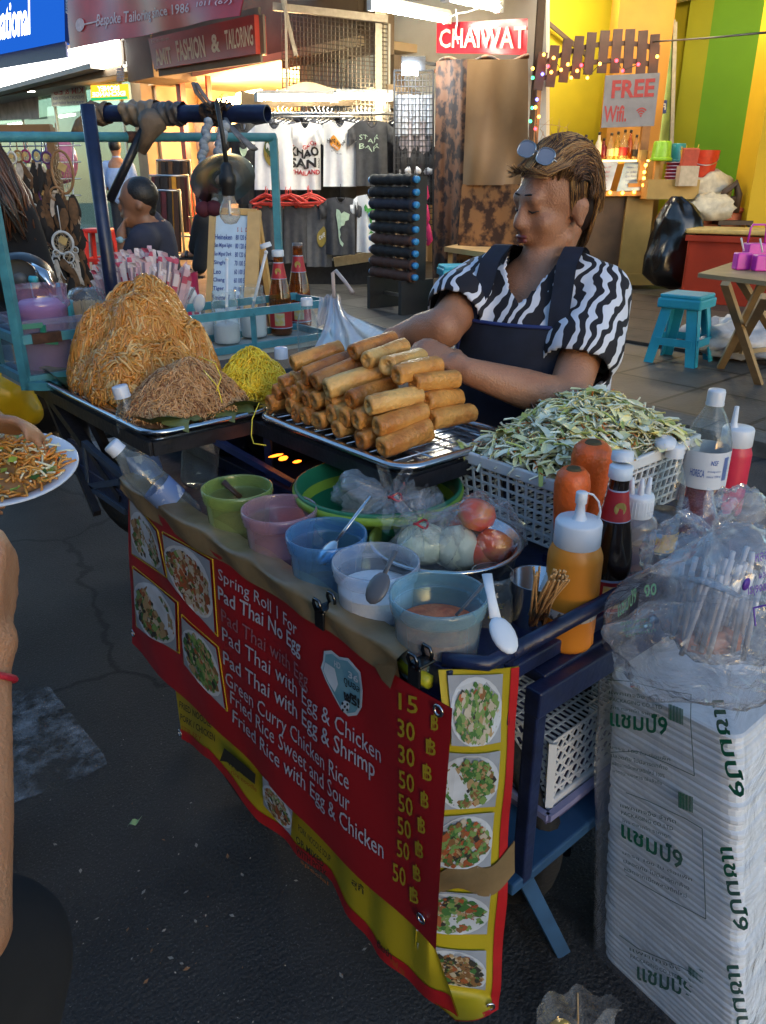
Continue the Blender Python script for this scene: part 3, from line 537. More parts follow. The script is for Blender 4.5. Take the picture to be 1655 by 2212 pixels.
g=MB(); g.bar(ph(905,134,9.65),ph(945,140,9.65),.03); build('bracket',g,dark,T)
# ================================================================= the yellow bar
yel=mat('yellow wall paint',(.58,.47,.008),.7,var=.08,sc_=2); yel2=mat('orange yellow paint',(.66,.43,.008),.7,var=.06,sc_=2); lime=mat('lime green tone',(.16,.40,.010),.7,var=.05,sc_=2); olive=mat('olive yellow light tone',(.42,.43,.010),.7,var=.06,sc_=2)
def wallq(name,label,c4,m,th=.1,cat='wall'): g=MB(); g.slab(c4,th); return tag(build(name,g,m),label,cat)
def drop(p,z=PV): return V((p.x,p.y,z))
def wcol(x0,x1,ytop,d0,d1,yref=400,z=PV):
    a,b=ph(x0,yref,d0),ph(x1,yref,d1); zt=max(ph(x0,ytop,d0).z,ph(x1,ytop,d1).z)
    return [V((a.x,a.y,zt)),V((b.x,b.y,zt)),V((b.x,b.y,z)),V((a.x,a.y,z))]
wallq('bar_wall','plain yellow back wall behind the bar bottles',wcol(1128,1450,-160,12.6,12.6),yel)
wallq('bar_wall','olive yellow wall right of the narrow mirror',wcol(1440,1488,-200,12.3,12.15),olive)  # olive and lime split puts a light gradient into the wall colour
wallq('bar_wall','lime green painted wall at the upper right',wcol(1488,1760,-200,12.15,11.3),lime)
T=tag(build('wall_pillar',MB().box(V((ph(1690,300,10.6).x,ph(1690,300,10.6).y,2.4)),(1.0,.5,4.8),(0,0,-AZ)),yel2),'orange yellow wall pillar at the right edge, in front of the green wall','pillar')
p=ph(1606,400,10.3); q=(p-T.location); 
# put the pillar's near left edge on the sight line
T.location=V((p.x,p.y,0))+RT*.5-V((ph(1690,300,10.6).x,ph(1690,300,10.6).y,0))
g=MB(); a=ph(1143,400,10.9); g.box((a.x,a.y,1.9),(.09,.09,3.64),(0,0,-AZ)); single('corner_post',g,mat('dark brown wood',(.06,.035,.02),.6),'dark corner post at the left edge of the yellow bar','post')
g=MB(); a=ph(1358,300,11.9); g.box((a.x,a.y,2.1),(.72,.4,4.04),(0,0,-AZ)); single('bar_column',g,mat('orange column',(.55,.25,.03),.6,var=.2,sc_=1.5),'wide orange tan column behind the picket arch','column')
g=MB(); g.slab([ph(1405,-200,12.0),ph(1800,-200,9.0),ph(1655,-35,12.0),ph(1400,20,12.3)],.12); tag(build('bar_soffit',g,mat('dark olive soffit',(.25,.2,.05),.8)),'sloping soffit over the green wall','ceiling')  # soffit colour is a plain dark olive
g=MB(); g.bar(ph(1150,20,12.45),ph(1270,122,12.45),.05); single('slanted_pipe',g,MC['dark brown wood'],'thin dark pipe slanting across the yellow bar wall','pipe')
# narrow mirror
T=thing('wall_mirror','tall narrow mirror beside the orange column, reflecting a green room','mirror',tuple(ph(1437,300,12)))
c4=[ph(1421,50,11.9),ph(1458,48,11.9),ph(1450,320,11.9),ph(1418,320,11.9)]
g=MB(); g.slab(c4,.04); build('glass',g,mat('mirror glass',(.16,.25,.10),.12,metal=.5,var=.5,sc_=3),T)  # green of the mirrored room is put into the glass colour
g=MB(); g.bar(c4[1],c4[2],.05); g.bar(c4[0],c4[1],.05); build('frame',g,mat('pale frame',(.55,.5,.4),.5),T)
s4=[ph(1419,216,11.8),ph(1441,216,11.8),ph(1439,245,11.8),ph(1418,245,11.8)]; g=MB(); g.slab(s4,.02); build('reflected_sign',g,blueink,T); g=MB(); qtext(g,'FIC',sub4(qflip(s4),.1,.25,.9,.75),.03); build('lettering',g,whiteink,T)  # mirrored sign modelled as a small panel on the glass
# picket arch
T=thing('picket_arch','curved row of dark wooden pickets arching over the bar counter','picket arch',tuple(ph(1280,200,10.7)))
wood=mat('dark picket wood',(.07,.035,.028),.6,var=.3,sc_=6)
pk_=[(1163,168,288),(1192,147,282),(1224,130,268),(1256,119,256),(1288,107,247),(1320,99,241),(1352,96,238),(1382,96,238),(1413,98,240),(1444,101,240),(1475,103,240),(1508,110,242)]
pk_=[(1163+ (x-1163)*.735,66+(a-96)*1.0 if False else a*.72-2,b*.72+20 if False else b) for x,a,b in pk_]
pks=[(1163,113,195),(1189,98,188),(1217,85,178),(1243,78,170),(1270,70,161),(1299,66,158),(1327,63,158),(1354,63,158),(1382,66,160),(1408,74,168)]
for x,a,b in pks:
    lean=(1290-x)*.012
    g=MB(); p,q=ph(x+9+lean,a,10.7),ph(x+lean*-1,b,10.7); g.bar(p,q,.11,.025,roll=fh); build('picket',g,wood,T)
g=MB()
for dy0,dy1 in ((.32,-2),(.72,0)):
    L=[ph(x+4,a+(b-a)*dy0,10.73) for x,a,b in pks]
    for p,q in zip(L,L[1:]): g.bar(p,q,.03,.05)
build('rail',g,wood,T)
g=MB(); a=ph(1165,190,10.72); g.box((a.x,a.y,(a.z+.1)/2+.4),(.05,.05,a.z-.6),(0,0,-AZ)); a=ph(1404,200,10.75); g.box((a.x,a.y,a.z/2+.25),(.10,.08,a.z+.5),(0,0,-AZ)); build('post',g,mat('amber post',(.28,.12,.03),.5),T)
g=MB(); g.tube([ph(1412,90,10.7),ph(1530,82,9),ph(1700,66,7)],.01,6); single('power_cable',g,dark,'thin black cable strung from the arch across the green wall','cable')
# fairy lights
T=thing('fairy_lights','string of small coloured fairy lights wound along the picket arch and post','string lights',tuple(ph(1165,250,10.6)))
cs=[glow('amber bulb',(1,.30,.03),7),glow('red bulb',(1,.02,.03),7),glow('blue bulb',(.08,.08,1),5),glow('green bulb',(.05,.8,.25),2.5)]
fl=[(1175,118,0),(1196,125,0),(1184,143,1),(1191,156,0),(1212,151,0),(1227,139,0),(1256,141,1),(1247,153,0),(1296,138,0),(1332,131,1),(1345,153,1),(1379,139,1),(1234,168,0),(1269,168,0),(1172,160,2),(1151,148,0),(1151,168,3),(1160,215,2),(1157,232,0),(1150,233,3),(1164,252,0),(1146,262,3),(1157,278,1),(1420,122,0)]
g=MB(); g.tube([ph(x,y,10.62) for x,y,_ in sorted(fl[:14])],.006,5); g.tube([ph(1158,190,10.62),ph(1160,230,10.62),ph(1158,280,10.62),ph(1157,345,10.62)],.006,5); build('wire',g,dark,T)
for x,y,c in fl:
    g=MB(); g.ball(ph(x,y,10.60),.019,nu=8,nv=6); build('bulb',g,cs[c],T)
for x,y in ((1281,372),(1390,400),(1391,385),(1392,372),(1318,416),(1300,418),(1395,357),(1345,417),(1370,415)):
    g=MB(); g.ball(ph(x,y,10.35),.02,nu=8,nv=6); build('bulb',g,cs[0],T)
# FREE wifi board
c4=[ph(1308,163,10.4),ph(1426,157,10.3),ph(1413,272,10.3),ph(1299,276,10.4)]
T=thing('wifi_board','grey board hand painted with red FREE wifi words, hung under the arch','sign',tuple((c4[2]+c4[3])/2))
g=MB(); g.slab(c4,.03); build('board',g,mat('grey board',(.25,.25,.27),.8,var=.12,sc_=8),T)
rp=mat('red paint marker',(.42,.06,.06),.7); g=MB(); qtext(g,'FREE',sub4(c4,.14,.56,.93,.90),.03); qtext(g,'Wifi.',sub4(c4,.03,.10,.46,.42),.02); f=qmap(c4,.005)
for k,rr in enumerate((.05,.09,.13)):
    A_=[.6+.9*i/6-.0 for i in range(8)]; A_=[R(42+96*i/7) for i in range(8)]
    g.add([f(.73+rr*math.cos(a),.20+rr*1.25*math.sin(a)) for a in A_]+[f(.73+(rr-.022)*math.cos(a),.20+(rr-.022)*1.25*math.sin(a)) for a in reversed(A_)],[(i,i+1,14-i,15-i) for i in range(7)])
g.add([f(.73+.018*math.cos(k),.20+.022*math.sin(k)) for k in range(6)],[tuple(range(6))]); build('lettering',g,rp,T)
# counter
ctr=mat('counter wood',(.10,.055,.025),.6,var=.3,sc_=4); ctr2=mat('light counter wood',(.42,.27,.07),.55,var=.15,sc_=4)
T=thing('bar_counter','wooden bar counter with dark front panel and pale frame','counter',tuple(pz(1340,605,PV)))
c4=[ph(1180,424,10.5),ph(1352,426,10.5),ph(1366,600,10.5),ph(1180,598,10.5)]
c4=[drop(c4[0],c4[0].z),V((c4[1].x,c4[1].y,c4[0].z)),V((c4[1].x,c4[1].y,PV+.14)),drop(c4[0],PV+.14)]
g=MB(); g.slab(c4,.06); build('front_panel',g,ctr,T)
r=(c4[1]-c4[0]).normalized(); cz=c4[0].z
g=MB(); e=c4[1]; g.add([e,e+r*.36,e+r*.36,e-r*.0,e+r*.12-Z1*.35,e+r*.12-Z1*.8],[(0,1,2,3)]); 
g=MB(); p=c4[1]+r*.17; g.box((p.x,p.y,(cz+PV)/2+.1),(.34,.12,cz-PV+.1),(0,0,-AZ)); build('corner_panel',g,ctr2,T)
g=MB(); p=c4[0]+r*.9; g.box((p.x-.03,p.y-.03,PV+.12),(1.9,.08,.14),(0,0,-AZ)); build('plinth',g,ctr2,T)
g=MB(); p=(c4[0]+c4[1])/2+fh*.25; g.box((p.x,p.y,cz+.03),(2.1,.75,.05),(0,0,-AZ)); build('counter_top',g,ctr2,T)
sh=ph(1340,347,11.3); g=MB(); p=sh; g.box((p.x,p.y,p.z-.02),(1.7,.3,.04),(0,0,-AZ)); p=ph(1403,370,11.2); g.box((p.x+.05,p.y,(p.z+PV)/2+.12),(.2,.3,p.z-PV+.24),(0,0,-AZ)); build('bottle_shelf',g,ctr2,T)
g=MB(); p=ph(1440,405,10.4); g.box((p.x,p.y,p.z-.02),(.62,.5,.22),(0,0,-AZ)); p=ph(1385,372,10.5); g.box((p.x,p.y,p.z),(.07,.07,.5),(0,0,-AZ)); p=ph(1415,392,10.4); g.box((p.x,p.y,p.z+.05),(.06,.06,.5),(0,0,-AZ)); build('side_shelf',g,ctr2,T)
# menus
for i,(x0,x1,lab,m) in enumerate(((1284,1332,'left laminated menu sheet leaning on the bar, pale with red marks','pale menu'),(1338,1396,'right laminated menu sheet leaning on the bar, bluer and darker','blue menu'))):
    c4=[ph(x0+12,350,10.75),ph(x1+4,348,10.75),ph(x1-14,411,10.4),ph(x0-6,413,10.4)]
    T=thing('menu_sheet',lab,'menu',tuple((c4[2]+c4[3])/2)); g=MB(); g.slab(c4,.01); build('sheet',g,mat(m,((.42,.47,.5),(.18,.27,.32))[i],.3,var=.3,sc_=6),T)
    g=MB(); 
    for k in range(5): qtext(g,('Mojito 120','Sex on Beach','Gin Tonic','Sangsom','Tequila')[k],sub4(c4,.15+.03*k,.75-k*.15,.7,.83-k*.15),0)
    build('lettering',g,redink if i==0 else blueink,T)
# bottles behind the bar
def bottle(name,label,cat,loc,prof,m,group=None,n=18,parts=()):
    T=thing(name,label,cat,tuple(loc),group); g=MB(); g.lathe(prof,loc,n,cap=(1,1)); build('glass',g,m,T)
    for nm,pr,mm in parts: g=MB(); g.lathe(pr,loc,n,cap=(1,1)); build(nm,g,mm,T)
    return T
bar_b=[(1262,.30,'clear'),(1272,.30,'clear'),(1283,.28,'white'),(1300,.25,'red'),(1314,.29,'clear'),(1330,.31,'clear'),(1345,.33,'red label'),(1362,.31,'amber'),(1376,.30,'dark'),(1386,.33,'clear'),(1246,.29,'green'),(1230,.30,'amber')]
bar_b=[(1262,.30,'green'),(1275,.24,'dark'),(1290,.33,'white'),(1301,.26,'red'),(1316,.32,'clear'),(1330,.34,'pale yellow'),(1344,.36,'red label'),(1357,.36,'amber'),(1370,.30,'black label'),(1383,.34,'clear tall')]
mm={'green':clear('green bottle',(.5,.8,.4),(.1,.25,.05),.25,.7,.05),'dark':mat('dark bottle',(.015,.012,.01),.12),'white':mat('white bottle',(.75,.72,.6),.2),'red':mat('dark red bottle',(.16,.01,.015),.15),'clear':clear('bar glass',(.95,.9,.7),(.6,.55,.4),.15,.6,.05),'pale yellow':clear('yellow bottle',(.9,.8,.4),(.5,.4,.1),.3,.6,.05),'red label':clear('bar glass2',(.9,.85,.6),(.6,.55,.4),.18,.6,.05),'amber':clear('amber bottle',(.9,.45,.1),(.5,.15,.01),.35,.7,.05),'black label':clear('bar glass3',(.9,.8,.5),(.4,.35,.3),.2,.6,.05),'clear tall':clear('bar glass',(.95,.9,.7),(.6,.55,.4),.15,.6,.05)}
lab_={'green':'green glass bottle','dark':'short black bottle','white':'opaque white bottle with a dark cap','red':'dark red round shouldered bottle','clear':'clear stout bottle','pale yellow':'pale yellow bottle','red label':'clear bottle with a slanted red label','amber':'amber liquor bottle','black label':'bottle with a slanted black label','clear tall':'tall clear bottle'}
for i,(x,h,k) in enumerate(bar_b):
    c=ph(x,347-(i%2)*1.5,11.15+.06*(i%2)); c.z=sh.z+.002; r_=.042+.012*(i%3==0)
    T=bottle('liquor_bottle',lab_[k]+' on the lit bar shelf','bottle',c,[(r_*.95,0),(r_,.01),(r_,h*.55),(r_*.8,h*.64),(.018,h*.74),(.016,h*.9)],mm[k],'bottles on the bar shelf',14,[('cap',[(.018,h*.9),(.018,h)],dark)])
    if 'label' in k or i in (4,5): g=MB(); g.lathe([(r_+.002,h*.15),(r_+.002,h*.42)],c,14); build('label',g,{'red label':mat('slanted red label',(.35,.02,.03),.5),'black label':ink}.get(k,mat('cream label',(.6,.5,.3),.6)),T)
g=MB(); p=ph(1335,349,11.0); g.tube([p-RT*.55+Z1*.01,p+RT*.4+Z1*.01],.012,6); T=thing('shelf_lamp','warm strip lamp glowing along the bottle shelf','lamp',tuple(p)); build('strip',g,glow('warm strip',(1,.5,.08),5),T)
point('bar_shelf_glow',ph(1335,335,11.05),1.2,(1,.55,.12),.08)
# warm bulbs under the bar roof light the yellow room
for (x,y,d,e) in ((1230,-60,11.6,24),(1530,-80,10.6,19),(1390,-70,10.0,12)):
    c=ph(x,y,d); T=thing('pendant_bulb','warm bare bulb hanging under the bar roof','lamp',tuple(c),'warm bulbs under the bar roof'); g=MB(); g.ball(c,.05); build('bulb',g,glow('warm bulb',(1,.66,.25),30),T); g=MB(); g.tube([c+Z1*.05,c+Z1*.6],.008,6); build('cord',g,dark,T)
    point('bar_bulb',c-Z1*.12,e,(1,.82,.50),.12)
# cups and buckets on the side shelf
def cupstack(lab,x,y0,y1,d,r0,m,rim=None,group=None,nst=1):
    b=ph(x,y1,d); t=ph(x,y0,d); h=t.z-b.z; T=thing('cup_stack',lab,'cups',tuple(b),group); g=MB()
    if rim is None: g.lathe([(r0,0),(r0*.98,h*.1),(r0*.86,h*.9),(r0*.8,h),(0,h)],b,18); build('cup',g,m,T); g=MB(); g.lathe([(r0,0),(r0*1.1,.0),(r0*1.1,.03),(r0,.04)],b,18); build('rim',g,m,T)
    else:
        for k in range(7):
            g=MB(); z=h*k/7; g.lathe([(r0*.78,z),(r0,z+h/7-.01),(r0*1.06,z+h/7)],b,16); build('cup',g,m,T); g=MB(); g.lathe([(r0*1.02,z+h/7-.004),(r0*1.08,z+h/7+.006),(r0*1.0,z+h/7+.01)],b,16); build('rim',g,rim,T)
    return T
cupstack('upturned lime green bucket on the bar side shelf',1427,305,348,10.3,.12,mat('lime plastic',(.28,.55,.02),.35))
cupstack('upturned teal bucket stack beside the lime green bucket',1460,310,352,10.5,.11,mat('teal plastic',(.02,.22,.22),.35))
cupstack('tall stack of dark red cups with pale rims on the bar side shelf',1452,352,404,10.3,.10,mat('dark red cups',(.25,.02,.05),.4),mat('pale rim',(.5,.45,.55),.4))
T=thing('red_bucket','red plastic bucket with a wavy rim and wire handle, right of the cup stacks','bucket',tuple(ph(1505,388,10.6)))
b=ph(1508,388,10.6); g=MB(); g.lathe([(.16,0),(.21,.27),(.215,.33)],b,20); g.lathe([(.205,.33),(.2,.27),(.15,.01),(0,.01)],b,20); build('body',g,mat('red bucket',(.55,.04,.012),.4),T)
g=MB(); g.tube([b+RT*(.21*math.cos(a))+Z1*(.30-.14*math.sin(a))-fh*.19*math.sin(a) for a in [PI*k/12 for k in range(13)]],.006,6); build('handle',g,steel,T)
g=MB()
for k in range(14): p=ph(1468+rnd.uniform(0,20),378,10.4); g.tube([p,p+Z1*rnd.uniform(.22,.34)+RT*rnd.uniform(-.05,.08)],.006,5)
single('straw_bundle',g,mat('yellow straws',(.6,.4,.03),.4),'bundle of yellow straws beside the red bucket','straws')
T=thing('napkin_box','cream box holding red sleeved sheets on the side shelf','box',tuple(ph(1480,402,10.1))); p=ph(1481,402,10.1); g=MB(); g.box(p+Z1*.11,(.22,.14,.22),(0,0,-AZ)); build('body',g,mat('cream box',(.5,.42,.3),.5),T); g=MB(); g.box(p+Z1*.29,(.18,.08,.24),(.2,0,-AZ)); build('insert',g,mat('red insert',(.5,.08,.05),.5),T)
# sacks, chair, chests
def blob(name,lab,cat,c,r,m,amp=.15,fr=5,group=None,flat=-.7,seed=0):
    g=MB(); nu,nv=28,18
    def f(u,v):
        a=2*PI*u; b=PI*(v-.5); d=V((math.cos(a)*math.cos(b),math.sin(a)*math.cos(b),math.sin(b)))
        k=1+amp*n3(d*fr*.5+V((seed,seed*2,0)),1)+amp*.5*n3(d*fr+V((seed,0,3)),1.3); z=max(flat,d.z*k)
        return V(c)+RT*(d.x*k*r[0])+fh*(d.y*k*r[1])+Z1*(z*r[2])
    g.grid(f,nu,nv,cu=True); return single(name,g,m,lab,cat,group)
sk=mat('white sack',(.6,.55,.42),.75,bump=.5,bs=20)
blob('sack','plump cream sack piled on top behind the black rubbish bag','sack',ph(1520,408,10.6),(.34,.3,.22),sk,.25,seed=1); blob('sack','lower cream sack squashed beneath the other sack','sack',ph(1528,452,10.2),(.30,.3,.18),sk,.25,seed=4)
T=thing('wooden_chair','dark wooden chair back between the sacks and the yellow pillar','chair',tuple(ph(1575,480,10.2)))
g=MB(); g.tube([ph(1556,448,10.2),ph(1566,415,10.2),ph(1590,396,10.2),ph(1596,420,10.2),ph(1588,460,10.2)],.045,8); g.tube([ph(1562,432,10.2),ph(1592,428,10.2)],.03); build('back',g,MC['dark brown wood'],T); p=ph(1575,480,10.2); g=MB(); g.box((p.x,p.y,p.z),(.42,.4,.05),(0,0,-AZ)); build('seat',g,MC['dark brown wood'],T)
for i in (-1,1):
    for j in (-1,1): g=MB(); g.tube([p+RT*.18*i+fh*.17*j,drop(p+RT*.18*i+fh*.17*j)],.02,6); build('leg',g,MC['dark brown wood'],T)
rc=mat('red cooler plastic',(.30,.03,.01),.45,var=.2,sc_=3)
T=thing('red_chest','orange red plastic chest behind the cooler, under the sacks','chest',tuple(ph(1540,490,10.4))); p=ph(1540,470,10.4); p.z=.0
zt=ph(1540,455,10.4).z; g=MB(); g.box((p.x,p.y,(zt+PV)/2),(.62,.4,zt-PV),(0,0,-AZ)); build('body',g,mat('orange chest',(.42,.07,.015),.45),T,bevel=.03); g=MB(); g.box((p.x,p.y,zt+.01),(.68,.45,.06),(0,0,-AZ)); build('lid',g,MC['orange chest'],T,bevel=.02)
T=thing('cool_box','dark red cool box with a cream lid, right of the black rubbish bag','cool box',tuple(pz(1590,650,PV)))
a=ph(1502,496,9.3);b=ph(1735,500,8.7); zt=a.z; m_=(a+b)/2; ang=math.atan2((b-a).y,(b-a).x); L=(V((b.x,b.y,0))-V((a.x,a.y,0))).length
g=MB(); g.box((m_.x,m_.y,(zt+PV)/2-.03),(L,.6,zt-PV-.05),(0,0,ang)); build('body',g,rc,T,bevel=.04); g=MB(); g.box((m_.x,m_.y,zt+.0),(L+.05,.66,.05),(0,0,ang)); build('lid',g,mat('cream lid',(.6,.42,.14),.45),T,bevel=.015)
g=MB(); q=V((m_.x,m_.y,zt-.07))-Z1.cross(V((math.cos(ang),math.sin(ang),0)))*.32; g.box(q,(L+.03,.03,.06),(0,0,ang)); build('rim',g,rc,T)
# rubbish bag hung at the counter end
T=thing('rubbish_bag','shiny black rubbish bag hanging from the end of the bar counter','rubbish bag',tuple(ph(1460,622,9.6)))
pr=[(1463,424,.06),(1470,440,.16),(1472,470,.26),(1465,510,.31),(1455,550,.32),(1448,590,.30),(1450,615,.22),(1452,624,.06)]
g=MB(); 
def bagf(u,v):
    k=v*(len(pr)-1); i=min(int(k),len(pr)-2); t=k-i; x=pr[i][0]*(1-t)+pr[i+1][0]*t; y=pr[i][1]*(1-t)+pr[i+1][1]*t; r_=pr[i][2]*(1-t)+pr[i+1][2]*t
    c=ph(x,y,9.6); a=2*PI*u; q=RT*math.cos(a)+fh*math.sin(a)*.7; return c+q*r_*(1+.22*n3(V((math.cos(a)*1.6,math.sin(a)*1.6,v*3.5)))+.10*n3(V((math.cos(a)*4,math.sin(a)*4,v*7))))
g.grid(bagf,56,44,cu=True); build('bag',g,mat('black bag film',(.006,.006,.006),.22,var=.3,bump=1.0,bs=9,spec=.7),T)
# folding table with pink caddies, white bags below
tw=mat('folding table wood',(.40,.27,.13),.5,var=.2,sc_=6)
T=thing('folding_table','wooden folding table on crossed legs at the right edge, holding pink caddies','table',tuple(pz(1640,815,PV)))
A=ph(1508,588,5.0); zt=A.z
def tz(x,y): return pz(x,y,zt)
c4=[tz(1508,590),tz(1690,612),tz(1740,570),tz(1600,560)]
g=MB(); g.add([p+Z1*0 for p in c4]+[p-Z1*.025 for p in c4],[(0,1,2,3),(7,6,5,4),(0,4,5,1),(1,5,6,2),(2,6,7,3),(3,7,4,0)]); build('tabletop',g,tw,T)
def zl(x,y,zz): return pz(x,y,zz)
legs=[((1567,612),(1640,830)),((1648,612),(1556,795)),((1600,605),(1720,800)),((1655,640),(1585,770))]
for (a,b) in legs:
    q=pz(b[0],b[1],PV); p=pz(a[0],a[1],zt-.03); g=MB(); g.bar(p,q,.05,.03); build('leg',g,tw,T)
g=MB(); g.bar(pz(1560,745,.2),pz(1700,740,.2),.04,.03); g.bar(pz(1600,760,.2),pz(1720,748,.2),.03); build('stretcher',g,tw,T)
pkp=mat('magenta plastic',(.62,.04,.45),.35,var=.08)
for i,(x,y,s,lab) in enumerate(((1625,572,1.15,'taller magenta caddy with a handle at the back of the folding table'),(1600,582,.85,'magenta caddy at the left front corner of the folding table group'),(1640,585,.8,'magenta caddy at the right front of the folding table group'))):
    c=pz(x,y,zt+.002); T=thing('condiment_caddy',lab,'caddy',tuple(c),'magenta caddies on the folding table'); g=MB(); r0=.055*s
    g.box(c+Z1*.06*s,(.11*s,.09*s,.12*s),(0,0,-AZ)); build('box',g,pkp,T,bevel=.008)
    if i==0: g=MB(); g.tube([c+RT*a_*.05*s+Z1*z_*s for a_,z_ in ((-1,.12),(-.9,.2),(-.7,.22),(.7,.22),(.9,.2),(1,.12))],.007,6); build('handle',g,pkp,T)
    else: g=MB(); g.tube([c+Z1*.11,c+Z1*.19-RT*.03],.006,6); build('spoon',g,MC['white paint'],T)
wb=mat('white bag film',(.5,.5,.52),.4,bump=.6,bs=14)
blob('cloth_bundle','whitish cloth bundle on the pavement under the folding table','bundle',pz(1600,735,PV+.14),(.34,.25,.16),wb,.35,seed=3); blob('cloth_bundle','grey ribbed bundle leaning behind the right blue stool','bundle',pz(1545,720,PV+.10),(.28,.2,.12),mat('grey cloth bag',(.38,.36,.36),.7,bump=1,bs=30),.3,seed=8); blob('cloth_bundle','larger white sack at the right edge under the table','bundle',pz(1670,740,PV+.12),(.36,.3,.18),wb,.35,seed=12)
# second wooden table by the camouflage
T=thing('wooden_table','small pine table in front of the camouflage booth','table',tuple(pz(1050,640,PV)))
zt=.72; c4=[pz(960,533,zt),pz(1068,548,zt),pz(1150,525,zt),pz(1040,517,zt)]; g=MB(); g.add(c4+[p-Z1*.05 for p in c4],[(0,1,2,3),(7,6,5,4),(0,4,5,1),(1,5,6,2),(2,6,7,3),(3,7,4,0)]); build('tabletop',g,mat('pine',(.5,.30,.12),.5,sc_=5),T)
for p in c4: q=p*.86+sum(c4,V())/4*.14; g=MB(); g.bar(V((q.x,q.y,zt-.051)),V((q.x,q.y,PV)),.05); build('leg',g,MC['pine'],T)
# blue stools
bs_=mat('sky blue plastic',(.03,.36,.50),.4,var=.06,bump=.6,bs=60)
T=thing('plastic_stool','sky blue plastic stool with basketweave legs, beside the folding table','stool',(0,0,0),'sky blue plastic stools')
g=MB(); g.box((0,0,.45),(.29,.29,.03)); g.box((0,0,.405),(.31,.31,.065)); build('seat',g,bs_,T,bevel=.012)
for sx in (-1,1):
    for sy in (-1,1):
        g=MB(); t=V((sx*.125,sy*.125,.39)); b=V((sx*.185,sy*.185,0)); w0,w1=.035,.028
        for dx,dy in ((1,0),(0,1)):
            vs=[]
            for P,w_ in ((t,.045),(b,.04)):
                d=V((dx,dy,0)); o=V((0 if dx else -sx*.0,0 if dy else 0,0)); inward=V((-sx*dx,-sy*dy,0))
                th=V((-sx*(1-dx),-sy*(1-dy),0))*.012
                vs+=[P,P+inward*w_*1.7,P+inward*w_*1.7+th,P+th]
            g.add(vs,[(0,1,5,4),(1,2,6,5),(2,3,7,6),(3,0,4,7),(0,3,2,1),(4,5,6,7)])
        build('leg',g,bs_,T)
for k in range(4):
    a=k*PI/2; g=MB(); c=V((math.cos(a)*.162,math.sin(a)*.162,.15)); g.box(c,(.012,.27,.05),(0,0,a)); build('stretcher',g,bs_,T)
c=(pz(1395,780,PV)+pz(1500,795,PV))/2; e=(pz(1500,795,PV)-pz(1395,780,PV)); ang=math.atan2(e.y,e.x); dd=V((-math.sin(ang),math.cos(ang),0)); dd=dd if dd.dot(fh)>0 else -dd
T.location=c+dd*.17; T.rotation_euler=(0,0,ang); T.scale=(1.06,1.06,1.1)
T2=dup(T,pz(962,688,PV)+RT*.1+fh*.12,-AZ+R(8),'sky blue plastic stool half hidden behind the vendor, by the black roll rack')
# dark wooden deck boards before the bar
deckm=mat('deck boards',(.07,.05,.035),.7,var=.3,sc_=5,bump=.6,bs=20)
g=MB()
for k in range(5):
    x0=6.0+k*.55; g.bb((x0,1.5,PV+.002),(x0+.54,6.4,PV+.028))
o=build('deck',g,deckm); o['kind']='structure'
# ================================================================= people helpers
def fused(name,prims,mats,parent,vox=.012,smooth=8,label=None,fac=.5):
    """one continuous surface grown round capsules ('c',a,b,ra,rb) and ellipsoids ('e',c,(rx,ry,rz),M)"""
    g=MB()
    for p in prims:
        if p[0]=='c':
            a,b,ra,rb=V(p[1]),V(p[2]),p[3],p[4]; n=max(2,int((a-b).length/max(.01,min(ra,rb)))+1)
            g.tube([a+(b-a)*(i/n) for i in range(n+1)],[ra+(rb-ra)*i/n for i in range(n+1)],12); g.ball(a,ra,nu=12,nv=8); g.ball(b,rb,nu=12,nv=8)
        elif p[0]=='g':
            o0=len(g.v); g.grid(p[1],p[2],p[3],cu=True); g.f+=[list(range(o0,o0+p[2]))[::-1],list(range(o0+p[2]*(p[3]-1),o0+p[2]*p[3]))]; g.m+=[0,0]; g.s+=[True,True]
        else: g.ball(p[1],p[2],nu=18,nv=12,M=p[3] if len(p)>3 else None)
    o=build(name,g,mats,parent,label)
    r=o.modifiers.new('r','REMESH'); r.mode='VOXEL'; r.voxel_size=vox; r.use_smooth_shade=True
    s=o.modifiers.new('s','SMOOTH'); s.iterations=smooth; s.factor=fac
    dg=bpy.context.evaluated_depsgraph_get(); me=bpy.data.meshes.new_from_object(o.evaluated_get(dg))
    o.modifiers.clear(); old=o.data; o.data=me; me.name=name; bpy.data.meshes.remove(old)
    for p in me.polygons: p.use_smooth=True
    return o
skin=mat('brown skin',(.27,.125,.07),.45,var=.12,sc_=14,sub=.15,bump=.2,bs=180); skin2=mat('tan skin',(.44,.23,.13),.45,c2=(.34,.155,.08),thr=(.25,.7),sc_=22,sub=.15,bump=.5,bs=240)
hairm=mat('dark hair',(.012,.009,.008),.45,var=.4,sc_=40,bump=.8,bs=120)
def finger(base,d,bend,L,r,up):
    """three bones curling from direction d towards up"""
    out=[];p=V(base);d=V(d).normalized();ax=d.cross(V(up)).normalized()
    for k,f in enumerate((.45,.32,.23)):
        q=p+d*L*f; out.append(('c',p,q,r*(1-.1*k),r*(.92-.1*k))); p=q; d=(Matrix.Rotation(bend[k],3,ax)@d)
    return out
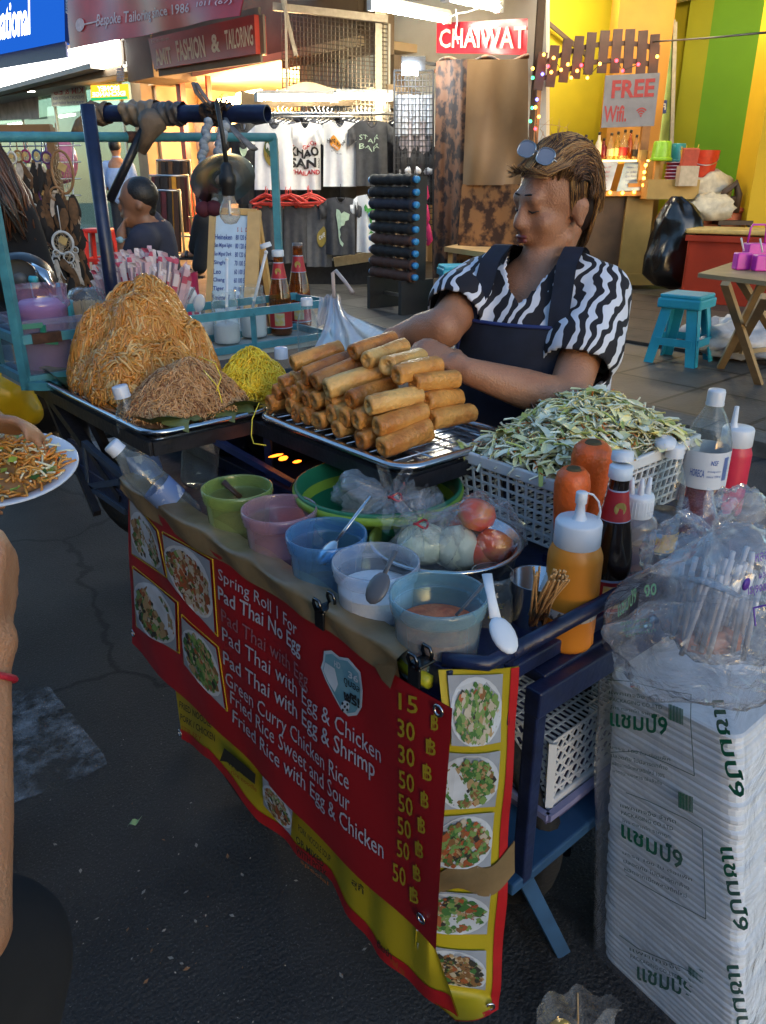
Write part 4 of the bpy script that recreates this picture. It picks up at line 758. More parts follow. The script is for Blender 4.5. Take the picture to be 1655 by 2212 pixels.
def hand(wrist,d,palmn,side,s=1.0,curl=(.5,.6,.4),spread=.06,tcurl=.4):
    """palm, four unequal fingers and a thumb; d towards the fingers, palmn out of the palm, side towards the thumb"""
    w_=V(wrist); d=V(d).normalized(); n=V(palmn); n=(n-d*n.dot(d)).normalized(); t=n.cross(d); t=t if t.dot(V(side))>0 else -t
    P=[('c',w_,w_+d*.03*s,.024*s,.028*s)]
    for k in range(4):
        b=w_+d*.085*s+t*(.030-.019*k)*s; P.append(('c',w_+d*.02*s+t*(.018-.012*k)*s,b,.013*s,.0105*s))
        P+=finger(b,d+t*(spread*(1.5-k)),curl,(.072,.08,.074,.058)[k]*s,(.0088,.0092,.0086,.0076)[k]*s,n)
    b=w_+d*.03*s+t*.03*s; P.append(('c',w_+d*.02*s+t*.012*s,b,.016*s,.013*s)); P+=finger(b,d*.75+t*.7+n*.25,(tcurl,tcurl*.8,.2),.075*s,.0105*s,n-t*.4)
    return P
# ---------------------------------------------------------------- standing man in a blue shirt
def man_standing():
    c=ph(266,460,12.9); c.z=.18; T=thing('person','man seen from behind in a pale blue shirt and dark trousers before the shop glass','person',tuple(c))
    z=lambda h,dx=0,dy=0:c+Z1*h+RT*dx+fh*dy
    fused('body',[('e',z(1.66),(.085,.10,.125)),('c',z(1.5),z(1.58),.06,.06),('c',z(1.0),z(1.38),.13,.15),('c',z(1.42,-.17),z(1.12,-.25),.05,.045),('c',z(1.12,-.25),z(1.05,-.12,.2),.042,.035),('c',z(1.42,.17),z(1.12,.24),.05,.045),('c',z(1.12,.24),z(1.05,.1,.2),.042,.035),('c',z(.95,-.09),z(.05,-.1),.08,.05),('c',z(.95,.09),z(.05,.1),.08,.05),('c',z(1.38,-.15),z(1.38,.15),.07,.07)],skin2,T,.02)
    fused('shirt',[('c',z(.99),z(1.28),.165,.18),('c',z(1.40,-.17),z(1.40,.17),.085,.085),('c',z(1.4,-.19),z(1.08,-.27),.075,.062),('c',z(1.4,.19),z(1.08,.27),.075,.062),('c',z(1.46),z(1.52),.075,.07),('e',z(1.2),(.20,.13,.25))],mat('pale blue shirt',(.30,.42,.68),.8,var=.1,bump=.6,bs=9),T,.02)
    fused('trousers',[('c',z(.95,-.08),z(.08,-.1),.10,.07),('c',z(.95,.08),z(.08,.1),.10,.07),('c',z(.95,-.06),z(.95,.06),.13,.13)],mat('dark trousers',(.02,.022,.03),.8),T,.02)
    fused('hair',[('e',z(1.69,0,-.012),(.092,.105,.115))],hairm,T,.015); g=MB(); g.box(z(.05,-.1,.05),(.09,.24,.08),(0,0,-AZ)); g.box(z(.05,.1,.05),(.09,.24,.08),(0,0,-AZ)); build('shoe',g,dark,T,bevel=.02)
man_standing()
# ---------------------------------------------------------------- seated man, chin on his hand, facing left
def man_seated():
    d=4.75; h=ph(300,441,d); L=-RT; B=fh
    T=thing('person','seated man in a dark navy T-shirt resting his chin on his hand','person',(h.x,h.y,0))
    sh=ph(328,506,d+.05); hip=ph(345,640,d+.1); shl=sh-fh*.18-Z1*.02; shr=sh+fh*.2
    el=ph(272,575,d-.1); wr=ph(262,502,d-.12); chin=h+L*.075-Z1*.10
    kn=hip+L*.42-Z1*.02; ft=kn+L*.02-Z1*(kn.z-.04)
    P=[('e',h+Z1*.03,(.10,.085,.115),Matrix.Rotation(-AZ,3,'Z')),('e',h+L*.045-Z1*.055,(.055,.06,.065),Matrix.Rotation(-AZ,3,'Z')),('e',h+L*.105-Z1*.015,(.02,.016,.025),Matrix.Rotation(-AZ,3,'Z')),('e',h+L*.09+Z1*.03,(.02,.05,.014),Matrix.Rotation(-AZ,3,'Z')),('e',h+L*.10-Z1*.06,(.012,.025,.012),Matrix.Rotation(-AZ,3,'Z')),('e',h-RT*-.025-fh*.085-Z1*.01,(.016,.010,.026),Matrix.Rotation(-AZ,3,'Z')),
       ('c',h-Z1*.09+RT*.03,sh+Z1*.03+RT*.0,.058,.065),('c',sh,hip,.115,.135),('c',shl,el,.05,.042),('c',el,wr,.042,.028),('c',shr,shr+L*.15-Z1*.28,.05,.042),('c',shr+L*.15-Z1*.28,kn+fh*.1,.04,.03),
       ('c',hip-fh*.1,kn-fh*.12,.085,.06),('c',hip+fh*.1,kn+fh*.12,.085,.06),('c',kn-fh*.12,ft-fh*.12,.055,.04),('c',kn+fh*.12,ft+fh*.12,.055,.04),('c',ft-fh*.12,ft-fh*.12+L*.15,.04,.03),('c',ft+fh*.12,ft+fh*.12+L*.15,.04,.03)]
    P+=hand(wr,(chin-wr)+Z1*.02,RT+fh*.3,-fh,.85,(1.1,1.2,.7))
    fused('body',P,skin,T,.009,6)
    fused('shirt',[('c',sh-Z1*.03,hip,.138,.155),('c',shl,shr,.085,.085),('c',shl,shl+(el-shl)*.55,.085,.07),('c',shr,shr+(L*.15-Z1*.28)*.6,.085,.07),('c',sh+Z1*.02,sh+Z1*.06,.09,.08)],mat('navy T-shirt',(.03,.032,.055),.85,bump=.6,bs=14),T,.014)
    fused('trousers',[('c',hip-fh*.1,kn-fh*.12,.10,.075),('c',hip+fh*.1,kn+fh*.12,.10,.075),('c',kn-fh*.12,ft-fh*.12+Z1*.1,.07,.055),('c',kn+fh*.12,ft+fh*.12+Z1*.1,.07,.055),('e',hip,(.18,.18,.13))],mat('dark shorts',(.03,.03,.035),.85),T,.018)
    fused('hair',[('e',h+Z1*.052+RT*.018,(.100,.089,.096),Matrix.Rotation(-AZ,3,'Z')),('c',h+RT*.055-Z1*.035,h+RT*.05+Z1*.05,.040,.055)],hairm,T,.010,4)
    g=MB(); a=(wr-el).normalized(); g.tube([wr-a*.03,wr-a*.045],.034,14); build('watch',g,steel,T); g=MB(); g.tube([wr-a*.038-fh*.03-L*-.0,wr-a*.038-fh*.04],.018,12); build('watch_face',g,mat('watch face',(.35,.55,.6),.2),T)
    # stool chair under him
    C=thing('plastic_chair','raspberry pink plastic chair with a round back under the seated man','chair',(hip.x,hip.y,0)); pm_=mat('raspberry plastic',(.42,.012,.09),.35)
    g=MB(); g.box(hip-Z1*.2,(.42,.42,.03),(0,0,-AZ)); build('seat',g,pm_,C,bevel=.01)
    bk=ph(343,555,d-.12); g=MB(); q=ph(340,545,4.25)
    g.grid(lambda u,v:hip+RT*(.22*math.cos((u-.5)*2.2))-fh*(.24*math.sin((u-.5)*2.2))+Z1*(-.19+.33*v*math.sqrt(max(0,1-(2*u-1)**4))),16,8); g.grid(lambda u,v:hip+RT*(.235*math.cos((u-.5)*2.2))-fh*(.255*math.sin((u-.5)*2.2))+Z1*(-.19+.33*v*math.sqrt(max(0,1-(2*u-1)**4))),16,8); build('backrest',g,pm_,C)
    for i in (-1,1):
        for j in (-1,1): g=MB(); p=hip-Z1*.21+RT*.17*i+fh*.17*j; g.tube([p,V((p.x+RT.x*.04*i,p.y+RT.y*.04*i,0))],.022,8); build('leg',g,pm_,C)
man_seated()
# red stool by the shop glass
T=thing('plastic_stool','tall red plastic stool standing in front of the shop glass','stool',tuple(ph(212,585,10)))
rs=mat('red stool plastic',(.6,.03,.02),.4); zt=ph(212,494,10).z; c=ph(212,494,10)
g=MB(); g.box((c.x,c.y,zt-.02),(.30,.30,.05),(0,0,-AZ)); build('seat',g,rs,T,bevel=.015)
for i in (-1,1):
    for j in (-1,1): g=MB(); p=c+RT*.12*i+fh*.12*j; g.bar(V((p.x,p.y,zt-.03)),V((p.x,p.y,PV))+RT*.05*i+fh*.05*j,.05); build('leg',g,rs,T)
for k in range(4): g=MB(); a=-AZ+k*PI/2; g.box((c.x+math.cos(a)*.15,c.y+math.sin(a)*.15,zt-.35),(.02,.27,.04),(0,0,a)); build('stretcher',g,rs,T)
# ---------------------------------------------------------------- racks of hung trousers in front of the tailor shop
cl=[mat('maroon cloth',(.08,.012,.018),.7,var=.4,sc_=6),mat('black cloth',(.014,.012,.014),.7),mat('ochre cloth',(.55,.26,.02),.6),mat('brown cloth',(.10,.05,.02),.7),mat('dark brown cloth',(.05,.02,.012),.7)]
for i,(x0,x1,yt,yb,d,lab) in enumerate(((340,408,347,470,13.2,'rear rack of dark belts, highest and furthest back'),(325,404,380,510,12.9,'middle rack of dark belts with one ochre strip'),(332,386,412,552,12.5,'front rack of dark belts with ochre strips, by the seated man'))):
    T=thing('belt_rack',lab,'belt rack',tuple(ph((x0+x1)/2,yb,d)),'belt racks in front of the tailor shop')
    g=MB(); g.tube([ph(x0-3,yt,d),ph(x1+4,yt,d)],.02,8); build('rail',g,steel,T)
    for x,dx in ((x0,0),(x1+2,11)):
        g=MB(); g.tube([ph(x,yt,d),ph(x+dx,yb,d)],.018,8); build('post',g,mat('cream post',(.55,.42,.2),.4),T)
    g=MB(); g.tube([ph(x0,yb,d),ph(x1+14,yb,d)],.018,8); build('foot_rail',g,steel,T)
    n_=13
    for k in range(n_):
        a=ph(x0+(x1-x0)*(k+.3)/n_,yt+2,d-.03*(k%3)); b=ph(x0+(x1-x0)*(k+.3)/n_+5,yb-8,d-.03*(k%3)); g=MB(); m_=cl[2] if (i>0 and k in ((9,10) if i==2 else (8,))) else cl[rnd.choice([0,1,1,3,4])]
        g.bar(a,b,.065,.012,roll=fh); build('belt',g,m_,T)
# seated legs behind the beer board
def legs_person():
    d=9.2; hip=ph(462,485,d); T=thing('person','person in black trousers and sandals sitting behind the beer price board','person',(hip.x,hip.y,PV))
    k1=ph(437,478,d-.3);f1=ph(424,548,d-.25); k2=ph(450,490,d-.3); f2=ph(432,588,d-.4)
    fused('body',[('c',hip,hip+Z1*.5,.15,.16),('e',hip+Z1*.78,(.09,.10,.12)),('c',hip+Z1*.5,hip+Z1*.7,.06,.06),('c',hip,k1,.08,.06),('c',k1,f1,.055,.04),('c',f1,f1-RT*.16-Z1*.02,.04,.03),('c',hip,k2,.08,.06),('c',k2,f2,.055,.04),('c',f2,f2-RT*.18-fh*.03-Z1*.01,.04,.03)],skin2,T,.02)
    fused('trousers',[('c',hip,k1,.12,.10),('c',k1,f1+Z1*.06,.10,.085),('c',hip,k2,.12,.10),('c',k2,f2+Z1*.06,.10,.085)],mat('black trousers',(.010,.010,.011),.9),T,.02)
    fused('shirt',[('c',hip,hip+Z1*.48,.18,.18),('c',hip+Z1*.5-fh*.16,hip+Z1*.5+fh*.16,.08,.08)],mat('dark floral shirt',(.10,.015,.03),.8,sc_=16,c2=(.02,.015,.015)),T,.02)
    for f in (f1,f2): g=MB(); q=f-RT*.10-Z1*.05; g.box(q,(.28,.10,.025),(0,0,-AZ)); g.tube([q-fh*.05+Z1*.02,q+Z1*.07,q+fh*.05+Z1*.02],.02,6); build('sandal',g,dark,T)
legs_person()
# ---------------------------------------------------------------- beer price board
d0=7.0; c4=[ph(461,455,d0),ph(546,458,d0-.0),ph(528,640,d0-.35),ph(441,632,d0-.35)]
c4[2].z=c4[3].z=PV+.06
f=qmap(c4,0); T=thing('price_board','standing pine sandwich board with a pale blue beer price list','price board',tuple((c4[2]+c4[3])/2))
g=MB(); g.slab(sub4(c4,.04,.0,.94,.97),.02); build('sheet',g,mat('pale blue sheet',(.42,.55,.68),.5,var=.05),T)
pine=mat('board pine',(.50,.32,.12),.5,sc_=8); g=MB(); g.bar(f(0,0),f(0,1.01),.05); build('side_post',g,pine,T); g=MB(); g.bar(f(1.05,0),f(1.05,1.01),.11,.05,roll=fh); build('side_post',g,pine,T); g=MB(); g.bar(f(0,1.0),f(1.1,1.0),.05); build('top_rail',g,pine,T)
b=ph(585,560,d0+.25); g=MB(); g.bar(f(1.1,1.0),V((b.x,b.y,PV)),.05); g.bar(f(0,1.0),V((b.x,b.y,PV))-RT*.35,.05); build('rear_leg',g,pine,T)
g=MB(); g.slab([f(.95,.98)+fh*.05,f(1.1,.98)+fh*.05,V((b.x,b.y,.12)),V((b.x,b.y,.12))-RT*.3],.015); build('rear_panel',g,mat('dark board back',(.12,.06,.03),.6),T)
rows=[('Heineken','80 120 60'),('San Miguel light','80 120 60'),('San Miguel Dark','80 120 60'),('Singha','70 100 50'),('Leo','60 100 50'),('Chang','60 100 50'),('Tiger','60 100 50'),('Smirnoff','100'),('Breezer','100')]
g=MB()
for k,(a,b_) in enumerate(rows):
    v=.775-.068*k; wa=min(.44,.05*len(a)+.04); qtext(g,a,sub4(c4,.07,v,.07+wa,v+.042),.02); x0=.60 if len(b_)>4 else .70; qtext(g,b_,sub4(c4,x0,v,.91 if len(b_)>4 else .80,v+.042),.02)
build('lettering',g,blueink,T); g=MB()
for s_,u in (('S',.63),('L',.73),('Can',.83)): qtext(g,s_,sub4(c4,u,.84,u+(.09 if len(s_)>1 else .03),.875),.02)
build('heading',g,redink,T)
# ---------------------------------------------------------------- dreamcatchers on a wooden rack
T=thing('dreamcatcher_rack','rustic wooden frame from which the dreamcatchers hang','rack',tuple(pz(150,900,0)))
wd=mat('rustic wood',(.22,.12,.05),.7,sc_=12); g=MB(); g.bar(ph(-160,283,5.0),ph(112,279,5.0),.05); build('top_bar',g,wd,T)
for x in (107,-120): g=MB(); a=ph(x,275,5.03); g.bar(a,V((a.x,a.y,0)),.045); build('post',g,wd,T)
g=MB()
for k in range(9): g.tube([ph(-90,318+k*36,5.06),ph(175,314+k*36,5.02)],.004,5)
for k in range(8): g.tube([ph(-80+k*34,300,5.06),ph(-80+k*34,620,5.05)],.004,5)
build('wire_grid',g,steel,T)
fm=[mat('dark feather',(.02,.015,.012),.8),mat('brown feather',(.14,.07,.03),.8,var=.4,sc_=30),mat('pale feather',(.5,.42,.34),.8,var=.3,sc_=30),mat('white feather',(.62,.6,.58),.8)]
rm={'tan':mat('tan leather ring',(.30,.15,.06),.6),'white':mat('white yarn ring',(.6,.58,.55),.8),'brown':mat('brown yarn ring',(.09,.04,.02),.8),'pink':mat('pink yarn ring',(.35,.04,.14),.8),'blue':mat('blue yarn ring',(.04,.08,.22),.8),'purple':mat('purple yarn ring',(.10,.03,.12),.8),'teal':mat('teal yarn ring',(.02,.2,.25),.8)}
webm=mat('web string',(.45,.33,.2),.8); tagm=mat('cardboard tag',(.55,.36,.13),.7)
def feather(g,p,L,wd_,mi,sw):
    q=V(p); n=5; vs=[]
    for i in range(n+1):
        t=i/n; c=q-Z1*(L*t)+RT*(sw*t*t); w_=wd_*math.sin(PI*min(1,.08+t*.92))**.7+.001; vs+=[c-RT*w_-fh*.004,c+fh*.004*math.sin(t*9)-fh*.008,c+RT*w_-fh*.004]
    fs=[]
    for i in range(n): 
        for k in (0,1): a=i*3+k; fs.append((a,a+1,a+4,a+3))
    g.add(vs,fs,mi,True)
def catcher(label,x,y,rx,ry,ring,nf,fl,cols,d=4.95,minis=()):
    d=d+rnd.uniform(-.12,.05); c=ph(x,y,d); k=d/1770.; rx*=k; ry*=k
    T=thing('dreamcatcher',label,'dreamcatcher',tuple(c),'dreamcatchers on the wooden rack'); P=lambda a,s=1:c+RT*(rx*s*math.cos(a))+Z1*(ry*s*math.sin(a))
    rr=max(.006,.13*min(rx,ry)); g=MB(); N=28; pts=[P(2*PI*i/N) for i in range(N+1)]; g.tube(pts,rr,7,cap=False); build('ring',g,rm[ring],T)
    g=MB()
    for s_ in (.95,.7,.45,.2):
        for i in range(12): g.tube([P(2*PI*i/12+s_*3,s_),P(2*PI*(i+1)/12+s_*3,s_*(.82))],.0018,4)
    build('web',g,webm,T); q=P(.9,.3); g=MB(); g.box(q-fh*.02,(min(rx,.05)*.9,.004,min(rx,.05)*.8),(0,.5,-AZ)); build('tag',g,tagm,T)
    g=MB(); g.tube([P(PI/2,1),P(PI/2,1)+Z1*(.10+.04*(rx>.05))],.003,4); 
    build('string',g,rm[ring],T); g=MB()
    for i in range(int(nf*2.2)):
        a=-PI*(.08+.84*rnd.random()); s=P(a); dl=rnd.uniform(0,fl*.85)
        feather(g,s-Z1*dl-fh*rnd.uniform(0,.05)+RT*rnd.uniform(-.5,.5)*rx*(dl/fl),rnd.uniform(.09,.17),rnd.uniform(.014,.026)*(.8+rx*5),rnd.choice(cols),rnd.uniform(-.06,.07))
    build('feathers',g,fm,T)
    for (mx,my,mr) in minis:
        g=MB(); q=ph(mx,my,d-.03); r_=mr*k; g.tube([q+RT*r_*math.cos(2*PI*i/16)+Z1*r_*math.sin(2*PI*i/16) for i in range(17)],max(.004,r_*.17),6,cap=False); o=build('small_ring',g,rm[ring],T)
        g=MB(); g.tube([q+Z1*r_*.9+RT*r_*.3,q-Z1*r_*.9],.0025,4); g.tube([q+RT*r_*.9,q-RT*r_*.9+Z1*r_*.2],.0025,4); g.tube([q+RT*r_*.5+Z1*r_*.7,q-RT*r_*.5-Z1*r_*.7],.0025,4); build('small_web',g,webm,o)
D_=[0,0,1,0,1,2]
for i,(x,y,rg,lab) in enumerate(((7,340,'brown','small brown'),(26,341,'white','small white'),(40,338,'tan','small tan'),(56,337,'pink','small pink'),(80,337,'blue','small blue'),(101,341,'purple','small purple'))):
    catcher(lab+' dreamcatcher in the top row of the rack',x,y,9 if i!=5 else 10,11,rg,16,.30,[0,0,1,2,1])
catcher('large oval tan dreamcatcher with a long dark feather tail, at the right of the rack',135,372,22,41,'tan',46,.75,[0,0,0,1,2,1,1],4.85,((122,419,13),))
catcher('white double ring dreamcatcher in the middle row, nearest the dark haired woman',55,425,13,18,'white',18,.42,[0,1,2,3],4.95,((74,447,6),))
catcher('plum dreamcatcher in the middle row',78,425,13,15,'pink',20,.42,[0,0,1,1])
catcher('purple dreamcatcher in the middle row under the big oval one',98,422,12,14,'purple',20,.42,[0,0,1,1])
catcher('white ringed dreamcatcher with three hanging mini rings, lowest at the right',136,525,22,23,'white',44,.62,[0,1,3,2,1,0],4.8,((122,547,7),(149,556,11),(152,575,7),(163,540,6)))
catcher('brown furry dreamcatcher with card tags, lowest row left of the white one',97,548,20,24,'brown',34,.60,[0,0,1,1,2],4.85)
catcher('teal dreamcatcher half hidden behind the white ringed one',100,530,16,16,'teal',14,.5,[0,1,1],4.92)
catcher('small plain dark dreamcatcher hanging at the left of the lowest row',160,590,8,8,'brown',26,.40,[0,1,3,0],4.9)
g=MB(); g.ball(ph(132,345,5.4),(.10,.10,.14),nu=18,nv=12); g.tube([ph(132,376,5.4),ph(133,420,5.4)],.003,4); single('balloon',g,mat('pink balloon',(.55,.18,.28),.25),'pink balloon behind the large oval dreamcatcher','balloon')
# ---------------------------------------------------------------- woman with long hair at the left edge
def woman_left():
    d=3.5; c=ph(-22,500,d); T=thing('person','woman with long brown hair in black clothes at the left edge','person',(c.x,c.y,0)); z=lambda h,dx=0,dy=0:V((c.x,c.y,h))+RT*dx+fh*dy
    fused('body',[('e',z(1.47),(.075,.09,.11)),('c',z(1.3),z(1.4),.05,.05),('c',z(.9),z(1.22),.12,.13),('c',z(1.24,.13),z(.95,.2),.045,.04),('c',z(.95,.2),z(.9,.25,-.2),.038,.03),('c',z(1.24,-.13),z(.95,-.2),.045,.04),('c',z(.85,-.08),z(.05,-.08),.08,.04),('c',z(.85,.08),z(.05,.08),.08,.04)],skin2,T,.02)
    fused('dress',[('c',z(.75),z(1.2),.19,.15),('c',z(1.24,-.13),z(1.24,.13),.07,.07),('c',z(1.22,.14),z(.95,.2),.075,.06),('c',z(.8),z(.45),.20,.22)],mat('black dress',(.007,.006,.008),.9),T,.02)
    hs=[mat('chestnut hair',(.10,.035,.015),.4,var=.3),mat('brown hair',(.04,.016,.009),.4),hairm]; g=MB()
    for k in range(150):
        a=rnd.uniform(-PI,PI); p=z(1.56,.06*math.cos(a),.07*math.sin(a)); e=z(rnd.uniform(1.12,1.22),.19+rnd.uniform(-.15,.02)*1.0,-.10*rnd.random()+.07*math.sin(a)); m_=z(1.42,.10*math.cos(a)*1.0+.03,.10*math.sin(a))
        g.tube([p,m_,(m_+e)/2+RT*.015,e],[.006,.009,.008,.003],5,mi=rnd.choice([0,0,1,1,2]))
    g.ball(z(1.49,.0),(.095,.105,.11),mi=2); build('hair',g,hs,T)
woman_left()
# ---------------------------------------------------------------- motorbike behind the cart
def motorbike():
    d=2.75; yl=mat('yellow fairing',(.62,.40,.01),.3); bl=mat('black bike plastic',(.012,.012,.014),.35); ch=mat('chrome',(.6,.6,.62),.1,metal=1)
    w1=ph(372,985,2.75); w1.z=.34; dirv=-RT*.92-fh*.25; dirv.normalize(); w2=w1+dirv*1.22; sd=Z1.cross(dirv)
    T=thing('motorbike','parked motorbike with yellow side panels and chrome mirrors behind the cart','motorbike',(w1.x+dirv.x*.6,w1.y+dirv.y*.6,0))
    M=Matrix((sd,Z1,dirv)).transposed()
    for w_ in (w1,w2):
        Mr=Matrix((dirv,Z1,sd)).transposed(); o=None
        g=MB(); g.tube([w_+dirv*.25*math.cos(2*PI*i/36)+Z1*.25*math.sin(2*PI*i/36) for i in range(37)],.04,10,cap=False); o=build('wheel',g,mat('tyre rubber',(.012,.012,.012),.85,bump=1,bs=90),T)
        g=MB(); g.tube([w_+dirv*.205*math.cos(2*PI*i/36)+Z1*.205*math.sin(2*PI*i/36) for i in range(37)],.016,8,cap=False); g.tube([w_-sd*.06,w_+sd*.06],.05,12)
        for i in range(10): a=2*PI*i/10; g.tube([w_,w_+dirv*.2*math.cos(a)+Z1*.2*math.sin(a)],.009,6)
        build('rim',g,mat('pale alloy',(.62,.6,.58),.35,metal=.4),o)
    m=lambda t,z,s=0:w1+dirv*(1.22*t)+Z1*(z-.29)+sd*s
    fused('body',[('c',m(.25,.62),m(.55,.55),.11,.12),('c',m(.55,.5),m(.8,.62),.10,.08),('c',m(.8,.62),m(.9,.98),.07,.08),('c',m(.3,.45),m(.6,.32),.10,.10)],bl,T,.02)
    fused('seat',[('c',m(.20,.74),m(.55,.72),.07,.08)],bl,T,.02)
    fused('side_panel',[('e',m(.86,.62,.10),(.17,.10,.24)),('c',m(.95,.72,.05),m(.8,.45,.10),.12,.09)],yl,T,.02); 
    fused('headlight',[('e',ph(48,612,2.62),(.11,.11,.10))],bl,T,.015); g=MB(); g.lathe([(0,0),(.055,.0),(.06,.02)],ph(49,602,2.50),18,M=Matrix((RT,Z1,-fh)).transposed()); g.lathe([(.02,.01),(.02,.03),(0,.03)],ph(49,602,2.50),12,M=Matrix((RT,Z1,-fh)).transposed()); build('dial',g,mat('dial grey',(.10,.10,.10),.4),T)
    g=MB(); g.tube([ph(46,585,2.6),ph(70,581,2.55),ph(95,596,2.5),ph(112,622,2.5),ph(118,640,2.5)],[.012,.02,.022,.014,.006],8); build('mirror',g,ch,T); g=MB(); g.tube([ph(96,622,2.5),ph(118,645,2.5),ph(145,672,2.45)],[.008,.012,.014],8); build('brake_lever',g,ch,T)
    g=MB(); g.tube([ph(20,560,2.8),ph(60,640,2.7),ph(50,700,2.75)],.03,8); build('handlebar',g,dark,T); g=MB(); g.tube([m(.88,.3),m(.9,.95)],.03,8); build('fork',g,ch,T)
    fused('mudguard',[('c',ph(4,845,2.35),ph(62,890,2.35),.10,.05),('c',ph(4,845,2.35),ph(-40,835,2.4),.10,.10)],yl,T,.015)
motorbike()
# ================================================================= the food cart
navy=mat('navy painted steel',(.009,.016,.055),.35,var=.35,sc_=25,bump=.25,bs=80); blk=mat('sooty steel',(.012,.012,.016),.4,var=.4,sc_=30,bump=.3,bs=90)
teal=mat('chipped teal paint',(.06,.25,.31),.45,var=.2,sc_=30,bump=.3,bs=120); rust=mat('rust',(.07,.03,.018),.85,var=.5,sc_=60)
inox=mat('stainless steel',(.55,.57,.6),.22,metal=1,var=.1,sc_=8,bump=.15,bs=25)
SH=.747; TR=.90; XF=.617; YE=.55; ZS=.69
K=thing('food_cart','navy and teal steel street food cart carrying trays of noodles and spring rolls','food cart',(.9,1.2,0))
def part(name,m,fn,bevel=0): g=MB(); fn(g); return build(name,g,m,K,bevel=bevel)
SHT=SH-.030
part('shelf_board',navy,lambda g:g.bb((XF+.012,YE+.03,SHT-.025),(1.15,2.0,SHT)),.003)
part('raised_shelf',navy,lambda g:g.bb((.738,YE+.16,SHT+.001),(1.148,1.25,SH)),.003)
part('raised_shelf',navy,lambda g:g.bb((.86,1.252,SHT+.001),(1.148,1.99,SH)),.003)
part('side_shelf',navy,lambda g:g.bb((.80,YE+.012,ZS-.02),(1.62,.735,ZS)),.003)
part('front_lip',navy,lambda g:g.bb((XF,YE+.03,SH-.06),(XF+.010,1.9,SH+.022)),.002)
for a,b in (((.70,YE,.777),(1.30,YE,.772)),): part('side_rail',navy,lambda g:g.tube([V(a),V(b)],.0115,10))
part('corner_rail',navy,lambda g:g.tube([(XF+.008,.60,.775),(.66,YE+.004,.777),(.72,YE,.777)],.0105,8))
for x in (.70,1.0,1.29): part('rail_stay',navy,lambda g:g.bar((x,YE,.665),(x,YE,.772),.012))
part('lower_beam',navy,lambda g:g.bar((.765,YE+.005,.662),(1.35,YE+.005,.656),.028,.045),.003)
part('beam',navy,lambda g:g.bar((XF+.01,YE+.02,.70),(XF+.01,1.95,.70),.025,.04),.003)
part('leg',navy,lambda g:g.bar((.808,.578,.65),(.812,.578,.27),.025),.003)
for x,y in ((.70,1.55),(1.12,1.9),(1.12,.70)): part('leg',blk,lambda g:g.bar((x,y,SH-.025),(x,y,.02),.034),.003)
part('plank_shelf',mat('blue plank',(.02,.075,.17),.6,var=.3,sc_=8,bump=.4,bs=30),lambda g:g.bb((.775,.566,.262),(1.21,1.5,.287)),.004)
part('strut',mat('blue strut',(.03,.09,.19),.55,var=.3,sc_=10),lambda g:g.bar((.835,.605,.261),pz(1212,2052,.0),.028,.028),.002)
# wheels
def wheel(c,r):
    g=MB(); n=40; g.tube([V(c)+V((0,r*math.cos(2*PI*i/n),r*math.sin(2*PI*i/n))) for i in range(n+1)],.028,10,cap=False); o=build('wheel',g,mat('tyre rubber',(.012,.012,.012),.85,bump=1,bs=90),K)
    g=MB(); g.tube([V(c)+V((0,(r-.05)*math.cos(2*PI*i/n),(r-.05)*math.sin(2*PI*i/n))) for i in range(n+1)],.012,8,cap=False); g.tube([V(c)-V((.04,0,0)),V(c)+V((.04,0,0))],.03,12)
    for i in range(16): a=2*PI*i/16; g.tube([V(c),V(c)+V((0,(r-.05)*math.cos(a),(r-.05)*math.sin(a)))],.003,5)
    build('rim',g,blk,o)
wheel((.93,.80,.215),.19); wheel((.70,1.25,.235),.205)
# tray stands
for (x0,x1,y0,y1) in ((.615,.90,1.40,2.06),(.852,1.157,.925,1.392)):
    for a,b in (((x0,y0),(x1,y0)),((x1,y0),(x1,y1)),((x1,y1),(x0,y1)),((x0,y1),(x0,y0))): part('tray_support',blk,lambda g:g.bar((*a,TR-.033),(*b,TR-.033),.014,.028))
for x,y,z0 in ((.866,.935,SH),(1.145,.935,ZS),(.875,1.39,SH),(1.145,1.38,SH),(.895,1.42,SH),(.66,2.0,SH)): part('tray_post',navy,lambda g:g.bar((x,y,z0),(x,y,TR-.02),.015))
part('brace',navy,lambda g:g.bar((.75,1.41,TR-.04),(.86,1.28,SH+.02),.02,.012)); part('brace',blk,lambda g:g.bar((.63,1.95,TR-.05),(.62,1.60,.70),.018)); part('brace',blk,lambda g:g.bar((.635,2.05,TR-.05),(.60,1.72,.63),.018))
for p,q in (((180,955),(275,1035)),((183,960),(195,1050)),((195,1050),(275,1105)),((195,1050),(262,1040))): part('side_bracket',mat('dull blue bar',(.04,.065,.11),.5),lambda g:g.bar(px(*p,.618),px(*q,.618),.014))
part('side_bracket',blk,lambda g:g.bar(px(85,825,.618),px(182,958,.618),.02)); part('side_bracket',blk,lambda g:g.bar(px(170,850,.63),px(250,1010,.66),.018))
